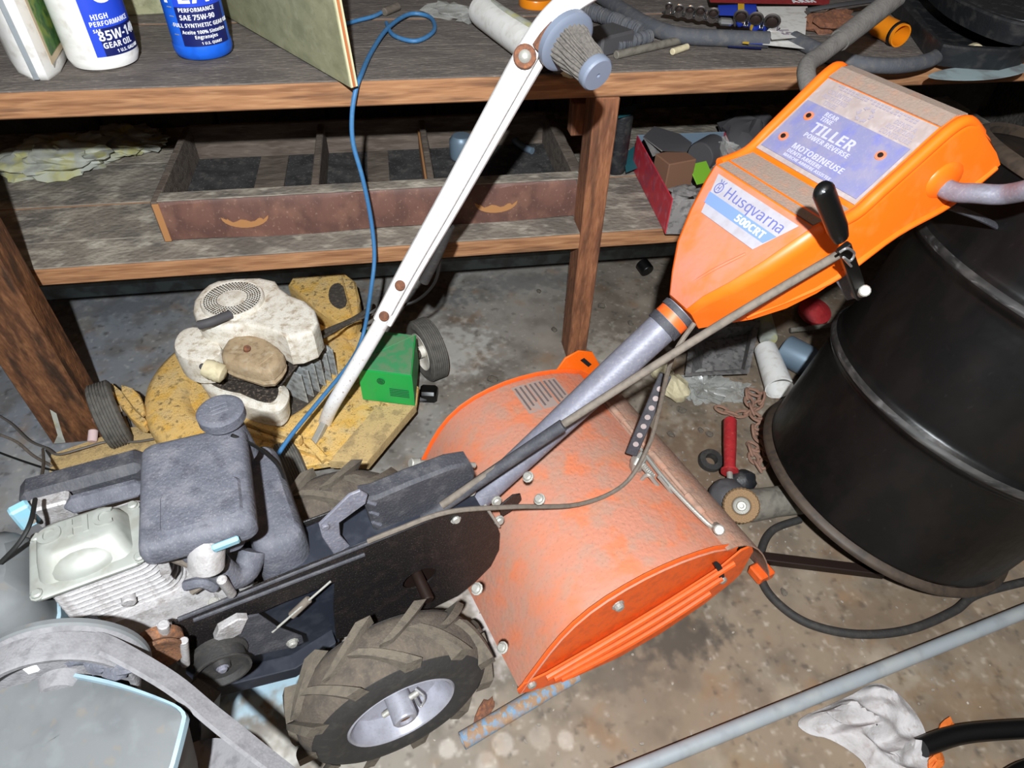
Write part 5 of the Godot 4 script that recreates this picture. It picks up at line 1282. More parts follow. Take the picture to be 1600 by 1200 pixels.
	for i in 9:
		var u := i / 8.0
		var p := PackedVector3Array()
		for k in 96:
			var a := TAU * k / 96
			var r := lerpf(0.042, 0.0305, u) - (0.004 if k % 4 < 2 else 0.0) + 0.0015 * sin(a * 5 + u * 9)
			p.append(fx * Vector3(cos(a) * r, lerpf(0.008, L - 0.006, u), sin(a) * r))
		rg.append(p)
	part("filter_pleats", S.new().loft(rg), M.filter_mesh, fo, "", 20.0)
	part("filter_end", S.new().lathe([Vector2(0.0, L - 0.008), Vector2(0.03, L - 0.008), Vector2(0.0325, L - 0.004), Vector2(0.0325, L + 0.008), Vector2(0.029, L + 0.012), Vector2(0.004, L + 0.012), Vector2(0.0035, L + 0.008), Vector2(0.0, L + 0.008)], fx, 36), M.filter_gray, fo)

# a patch of label wrapped on a round bottle
func wrapped(c: Vector3, r: float, a0: float, a1: float, y0: float, y1: float, lift := 0.0008) -> S:
	var rows := []
	for i in 2:
		var p := PackedVector3Array()
		for k in 17:
			var a := lerpf(a0, a1, k / 16.0)
			p.append(c + Vector3(sin(a) * (r + lift), lerpf(y0, y1, float(i)), cos(a) * (r + lift)))
		rows.append(p)
	return S.new().sheet(rows, 0.0006)
func wrap_text(c: Vector3, r: float, a: float, y: float, txt: String, h: float, wide := 1.0, weight := 700) -> S:
	var b := Basis(Vector3.UP, a)
	return lettering(txt, h, Transform3D(b, c + b * Vector3(0, y, r + 0.0018)), r + 0.0018, "Droid Sans", weight, wide)
func ribbed(pts: Array, r: float, dep: float, pitch: float) -> S:
	var sp := S.spline(pts, 24)
	var R := []
	var run := 0.0
	for i in sp.size():
		if i: run += sp[i].distance_to(sp[i - 1])
		var t := (sp[mini(i + 1, sp.size() - 1)] - sp[maxi(i - 1, 0)]).normalized()
		var nx := t.cross(Vector3.UP).normalized()
		var ny := t.cross(nx)
		var rr := r + dep * sin(TAU * run / pitch)
		var p := PackedVector3Array()
		for k in 12: p.append(sp[i] + nx * cos(TAU * k / 12) * rr + ny * sin(TAU * k / 12) * rr)
		R.append(p)
	return S.new().loft(R)

func bench_items() -> void:
	# square white jug with a green label, at the left edge
	var q := PackedVector3Array([fl(14, 96, BT), fl(38, 127, BT), fl(90, 127, BT), fl(115, 82, BT), fl(70, 60, BT)])
	var j := thing("white_jug", "square white plastic jug with a green label at the left end of the bench top", "jug", fl(66, 100, BT))
	var rq := rounded(q, 1)
	part("jug_body", S.new().loft([lower(rq, BT, -0.008), lower(rq, BT + 0.008), lower(rq, BT + 0.02, 0.001), lower(rq, BT + 0.22, 0.003), lower(rq, BT + 0.26, -0.02), lower(rq, BT + 0.29, -0.06)]), M.plastic_white, j)
	part("jug_neck", S.new().rod(fl(62, 95, BT) + Vector3(0, 0.28, 0), fl(62, 95, BT) + Vector3(0, 0.33, 0), 0.022, 18), M.plastic_white, j)
	part("jug_cap", S.new().rod(fl(62, 95, BT) + Vector3(0, 0.32, 0), fl(62, 95, BT) + Vector3(0, 0.35, 0), 0.026, 18), M.card_dark, j)
	var s0 := fl(90, 127, BT); var s1 := fl(115, 82, BT)
	var n := (s1 - s0).cross(Vector3.UP).normalized()
	if n.dot(Vector3(1, 0, 0.3)) < 0: n = -n
	for w in [["label_border", 0.0, 0.97, 0.035, 0.22, 0.0035, M.label_cream], ["green_label", 0.08, 0.94, 0.05, 0.22, 0.0048, M.label_green]]:
		var a := s0.lerp(s1, w[1]); var b := s0.lerp(s1, w[2])
		var rows := []
		for y in [w[3], w[4]]: rows.append(PackedVector3Array([a + Vector3(0, y, 0) + n * w[5], a.lerp(b, 0.5) + Vector3(0, y, 0) + n * w[5], b + Vector3(0, y, 0) + n * w[5]]))
		part(w[0], S.new().sheet(rows, 0.001), w[6], j)
	var f0 := fl(38, 127, BT).lerp(fl(90, 127, BT), 0.42)
	part("level_strip", S.new().bar(f0 + Vector3(0, 0.004, 0.0035), f0 + Vector3(-0.004, 0.24, 0.005), 0.012, 0.003, Vector3.BACK), M.pipe_gray, j, "grey see-through level strip")
	# round white gear oil bottle
	var c := fl(167, 97, BT); var r := 0.079
	var wb := thing("white_oil_bottle", "round white plastic gear oil bottle with a blue label", "bottle", c)
	var x := Transform3D(Basis(), c)
	part("bottle_body", S.new().lathe([Vector2(0, 0.004), Vector2(r - 0.018, 0.0), Vector2(r - 0.006, 0.006), Vector2(r, 0.022), Vector2(r, 0.24), Vector2(r - 0.01, 0.265), Vector2(0.03, 0.3), Vector2(0.02, 0.31), Vector2(0.02, 0.34), Vector2(0, 0.34)], x, 48), M.plastic_white, wb)
	part("bottle_cap", S.new().lathe([Vector2(0.024, 0.325), Vector2(0.024, 0.35), Vector2(0.0, 0.352)], x, 24), M.card_dark, wb)
	var a0 := 0.15
	var lab := part("blue_label", wrapped(c, r, a0, a0 + 1.9, 0.035, 0.235), M.royal_blue, wb)
	part("label_band", wrapped(c, r, a0 + 0.25, a0 + 1.9, 0.035, 0.094, 0.0012), M.deep_blue, lab)
	part("label_oval", S.new().lathe([Vector2(0, 0), Vector2(0.03, 0.0), Vector2(0.029, 0.001), Vector2(0, 0.001)], S.axis(c + Vector3(sin(a0 + 0.7) * r, 0.172, cos(a0 + 0.7) * r), c + Vector3(sin(a0 + 0.7) * r * 2, 0.172, cos(a0 + 0.7) * r * 2)), 24), M.print_white, lab)
	for w in [["HIGH", 0.118, 0.011, 0.42], ["PERFORMANCE", 0.104, 0.01, 0.72], ["85W-140", 0.078, 0.02, 0.9], ["SAE", 0.09, 0.007, 0.24], ["GEAR OIL", 0.058, 0.012, 0.72], ["1 U.S. GALLON", 0.043, 0.007, 1.0]]:
		part("printed_words", wrap_text(c, r, a0 + w[3], w[1], w[0], w[2]), M.print_white, lab)
	# blue bottle
	c = fl(321, 83, BT); r = 0.07
	var bb := thing("blue_oil_bottle", "round bright blue gear oil bottle with a dark navy label", "bottle", c)
	x = Transform3D(Basis(), c)
	part("bottle_body", S.new().lathe([Vector2(0, 0.004), Vector2(r - 0.014, 0.0), Vector2(r - 0.004, 0.006), Vector2(r, 0.018), Vector2(r, 0.033), Vector2(r - 0.002, 0.036), Vector2(r - 0.002, 0.23), Vector2(r - 0.012, 0.255), Vector2(0.026, 0.29), Vector2(0.019, 0.3), Vector2(0.019, 0.33), Vector2(0, 0.33)], x, 48), M.bottle_blue, bb)
	part("bottle_cap", S.new().lathe([Vector2(0.023, 0.315), Vector2(0.023, 0.34), Vector2(0.0, 0.342)], x, 24), M.card_dark, bb)
	a0 = -0.42
	lab = part("navy_label", wrapped(c, r - 0.002, a0, a0 + 1.75, 0.036, 0.122), M.deep_blue, bb)
	part("label_band", wrapped(c, r - 0.002, a0, a0 + 1.75, 0.122, 0.225, 0.0009), M.royal_blue, lab)
	for w in [["PEAK", 0.15, 0.042, 0.72], ["PERFORMANCE", 0.116, 0.0085, 0.75], ["SAE 75W-90", 0.1, 0.011, 0.72], ["FULL SYNTHETIC GEAR OIL", 0.083, 0.0085, 0.86], ["Aceite 100% Sintetico", 0.068, 0.0075, 0.85], ["Engranajes", 0.057, 0.0075, 0.85], ["1 U.S. QUART", 0.043, 0.006, 1.0]]:
		part("printed_words", wrap_text(c, r - 0.002, a0 + w[3], w[1], w[0], w[2], 1.0 if w[2] < 0.04 else 1.1, 800), M.print_white, lab)
	for k in 9:
		part("moulded_line", wrapped(c, r - 0.002, a0 - 0.3, a0 - 0.1, 0.06 + 0.02 * k, 0.062 + 0.02 * k), M.pipe_gray, lab)
	# sheet of plywood standing across the bench
	var p0 := fl(344, 20, BT + 0.002); var p1 := fl(548, 138, BT + 0.006)
	var ex := (p1 - p0).normalized()
	var up := (Vector3.UP + ex * -0.0 + Vector3(-0.06, 0, 0.0)).normalized()
	var nz := ex.cross(up).normalized()
	var pb := Transform3D(Basis(ex, up, nz), p0)
	var L := p0.distance_to(p1)
	var ply := thing("plywood_panel", "pale greenish plywood panel standing on edge across the bench", "panel", p0)
	part("panel_face", S.new().prism(PackedVector2Array([Vector2(-0.02, 0), Vector2(L, 0), Vector2(L, 0.4), Vector2(-0.02, 0.4)]), 0.019, pb * Transform3D(Basis(), Vector3(0, 0, -0.019)), 0.0015), M.ply_face, ply)
	for k in 3:
		part("ply_layer", S.new().box(pb * Vector3(L + 0.0005, 0.2, -0.0035 - 0.006 * k), Vector3(0.003, 0.398, 0.0048), 0.0, pb.basis), M.ply_red if k == 1 else M.ply_edge, ply)
	var bp := fl(222, 23, BT)
	var bk := S.new().box(bp + Vector3(0.03, 0.2, -0.01), Vector3(0.34, 0.4, 0.018), 0.002, Basis(Vector3.UP, 0.12))
	solo("backing_panel", bk, M.ply_face, "pale olive board standing behind the two oil bottles", "panel")
	# blue cord: over the bench edge and down to the tiller
	var bl := thing("blue_cable", "thin blue cord looped on the bench and hanging down to the tiller engine", "cord", fl(556, 132, BT))
	var z1 := -1.655
	var pts := [fl(604, 36, BT + 0.006), fl(615, 55, BT + 0.006), fl(650, 64, BT + 0.006), fl(678, 48, BT + 0.006), fl(672, 27, BT + 0.008), fl(640, 22, BT + 0.012), fl(606, 44, BT + 0.012), fl(580, 82, BT + 0.008), fl(564, 118, BT + 0.007), wz(556, 140, z1), wz(550, 180, -1.64), wz(552, 225, -1.63), wz(567, 280, -1.62), wz(580, 345, -1.62), wz(585, 400, -1.6), wz(580, 450, -1.57), fl(568, 520, 0.30), fl(548, 565, 0.28), fl(500, 625, 0.27), fl(455, 680, 0.27), fl(428, 720, 0.26)]
	part("cord", S.new().tube(S.spline(pts, 7), 0.0058, 10), M.cord_blue, bl)
	part("cord", S.new().tube(S.spline([fl(520, 44, BT + 0.006), fl(555, 33, BT + 0.006), fl(585, 25, BT + 0.008), fl(605, 14, BT + 0.01)], 6), 0.0055, 10), M.cord_blue, bl)
	part("cord_end", S.new().rod(fl(600, 19, BT + 0.012), fl(622, 10, BT + 0.012), 0.011, 12), M.cable_gray, bl, "grey plug end")
	# white cartridge with a dark end
	var ca := fl(752, 16, BT + 0.042); var cb := fl(846, 84, BT + 0.042)
	var wt := thing("white_cartridge", "white cartridge tube lying on the bench behind the white mower handle", "tube", (ca + cb) * 0.5 * Vector3(1, 0, 1) + Vector3(0, BT, 0))
	part("tube_body", S.new().lathe([Vector2(0.03, 0), Vector2(0.04, 0.006), Vector2(0.0415, 0.03), Vector2(0.0415, ca.distance_to(cb) - 0.02), Vector2(0.038, ca.distance_to(cb))], S.axis(ca, cb), 28), M.plastic_white, wt)
	part("tube_end", S.new().rod(cb - (cb - ca).normalized() * 0.006, cb + (cb - ca).normalized() * 0.03, 0.034, 22), M.black_plastic, wt)
	part("wrapper_fold", S.new().tube(S.spline([fl(768, 2, BT + 0.08), fl(800, 22, BT + 0.084), fl(850, 52, BT + 0.084)], 5), 0.008, 8, 0.012, 0.5), M.bag_white, wt)
	# amber tape ring and other things behind
	var ac := fl(838, 2, BT + 0.012)
	solo("amber_tape_roll", S.new().lathe([Vector2(0.03, -0.012), Vector2(0.052, -0.012), Vector2(0.054, -0.008), Vector2(0.054, 0.008), Vector2(0.052, 0.012), Vector2(0.03, 0.012), Vector2(0.028, 0.0), Vector2(0.03, -0.012)], Transform3D(Basis(), ac), 32), M.amber, "roll of amber tape lying behind the white cartridge tube", "tape roll")
	solo("dark_block", S.new().box(fl(948, 62, BT + 0.025), Vector3(0.12, 0.05, 0.09), 0.006, Basis(Vector3.UP, 0.5)), M.card_dark, "dark grey block behind the cone filter", "block")
	solo("yellow_scrap", S.new().ball(fl(893, 112, BT + 0.012), Vector3(0.03, 0.014, 0.016), Basis(Vector3.UP, -0.5), 10, 0.5, 5), M.cream, "yellow scrap on the bench edge under the cone filter", "scrap")
	solo("black_nozzle", S.new().lathe([Vector2(0.014, 0), Vector2(0.03, 0.01), Vector2(0.032, 0.05), Vector2(0.02, 0.075), Vector2(0.0, 0.078)], S.axis(fl(880, 84, BT + 0.034), fl(852, 122, BT + 0.034)), 20), M.card_dark, "dark nozzle lying on the bench edge under the cone filter", "nozzle")
	solo("clear_wrapper", S.new().ball(fl(700, 16, BT + 0.012), Vector3(0.07, 0.016, 0.05), Basis(), 16, 0.9, 8, 3.0), M.plastic_clear, "crumpled clear wrapper left of the white cartridge tube", "wrapper")
	solo("clear_wrapper", S.new().ball(fl(735, 28, BT + 0.008), Vector3(0.04, 0.01, 0.03), Basis(), 14, 0.9, 18, 3.0), M.plastic_clear, "small clear wrapper scrap touching the white cartridge tube", "wrapper")
	# hoses
	solo("corrugated_hose", ribbed([fl(905, 14, BT + 0.03), fl(935, 22, BT + 0.028), fl(975, 38, BT + 0.024), fl(1004, 50, BT + 0.022)], 0.02, 0.0022, 0.0085), M.hose_gray, "long grey corrugated hose beside the smooth hose", "hose")
	solo("corrugated_hose", ribbed([fl(962, 72, BT + 0.018), fl(990, 63, BT + 0.018), fl(1016, 56, BT + 0.018)], 0.0165, 0.0018, 0.0075), M.hose_gray, "short cut piece of grey corrugated hose above the steel rod", "hose")
	solo("rubber_hose", S.new().tube(S.spline([fl(935, -8, BT + 0.022), fl(970, 14, BT + 0.022), fl(1010, 38, BT + 0.022), fl(1060, 55, BT + 0.022), fl(1140, 60, BT + 0.022), fl(1200, 62, BT + 0.022)], 6), 0.021, 14), M.hose_gray, "smooth grey rubber hose running under the socket rail", "hose")
	solo("steel_rod", S.new().rod(fl(962, 86, BT + 0.011), fl(1076, 60, BT + 0.011), 0.0105, 12), M.tool_gray, "dull steel rod lying near the bench edge", "rod")
	solo("yellow_stub", S.new().rod(fl(1050, 81, BT + 0.009), fl(1074, 73, BT + 0.009), 0.0085, 12), M.cream, "small cream stub below the steel rod", "stub")
	# socket rail with its sockets, on a printed card
	var ra := fl(1036, 18, BT + 0.03); var rb := fl(1218, 47, BT + 0.03)
	solo("socket_rail", S.new().bar(ra, rb, 0.03, 0.006), M.chrome, "chrome rail holding a row of sockets on the bench", "tool rail")
	var i := 0
	for k in [[1044, 20, 0.011], [1060, 24, 0.013], [1077, 26, 0.0135], [1093, 28, 0.016], [1113, 31, 0.0165], [1156, 36, 0.021], [1179, 40, 0.0215], [1204, 44, 0.0235]]:
		var rr: float = k[2]
		var b := fl(k[0], k[1] - 2, BT + 0.034)
		var d := (Vector3.UP * 0.6 + (cam_p - b).normalized() * 0.7).normalized()
		var so := S.new().lathe([Vector2(rr * 0.9, 0), Vector2(rr, 0.003), Vector2(rr, 0.024), Vector2(rr * 0.94, 0.026), Vector2(rr * 0.74, 0.025), Vector2(rr * 0.7, 0.02), Vector2(rr * 0.66, 0.006), Vector2(0.0, 0.006)], S.axis(b, b + d), 24)
		var nm: String = ["smallest chrome socket at the left end of the rail", "second chrome socket from the left end of the rail", "third chrome socket from the left end of the rail", "fourth chrome socket from the left end of the rail", "chrome socket just left of the spring clip", "chrome socket just right of the spring clip", "second largest chrome socket, touching the largest at the right end", "largest chrome socket at the right end of the rail"][i]
		var sk := thing("socket", nm, "socket", b, Basis(), "sockets on the rail")
		part("socket_shell", so, M.chrome, sk)
		part("socket_bore", S.new().lathe([Vector2(0.0, 0.0072), Vector2(rr * 0.64, 0.0072), Vector2(rr * 0.66, 0.018), Vector2(0.0, 0.016)], S.axis(b, b + d), 12), M.shaft_dark, sk)
		i += 1
	solo("spring_clip", S.new().box(fl(1134, 34, BT + 0.042), Vector3(0.04, 0.016, 0.03), 0.006, Basis(Vector3.UP, -0.3)), M.steel, "bright spring clip between small and large sockets", "clip")
	var cd := thing("printed_card", "torn blue, yellow and white printed card packaging under the sockets", "card", fl(1200, 50, BT))
	var card := func(pp: Array, h: float, m: Material, nm2: String) -> void:
		part(nm2, S.new().loft([fpoly(pp, h), fpoly(pp, h + 0.003)]), m, cd)
	card.call([[1122, 8], [1182, 6], [1182, 26], [1122, 24]], BT + 0.028, M.royal_blue, "blue_panel")
	card.call([[1153, 4], [1163, 4], [1163, 26], [1153, 26]], BT + 0.032, M.yellow_print, "yellow_stripe")
	card.call([[1182, 10], [1262, 10], [1258, 58], [1206, 62], [1190, 30]], BT + 0.028, M.plastic_white, "white_panel")
	card.call([[1135, 66], [1140, 48], [1195, 52], [1192, 70]], BT + 0.014, M.royal_blue, "blue_panel")
	card.call([[1160, 68], [1164, 49], [1174, 49], [1170, 69]], BT + 0.018, M.yellow_print, "yellow_stripe")
	card.call([[1191, 70], [1194, 52], [1270, 66], [1272, 78]], BT + 0.014, M.plastic_white, "white_panel")
	card.call([[1136, 70], [1190, 72], [1190, 77], [1138, 74]], BT + 0.004, M.deep_blue, "card_edge")
	var tx := fl(1228, 50, BT + 0.0325)
	part("printed_words", lettering("51", 0.032, Transform3D(Basis(Vector3(0, 0, -1), Vector3(-1, 0, 0), Vector3.UP), tx)), M.print_gray, cd)
	var rc := thing("red_card", "red printed card lying at the back of the bench", "card", fl(1200, 0, BT))
	part("card_sheet", S.new().loft([fpoly([[1105, -12], [1300, -14], [1295, 8], [1110, 4]], BT + 0.034), fpoly([[1105, -12], [1300, -14], [1295, 8], [1110, 4]], BT + 0.037)]), M.bright_red, rc)
	part("printed_words", lettering("ARM", 0.026, Transform3D(Basis(Vector3.RIGHT, Vector3(0, 0, -1), Vector3.UP), fl(1255, 2, BT + 0.0375))), M.print_white, rc)
	# right end of the bench
	solo("rusty_box", S.new().ball(fl(1296, 34, BT + 0.02), Vector3(0.085, 0.026, 0.05), Basis(Vector3.UP, 0.2), 16, 0.7, 21, 2.5), M.rust, "lump of rusty metal beside the left tiller grip", "scrap metal")
	solo("dark_strap", S.new().tube(S.spline([fl(1262, 16, BT + 0.05), fl(1310, 8, BT + 0.06), fl(1370, 0, BT + 0.05)], 5), 0.014, 10, -1.0, 0.4), M.card_dark, "dark strap behind the left tiller grip", "strap")
	var oc := thing("amber_pill_bottle", "small open amber plastic bottle with a black ring lying on the bench", "bottle", fl(1392, 56, BT))
	var o0 := fl(1372, 38, BT + 0.032); var o1 := fl(1404, 54, BT + 0.03)
	var OL := o0.distance_to(o1)
	part("bottle_body", S.new().lathe([Vector2(0.0, 0.0), Vector2(0.029, 0.0), Vector2(0.03, 0.005), Vector2(0.03, OL + 0.01), Vector2(0.026, OL + 0.01), Vector2(0.026, 0.006), Vector2(0.0, 0.006)], S.axis(o0, o1), 28), M.amber, oc)
	part("black_ring", S.new().lathe([Vector2(0.0305, OL - 0.008), Vector2(0.034, OL - 0.006), Vector2(0.034, OL), Vector2(0.0305, OL + 0.002), Vector2(0.0305, OL - 0.008)], S.axis(o0, o1), 28), M.black_plastic, oc)
	solo("rubber_hose", S.new().tube(S.spline([fl(1240, 60, BT + 0.02), fl(1290, 84, BT + 0.02), fl(1340, 99, BT + 0.02), fl(1400, 103, BT + 0.02), fl(1450, 95, BT + 0.02), fl(1474, 80, BT + 0.02)], 6), 0.019, 14), M.hose_gray, "grey rubber hose curved along the bench edge behind the orange console", "hose")
	solo("cream_knob", S.new().lathe([Vector2(0.0, 0), Vector2(0.012, 0.002), Vector2(0.016, 0.012), Vector2(0.022, 0.024), Vector2(0.022, 0.04), Vector2(0.012, 0.05), Vector2(0, 0.052)], S.axis(fl(1514, 76, BT + 0.02), fl(1534, 92, BT + 0.022)), 18), M.cream, "tan wooden knob lying before the black trays", "knob")
	# two black trays
	for k in 2:
		var h := BT + 0.002 + 0.06 * k
		var out := [[1372, -30], [1404, -2], [1462, 66], [1480, 76], [1640, 84], [1700, -30]] if k == 0 else [[1430, -60], [1470, -10], [1570, 36], [1640, 44], [1760, -60]]
		var ro := rounded(fpoly(out, h + 0.05), 2)
		var t := thing("black_tray", "lower dusty black plastic tray on the right end of the bench" if k == 0 else "upper ribbed black tray stacked on the other black tray", "tray", fl(1520, 20, h), Basis(), "black trays")
		part("tray_rim", S.new().loft([lower(ro, h, -0.015), lower(ro, h + 0.04), lower(ro, h + 0.05, 0.004), lower(ro, h + 0.055, 0.0), lower(ro, h + 0.055, -0.018), lower(ro, h + 0.045, -0.024), lower(ro, h + 0.012, -0.03), lower(ro, h + 0.012, -0.06)]), M.tray_black, t)
		if k == 1:
			for m in 6:
				part("tray_slot", S.new().bar(fl(1545 + 16 * m, 4 + 3 * m, h + 0.057), fl(1560 + 16 * m, -14 + 3 * m, h + 0.057), 0.005, 0.004), M.dark_hole, t)
			part("tray_lid", S.new().loft([lower(ro, h + 0.045, -0.02), lower(ro, h + 0.056, -0.022)]), M.tray_black, t)
	var sm := rounded(fpoly([[1440, 122], [1470, 108], [1520, 104], [1600, 96], [1610, 112], [1560, 124], [1500, 127]], BT + 0.0006), 2)
	solo("paint_spill", S.new().loft([sm, lower(sm, BT + 0.0016, -0.003)]), M.curb_paint, "dried pale blue paint spill on the right end of the bench", "paint spill")

func shelf_items() -> void:
	# old wooden drawer on the lower shelf
	var a := fl(268, 378, SH + 0.001); var b := fl(900, 334, SH + 0.001)
	b.z = a.z
	var d := thing("wooden_drawer", "old open wooden drawer with dividers on the lower shelf", "drawer", Vector3((a.x + b.x) / 2, SH, a.z - 0.25))
	var H := 0.125; var zb := a.z - 0.5
	# wavy front board
	var R := []
	for k in 25:
		var u := k / 24.0
		var x := lerpf(a.x, b.x, u)
		var dip := 0.006 * sin(u * 17.0) + 0.004 * sin(u * 31.0)
		var bot := 0.003 + 0.004 * sin(u * 13.0 + 1.0)
		R.append(PackedVector3Array([Vector3(x, SH + bot, a.z), Vector3(x, SH + H * 0.5, a.z + 0.003), Vector3(x, SH + H - 0.016 + dip, a.z + 0.002), Vector3(x, SH + H, a.z - 0.006), Vector3(x, SH + H, a.z - 0.048), Vector3(x, SH + bot, a.z - 0.046)]))
	var fr := part("drawer_front", S.new().loft(R), M.drawer_red, d, "worn reddish drawer front")
	part("front_top", S.new().box(Vector3((a.x + b.x) / 2, SH + H + 0.0015, a.z - 0.023), Vector3(b.x - a.x, 0.004, 0.046), 0.001), M.shelf_dust, d)
	part("side_panel", S.new().box(Vector3(a.x - 0.009, SH + H * 0.5, a.z - 0.25), Vector3(0.02, H, 0.5), 0.003, Basis()), M.old_wood, d)
	part("side_panel", S.new().box(Vector3(b.x + 0.002, SH + H * 0.5, a.z - 0.25), Vector3(0.034, H, 0.5), 0.004), M.old_wood, d)
	part("back_panel", S.new().box(Vector3((a.x + b.x) / 2, SH + H * 0.5, zb), Vector3(b.x - a.x, H, 0.016), 0.002), M.old_wood, d)
	part("drawer_bottom", S.new().box(Vector3((a.x + b.x) / 2, SH + 0.012, a.z - 0.26), Vector3(b.x - a.x, 0.01, 0.46), 0.001), M.drawer_dark, d)
	part("end_edge", S.new().box(Vector3(a.x - 0.006, SH + H * 0.5, a.z + 0.001), Vector3(0.018, H - 0.01, 0.006), 0.001), M.bare_wood, d)
	for q in [[485, 262, 0.022], [672, 250, 0.02]]:
		var p := wz(q[0], q[1], a.z - 0.04)
		part("divider", S.new().box(Vector3(p.x, SH + H * 0.5, a.z - 0.26), Vector3(q[2], H - 0.006, 0.44), 0.003), M.old_wood, d)
	part("divider", S.new().box(Vector3(wz(672, 250, a.z - 0.04).x - 0.012, SH + H * 0.42, a.z - 0.26), Vector3(0.008, H * 0.7, 0.42), 0.002), M.bare_wood, d)
	for q in [[430, 245, 0.09], [590, 240, 0.07]]:
		var p := fl(q[0], q[1], SH + 0.02)
		part("bottom_slat", S.new().box(Vector3(p.x, SH + 0.0205, a.z - 0.26), Vector3(q[2], 0.006, 0.43), 0.001), M.old_wood, d)
	# crescent marks where the cup pulls were
	for q in [[384, 345], [775, 322]]:
		var c := wz(q[0], q[1], a.z + 0.004)
		var poly := PackedVector2Array()
		for k in 13: poly.append(Vector2(cos(PI + PI * k / 12) * 0.064, sin(PI + PI * k / 12) * 0.036 + 0.014))
		for k in range(12, -1, -1): poly.append(Vector2(cos(PI + PI * k / 12) * 0.05, sin(PI + PI * k / 12) * 0.006 + 0.006 + 0.005 * sin(k * 1.5)))
		part("pull_mark", S.new().prism(poly, 0.002, Transform3D(Basis(), c - Vector3(0, 0, 0.0015)), 0.0), M.bare_wood, fr)
	solo("blue_jar", S.new().lathe([Vector2(0.0, 0.0), Vector2(0.04, 0.0), Vector2(0.042, 0.01), Vector2(0.042, 0.06), Vector2(0.03, 0.075), Vector2(0, 0.077)], Transform3D(Basis(), fl(722, 245, SH + 0.018)), 20), M.foil, "dark blue jar in the drawer left of the white handle", "jar")
	solo("dark_tool", S.new().tube(S.spline([fl(800, 215, SH + 0.03), fl(815, 228, SH + 0.03), fl(832, 236, SH + 0.03)], 4), 0.012, 10), M.foil, "small dark blue tool lying in the drawer right of the handle", "tool")
	# plastic sacks on the left
	solo("plastic_sack", S.new().ball(fl(90, 244, SH + 0.03), Vector3(0.17, 0.05, 0.12), Basis(Vector3.UP, 0.2), 44, 0.5, 31, 1.6), M.bag_white, "crumpled pale sack with yellow print on the lower shelf", "sack")
	solo("plastic_sack", S.new().ball(fl(196, 218, SH + 0.022), Vector3(0.13, 0.03, 0.1), Basis(Vector3.UP, -0.3), 40, 0.5, 33, 1.8), M.bag_white, "smaller grey sack right of the yellow-printed sack", "sack")
	# red carton with its contents
	var q := [fl(1040, 366, SH), fl(988, 262, SH), fl(1120, 256, SH), fl(1160, 366, SH)]
	var bx := thing("red_carton", "open red and grey carton of odds and ends on the lower shelf", "carton", (q[0] + q[2]) * 0.5)
	var hh := 0.115
	for k in 4:
		var s0: Vector3 = q[k]; var s1: Vector3 = q[(k + 1) % 4]
		var m: Material = [M.carton_red, M.foil, M.carton_red, M.carton_gray][k]
		part("carton_wall", S.new().bar(s0 + Vector3(0, hh / 2, 0), s1 + Vector3(0, hh / 2, 0), 0.004, hh), m, bx, "torn grey front" if k == 3 else "")
	part("carton_floor", S.new().loft([PackedVector3Array(q), lower(PackedVector3Array(q), SH + 0.004)]), M.carton_gray, bx)
	solo("brown_box", S.new().box(fl(1050, 275, SH + 0.075), Vector3(0.1, 0.13, 0.08), 0.003, Basis(Vector3.UP, 0.25)), M.carton_brown, "small brown box standing in the red carton", "box")
	var gf := thing("grey_folder", "bent dark grey card folder sticking out of the red carton", "folder", fl(1040, 250, SH + 0.1))
	var g0 := fl(1005, 214, SH + 0.16); var g1 := fl(1035, 236, SH + 0.15); var g2 := fl(1022, 198, SH + 0.16); var g3 := fl(1073, 238, SH + 0.14); var g4 := fl(1062, 210, SH + 0.15)
	part("folder_leaf", S.new().sheet([PackedVector3Array([g0, g1]), PackedVector3Array([fl(1020, 245, SH + 0.12), fl(1034, 238, SH + 0.12)])], 0.002), M.carton_gray, gf)
	part("folder_leaf", S.new().sheet([PackedVector3Array([g0, g2]), PackedVector3Array([g1, g4]), PackedVector3Array([g3, g3 + Vector3(0.03, 0.01, -0.04)])], 0.002), M.card_dark, gf)
	var cc := fl(1100, 232, SH + 0.11)
	solo("dark_canister", S.new().lathe([Vector2(0.0, 0.0), Vector2(0.046, 0.0), Vector2(0.048, 0.004), Vector2(0.048, 0.085), Vector2(0.044, 0.09), Vector2(0.0, 0.088)], S.axis(fl(1116, 232, SH + 0.1), fl(1075, 256, SH + 0.1)), 24), M.card_dark, "dark round canister lying in the red carton", "canister")
	solo("green_card", S.new().box(fl(1096, 270, SH + 0.09), Vector3(0.07, 0.004, 0.07), 0.001, Basis(Vector3.UP, 0.3) * Basis(Vector3.RIGHT, 0.6)), M.card_green, "lime green card inside the red carton", "card")
	solo("paper_scrap", S.new().ball(fl(1068, 300, SH + 0.1), Vector3(0.05, 0.012, 0.03), Basis(Vector3.UP, 0.3), 12, 0.8, 41), M.carton_gray, "crumpled grey paper on the front of the red carton", "paper")
	# teal glass behind the post
	var tq := [[975, 240], [1000, 222], [1008, 258], [978, 270]]
	solo("teal_glass", S.new().loft([fpoly(tq, SH + 0.02), fpoly(tq, SH + 0.03)]), M.teal, "teal glass sheet lying behind the middle bench post", "glass sheet")
	solo("teal_lid", S.new().loft([fpoly([[968, 168], [1004, 160], [985, 180], [966, 185]], SH + 0.2), fpoly([[968, 168], [1004, 160], [985, 180], [966, 185]], SH + 0.206)]), M.teal, "teal lid resting on the dark jar behind the middle post", "lid")  # the teal lid lying on the dark jar
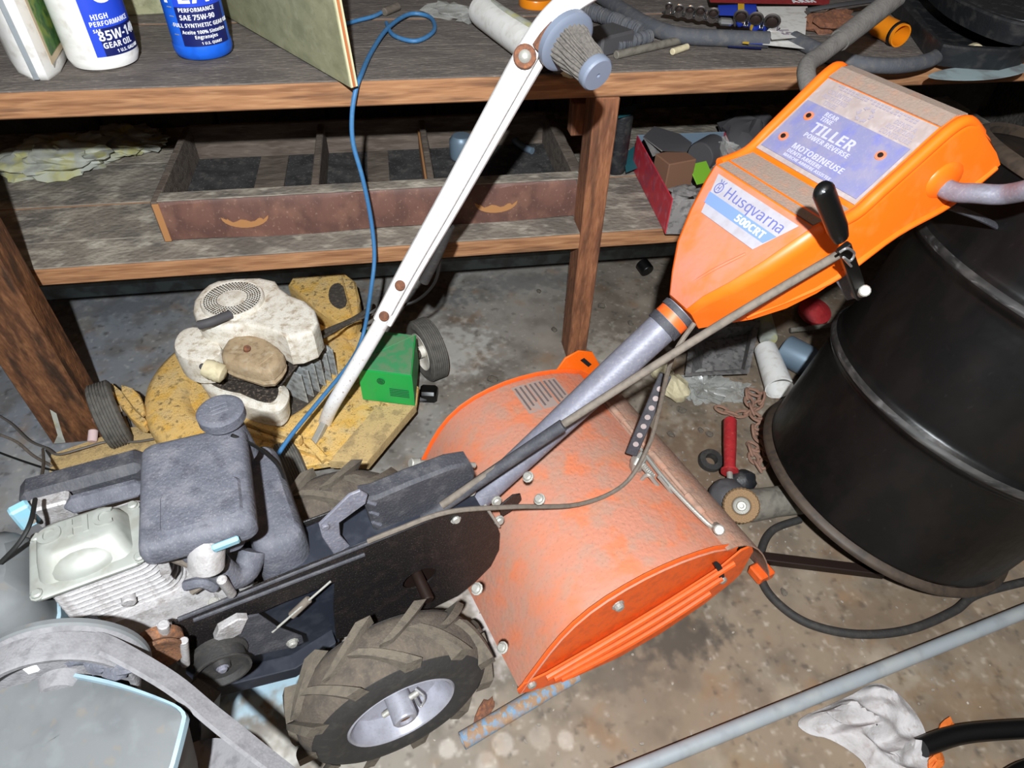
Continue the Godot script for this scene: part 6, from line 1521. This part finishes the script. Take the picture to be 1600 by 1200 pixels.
	solo("dark_jar", S.new().lathe([Vector2(0.0, 0.0), Vector2(0.03, 0.0), Vector2(0.034, 0.01), Vector2(0.034, 0.19), Vector2(0.03, 0.199), Vector2(0.0, 0.199)], Transform3D(Basis(), fl(974, 176, SH + 0.2) * Vector3(1, 0, 1) + Vector3(0, SH, 0)), 24), M.tray_black, "dark jar under the teal lid behind the middle post", "jar")
	# grey bagged things behind the carton
	solo("grey_bundle", S.new().ball(fl(1180, 215, SH + 0.05), Vector3(0.13, 0.07, 0.12), Basis(), 22, 0.6, 51, 1.8), M.card_dark, "dark grey bundle behind the red carton", "bundle")
	solo("dark_block", S.new().box(fl(1158, 190, SH + 0.03), Vector3(0.1, 0.06, 0.1), 0.01, Basis(Vector3.UP, 0.1)), M.tray_black, "dark block at the back of the lower shelf behind the red carton", "block")
	solo("clear_bag", S.new().ball(fl(1128, 245, SH + 0.09), Vector3(0.05, 0.05, 0.05), Basis(), 16, 0.9, 55, 2.5), M.plastic_clear, "clear plastic bag right of the red carton", "bag")
	solo("black_spool", S.new().lathe([Vector2(0.0, 0), Vector2(0.03, 0.0), Vector2(0.03, 0.012), Vector2(0.018, 0.018), Vector2(0.018, 0.06), Vector2(0.0, 0.062)], S.axis(fl(1510, 205, SH + 0.04), fl(1530, 190, SH + 0.05)), 20), M.black_plastic, "black plastic knob on the shelf behind the orange console", "knob")

func floor_items() -> void:
	# long grey pipe across the front
	var p0 := fl(905, 1237, 0.03); var p1 := fl(1700, 915, 0.03)
	solo("grey_pipe", S.new().tube(PackedVector3Array([p0, p0.lerp(p1, 0.5), p1]), 0.0165, 18, -1.0, 1.0, 0.8), M.pipe_gray, "long grey plastic pipe lying across the floor in front", "pipe")
	# rag under the pipe
	var ns := FastNoiseLite.new(); ns.seed = 9; ns.frequency = 5.0; ns.fractal_octaves = 2
	var outl := rounded(fpoly([[1238, 1128], [1300, 1102], [1325, 1090], [1365, 1066], [1395, 1078], [1428, 1112], [1448, 1150], [1455, 1215], [1420, 1240], [1355, 1215], [1352, 1190], [1300, 1155], [1262, 1150]], 0.0), 2)
	var cen := Vector3.ZERO
	for q in outl: cen += q
	cen /= outl.size()
	var rows := []
	for i in 14:
		var u := 1.0 - i / 13.0 * 0.98
		var p := PackedVector3Array()
		for q in outl:
			var w := cen.lerp(q, u)
			var ridge := (1.0 - absf(ns.get_noise_2d(w.x + w.z * 0.4, w.z * 1.6 - w.x * 0.5)) * 3.0) * 0.03
			w.y = 0.003 + maxf(ridge + 0.012, 0.0) * smoothstep(1.0, 0.75, u)
			p.append(w)
		p.append(p[0])
		rows.append(p)
	solo("white_rag", S.new().sheet(rows, 0.002), M.rag, "crumpled white rag on the floor partly under the grey pipe", "rag", "", 70.0)
	# black hose bottom right
	solo("black_hose", S.new().tube(S.spline([fl(1440, 1168, 0.022), fl(1490, 1150, 0.022), fl(1550, 1142, 0.022), fl(1660, 1136, 0.022)], 6), 0.02, 14), M.black_plastic, "thick black hose by the rag at the lower right", "hose")
	solo("black_hose", S.new().tube(S.spline([fl(1560, 1230, 0.02), fl(1600, 1204, 0.02), fl(1660, 1190, 0.02)], 5), 0.018, 12), M.black_plastic, "black hose end in the lower right corner of the floor", "hose")
	for q in [[1478, 1140, 0.03, 61, "rusty orange scrap just above the thick black hose"], [1462, 1190, 0.03, 62, "rusty orange scrap between the rag and the black hose"]]:
		solo("orange_scrap", S.new().ball(fl(q[0], q[1], 0.008), Vector3(0.028, 0.01, 0.014), Basis(Vector3.UP, 0.5), 12, 0.8, q[3], 3.0), M.orange_scrap, q[4], "scrap")
	# looped black cable beside the drum
	solo("looped_cable", S.new().tube(S.spline([fl(1250, 812, 0.012), fl(1208, 828, 0.012), fl(1190, 860, 0.012), fl(1190, 905, 0.012), fl(1215, 942, 0.012), fl(1265, 975, 0.012), fl(1340, 991, 0.012), fl(1420, 984, 0.012), fl(1490, 955, 0.012), fl(1530, 928, 0.012), fl(1640, 900, 0.012)], 8), 0.0105, 10), M.tyre_wall, "black cable looping out from under the drum", "cable")
	solo("dark_iron_bar", S.new().bar(fl(1192, 872, 0.015), fl(1380, 895, 0.015), 0.026, 0.024), M.shaft_dark, "dark iron bar between the tiller flap and the drum", "bar")
	# blue rusty pipe under the tiller
	var b0 := fl(722, 1158, 0.016); var b1 := fl(900, 1052, 0.016)
	solo("blue_rusty_pipe", S.new().tube(PackedVector3Array([b0, b0.lerp(b1, 0.5), b1]), 0.019, 16, -1.0, 0.8, 0.75), M.blue_rust, "rusty pipe with flaking blue paint lying beside the near tyre", "pipe")
	solo("rust_flake", S.new().ball(fl(757, 1112, 0.006), Vector3(0.035, 0.008, 0.014), Basis(Vector3.UP, 0.9), 12, 0.6, 71), M.rust, "flat rusty flake between the near tyre and the blue pipe", "flake")
	# angle grinder with red handle and wire wheel
	var g := thing("angle_grinder", "grey angle grinder with a wire wheel lying beside the drum", "grinder", fl(1190, 800, 0.0))
	var h0 := fl(1140, 738, 0.075); var h1 := fl(1141, 655, 0.10)
	var gh := part("side_handle", S.new().lathe([Vector2(0.0, 0.0), Vector2(0.024, 0.0), Vector2(0.025, 0.006), Vector2(0.017, 0.01), Vector2(0.0165, 0.03), Vector2(0.0185, 0.1), Vector2(0.019, h0.distance_to(h1) - 0.006), Vector2(0.015, h0.distance_to(h1)), Vector2(0.0, h0.distance_to(h1))], S.axis(h0, h1), 20), M.bright_red, g, "red side handle")
	part("handle_stud", S.new().rod(fl(1141, 754, 0.07), h0, 0.0085, 12), M.zinc, gh)
	part("gear_head", S.new().ball(fl(1136, 775, 0.05), Vector3(0.055, 0.045, 0.05), Basis(Vector3.UP, 0.4), 18, 0.15, 3), M.card_dark, g)
	part("head_collar", S.new().ball(fl(1160, 752, 0.05), Vector3(0.04, 0.035, 0.035), Basis(), 16, 0.2, 4), M.tray_black, g)
	part("grinder_body", S.new().lathe([Vector2(0.0, 0.0), Vector2(0.04, 0.0), Vector2(0.045, 0.02), Vector2(0.042, 0.1), Vector2(0.046, 0.2), Vector2(0.04, 0.26), Vector2(0.0, 0.27)], S.axis(fl(1160, 792, 0.05), fl(1300, 770, 0.05)), 24), M.tool_gray, g)
	var wc := fl(1158, 790, 0.10)
	var wn := (cam_p - wc).normalized() + Vector3(0, 0.1, 0.2)
	var wx := S.axis(wc, wc + wn)
	var rg := []
	for q in [[0.022, -0.010], [0.04, -0.012], [0.047, -0.006], [0.048, 0.004], [0.044, 0.012], [0.026, 0.011], [0.022, 0.006], [0.022, -0.010]]:
		var p := PackedVector3Array()
		for k in 90:
			var a := TAU * k / 90
			var r: float = q[0] * (1.0 - (0.035 if k % 3 == 0 and q[0] > 0.03 else 0.0))
			p.append(wx * Vector3(cos(a) * r, q[1], sin(a) * r))
		rg.append(p)
	part("wire_wheel", S.new().loft(rg, true, false), M.wire_bristle, g, "worn round wire wheel", 20.0)
	part("wheel_hub", S.new().lathe([Vector2(0.0, -0.01), Vector2(0.024, -0.01), Vector2(0.024, 0.008), Vector2(0.021, 0.012), Vector2(0.014, 0.009), Vector2(0.011, 0.016), Vector2(0.006, 0.016), Vector2(0.005, 0.009), Vector2(0.0, 0.009)], wx, 26), M.zinc, g)
	# rusty chain in a heap: each link a part
	var ch := thing("rusty_chain", "heap of rusty chain links between the red handle and the drum", "chain", fl(1185, 660, 0.0))
	var path := S.spline([fl(1128, 640, 0.03), fl(1150, 648, 0.03), fl(1175, 640, 0.035), fl(1190, 622, 0.05), fl(1168, 612, 0.05), fl(1180, 650, 0.045), fl(1200, 660, 0.05), fl(1178, 672, 0.03), fl(1190, 690, 0.03), fl(1200, 715, 0.025), fl(1172, 695, 0.02), fl(1185, 730, 0.02), fl(1198, 720, 0.03)], 5)
	var run := 0.0; var next := 0.0; var id := 0
	for i in range(1, path.size()):
		var seg := path[i].distance_to(path[i - 1])
		while next <= run + seg and id < 60:
			var c := path[i - 1].lerp(path[i], (next - run) / seg)
			var t := (path[i] - path[i - 1]).normalized()
			var n := t.cross(Vector3.UP).normalized()
			var u := n if id % 2 == 0 else (Vector3.UP * 0.8 + n * 0.5).normalized()
			var pts := []
			for k in 13:
				var a := TAU * k / 12
				pts.append(c + t * cos(a) * 0.022 + u * sin(a) * 0.0125)
			part("chain_link", S.new().tube(S.spline(pts, 2), 0.0048, 6), M.rust_chain, ch)
			next += 0.032; id += 1
		run += seg
	# black rubber ring, cream foam lump, cup, clear tray, wrapper
	var rc := fl(1110, 720, 0.012)
	solo("rubber_ring", S.new().lathe([Vector2(0.016, -0.012), Vector2(0.034, -0.012), Vector2(0.037, 0.0), Vector2(0.034, 0.012), Vector2(0.018, 0.014), Vector2(0.015, 0.0), Vector2(0.016, -0.012)], Transform3D(Basis(Vector3.RIGHT, 0.25), rc), 28), M.tyre_wall, "black rubber ring on the floor left of the red handle", "ring")
	solo("foam_lump", S.new().ball(fl(1054, 606, 0.04), Vector3(0.04, 0.042, 0.06), Basis(Vector3.UP, 0.4), 14, 0.35, 77, 1.4), M.cream, "cream foam lump behind the tiller's perforated bar", "foam")
	solo("foam_lump", S.new().ball(fl(1035, 582, 0.03), Vector3(0.04, 0.03, 0.03), Basis(Vector3.UP, -0.3), 12, 0.4, 79, 1.6), M.cream, "smaller cream lump half hidden by the tiller column", "foam")
	solo("clear_wrapper", S.new().ball(fl(1098, 606, 0.025), Vector3(0.08, 0.03, 0.055), Basis(), 30, 1.2, 81, 3.5), M.plastic_clear, "crumpled clear wrapper on the floor above the red handle", "wrapper")
	solo("clear_wrapper", S.new().ball(fl(1150, 612, 0.012), Vector3(0.06, 0.014, 0.04), Basis(), 26, 1.2, 83, 3.5), M.plastic_clear, "flat clear wrapper left of the white cup", "wrapper")
	var cu := fl(1196, 545, 0.05); var cv := fl(1218, 606, 0.045)
	var CL := cu.distance_to(cv)
	var cup := thing("white_cup", "white plastic cup lying on its side against the drum", "cup", (cu + cv) * 0.5 * Vector3(1, 0, 1))
	part("cup_wall", S.new().lathe([Vector2(0.0, 0.0), Vector2(0.036, 0.0), Vector2(0.038, 0.004), Vector2(0.045, CL), Vector2(0.047, CL), Vector2(0.047, CL + 0.004), Vector2(0.043, CL + 0.004), Vector2(0.035, 0.006), Vector2(0.0, 0.006)], S.axis(cu, cv), 30), M.plastic_white, cup)
	solo("clear_tray", S.new().loft([fpoly([[1092, 590], [1160, 580], [1172, 520], [1100, 530]], 0.004), fpoly([[1076, 586], [1165, 582], [1182, 505], [1085, 512]], 0.07), fpoly([[1070, 588], [1170, 584], [1188, 500], [1080, 508]], 0.074), fpoly([[1080, 582], [1163, 578], [1179, 508], [1088, 515]], 0.07), fpoly([[1095, 585], [1158, 576], [1169, 523], [1102, 533]], 0.008)]), M.carton_gray, "grey dusty plastic tray on the floor under the orange console", "tray")
	solo("clear_jar", S.new().lathe([Vector2(0.0, 0.0), Vector2(0.05, 0.0), Vector2(0.053, 0.006), Vector2(0.053, 0.09), Vector2(0.045, 0.1), Vector2(0.045, 0.112), Vector2(0.0, 0.112)], S.axis(fl(1225, 545, 0.055), fl(1290, 580, 0.055)), 26), M.foil, "blue-grey plastic jar lying behind the white cup", "jar")
	solo("white_can", S.new().lathe([Vector2(0.0, 0.0), Vector2(0.03, 0.0), Vector2(0.032, 0.004), Vector2(0.032, 0.14), Vector2(0.028, 0.146), Vector2(0.0, 0.146)], S.axis(fl(1201, 530, 0.05), fl(1185, 470, 0.055)), 22), M.bag_white, "pale tube in the shadow below the orange console", "tube")
	solo("red_can", S.new().lathe([Vector2(0.0, 0.0), Vector2(0.055, 0.0), Vector2(0.06, 0.006), Vector2(0.06, 0.02), Vector2(0.0, 0.05)], Transform3D(Basis(Vector3.RIGHT, 0.3), fl(1270, 490, 0.03)), 24), M.bright_red, "red cap lying in the shadow between console and drum", "cap")
	solo("dry_twigs", S.new().tube(S.spline([fl(1235, 516, 0.03), fl(1270, 512, 0.04), fl(1305, 508, 0.03)], 4), 0.01, 8), M.tool_gray, "grey stick beside the red cap in the shadow", "stick")
	solo("black_cap", S.new().lathe([Vector2(0.0, 0.0), Vector2(0.026, 0.0), Vector2(0.028, 0.004), Vector2(0.027, 0.045), Vector2(0.022, 0.048), Vector2(0.021, 0.01), Vector2(0.0, 0.01)], S.axis(fl(1012, 424, 0.03), fl(998, 404, 0.05)), 22), M.black_plastic, "small black cap on the floor right of the bench post", "cap")  # a small black cap, open at one end
	# black connector by the green carton
	var bc := thing("black_connector", "small black plastic connector beside the green carton", "connector", fl(670, 620, 0.0))
	part("connector_body", S.new().box(fl(670, 615, 0.03), Vector3(0.055, 0.045, 0.05), 0.008, Basis(Vector3.UP, -0.2)), M.black_plastic, bc)
	part("connector_pin", S.new().rod(fl(655, 624, 0.025), fl(668, 622, 0.025), 0.009, 10), M.card_dark, bc)
	for q in [[1095, 672, 0.008], [1108, 678, 0.01], [890, 470, 0.012], [842, 455, 0.008], [866, 515, 0.01], [985, 505, 0.01], [1225, 925, 0.008], [940, 478, 0.012], [770, 592, 0.014], [1065, 640, 0.012], [1048, 678, 0.01]]:
		var k: float = q[2]
		var nm: String = {1095: "light pebble in the dirt right of the tiller flap", 1108: "dark pebble beside the light pebble near the flap", 890: "small dark clod left of the bench post foot", 842: "small clod on the grey floor well left of the post", 866: "flat clod on the pale floor left of the post foot", 985: "clod on the floor right of the bench post foot", 1225: "small black clod near the looped cable", 940: "dark clod just right of the bench post", 770: "grey stone at the back edge of the tine hood", 1065: "stone in the dirt below the cream foam lump", 1048: "dark stone right of the perforated bar"}[int(q[0])]
		solo("clod", S.new().ball(fl(q[0], q[1], k * 0.5), Vector3(k * 1.4, k * 0.7, k), Basis(Vector3.UP, k * 200.0), 10, 0.6, int(q[0])), M.rock, nm, "clod", "clods and pebbles on the floor")
	solo("pink_chalk", S.new().rod(fl(144, 690, 0.04), fl(146, 672, 0.055), 0.013, 14), M.pink_chalk, "short pink peg standing in front of the yellow deck", "peg")
	# loose wires at the left
	solo("silver_wire", S.new().tube(S.spline([fl(-20, 640, 0.02), fl(15, 660, 0.02), fl(45, 688, 0.03), fl(72, 700, 0.05), fl(90, 710, 0.06), fl(130, 700, 0.06), fl(168, 690, 0.05), fl(215, 690, 0.05), fl(268, 680, 0.06)], 6), 0.0035, 8), M.wire_silver, "bare silvery wire running past the foot of the left post", "wire")
	solo("black_wire", S.new().tube(S.spline([fl(-20, 700, 0.005), fl(40, 722, 0.005), fl(90, 736, 0.034), fl(140, 735, 0.036), fl(185, 720, 0.036)], 6), 0.0032, 8), M.cable_dark, "black wire lying on the floor at the far left", "wire")
	solo("black_wire", S.new().tube(S.spline([fl(-10, 676, 0.005), fl(25, 690, 0.005), fl(52, 712, 0.005), fl(80, 728, 0.034)], 6), 0.0042, 8), M.cable_gray, "grey-brown wire between the two wires at the far left", "wire")
	solo("grey_lead", S.new().tube(S.spline([fl(67, 702, 0.06), fl(68, 725, 0.2), fl(62, 760, 0.4), fl(55, 790, 0.55), fl(52, 815, 0.62)], 6), 0.004, 8), M.cable_gray, "grey lead dropping to the tiller engine at the left", "lead")

func belt_machine() -> void:
	# grey belt-driven machine at the lower left corner
	var y := 0.6
	var rim := rounded(PackedVector3Array([fl(-260, 1080, y), fl(-60, 1046, y), fl(60, 1047, y), fl(160, 1062, y), fl(235, 1086, y), fl(292, 1110, y), fl(286, 1140, y), fl(262, 1230, y), fl(200, 1340, y), fl(0, 1400, y), fl(-260, 1300, y)]), 2)
	var c := Vector3.ZERO
	for q in rim: c += q
	c /= rim.size()
	var o := thing("belt_driven_machine", "grey belt-driven machine with a pulley and a wide worn belt at the lower left", "machine", Vector3(c.x, 0, c.z))
	var hs := part("grey_housing", S.new().loft([lower(rim, 0.0, -0.13), lower(rim, 0.2, -0.09), lower(rim, 0.44, -0.03), lower(rim, y - 0.02, -0.002), lower(rim, y - 0.008, 0.0), lower(rim, y - 0.002, -0.004), lower(rim, y + 0.002, -0.02), lower(rim, y + 0.004, -0.04), lower(rim, y + 0.004, -0.08)]), M.housing_gray, o, "grey painted housing")
	part("housing_edge", S.new().loft([lower(rim, y - 0.008, 0.003), lower(rim, y + 0.003, 0.002), lower(rim, y + 0.004, -0.003), lower(rim, y - 0.006, -0.004), lower(rim, y - 0.008, 0.003)], true, false), M.housing_blue, hs)
	# large sheave standing behind the housing
	var s0 := fl(98, 1066, 0.585)
	var ax := Vector3(0.14, 0.1, 1.0).normalized()
	var pul := Transform3D(S.axis(s0, s0 + ax).basis, s0)
	var k := 0.101
	part("drive_sheave", S.new().lathe([Vector2(0.0, -0.02), Vector2(k * 0.85, -0.02), Vector2(k * 1.05, -0.026), Vector2(k * 1.05, -0.018), Vector2(k * 0.97, -0.013), Vector2(k * 0.97, 0.024), Vector2(k * 0.94, 0.028), Vector2(k * 0.87, 0.026), Vector2(k * 0.83, 0.0), Vector2(k * 0.3, -0.002), Vector2(k * 0.25, 0.02), Vector2(0.0, 0.02)], pul, 64), M.belt_gray, o, "big dusty drive sheave")
	part("sheave_lip", S.new().lathe([Vector2(k * 1.045, -0.028), Vector2(k * 1.07, -0.026), Vector2(k * 1.07, -0.019), Vector2(k * 1.04, -0.016), Vector2(k * 1.045, -0.028)], pul, 64), M.housing_gray, o, "pale worn rim")
	for q in [[75, 1030], [120, 1028], [160, 1036], [185, 1046]]:
		part("grease_lump", S.new().ball(fl(q[0], q[1], 0.62), Vector3(0.02, 0.01, 0.012), Basis(), 12, 0.7, int(q[0])), M.tank_dusty, o)
	for q in [[24, 1040], [50, 1038]]:
		part("white_terminal", S.new().box(fl(q[0], q[1], 0.63), Vector3(0.02, 0.022, 0.018), 0.004, Basis(Vector3.UP, 0.2)), M.plastic_white, o)
	part("white_lead", S.new().rod(fl(-40, 1048, 0.63), fl(20, 1044, 0.63), 0.006, 10), M.plastic_white, o)
	# wide flat belt over the sheave and down to the lower pulley
	var ux := Vector3.UP.cross(ax).normalized()
	var uy := ax.cross(ux).normalized()
	var path := []
	for i in 10:
		var a := lerpf(2.9, 0.62, i / 9.0)
		path.append(s0 + ux * cos(a) * k * 1.0 + uy * sin(a) * k * 1.0 + ax * 0.006)
	path.append_array([fl(268, 1066, 0.585), fl(332, 1118, 0.54), fl(400, 1172, 0.5), fl(470, 1226, 0.45)])
	var sp := S.spline(path, 5)
	var rings := []
	for i in sp.size():
		var t := (sp[mini(i + 1, sp.size() - 1)] - sp[maxi(i - 1, 0)]).normalized()
		var w := (ax - t * ax.dot(t)).normalized()
		var n := t.cross(w)
		rings.append(PackedVector3Array([sp[i] + w * 0.016 + n * 0.003, sp[i] - w * 0.016 + n * 0.003, sp[i] - w * 0.014 - n * 0.003, sp[i] + w * 0.014 - n * 0.003]))
	part("drive_belt", S.new().loft(rings), M.belt_gray, o, "wide worn grey belt")
	# lower pulley and dark frame leg
	var l0 := fl(320, 1262, 0.25)
	part("lower_pulley", S.new().lathe([Vector2(0.0, -0.03), Vector2(0.09, -0.03), Vector2(0.096, -0.026), Vector2(0.096, -0.016), Vector2(0.084, -0.01), Vector2(0.084, 0.012), Vector2(0.1, 0.018), Vector2(0.1, 0.026), Vector2(0.07, 0.026), Vector2(0.0, 0.02)], Transform3D(Basis(Vector3.RIGHT, 0.15), l0), 44), M.belt_gray, o, "lower pulley with a rusty groove")
	part("pulley_groove", S.new().lathe([Vector2(0.08, -0.011), Vector2(0.0865, -0.011), Vector2(0.0865, 0.013), Vector2(0.08, 0.013), Vector2(0.08, -0.011)], Transform3D(Basis(Vector3.RIGHT, 0.15), l0), 44), M.rust, o)
	part("frame_leg", S.new().bar(fl(310, 1090, 0.4), fl(310, 1160, 0.0), 0.05, 0.05), M.black_paint, o)
	part("pulley_shaft", S.new().rod(l0 - Vector3(0, 0.25, 0), l0 + Vector3(0, 0.04, 0), 0.016, 12), M.zinc, o)
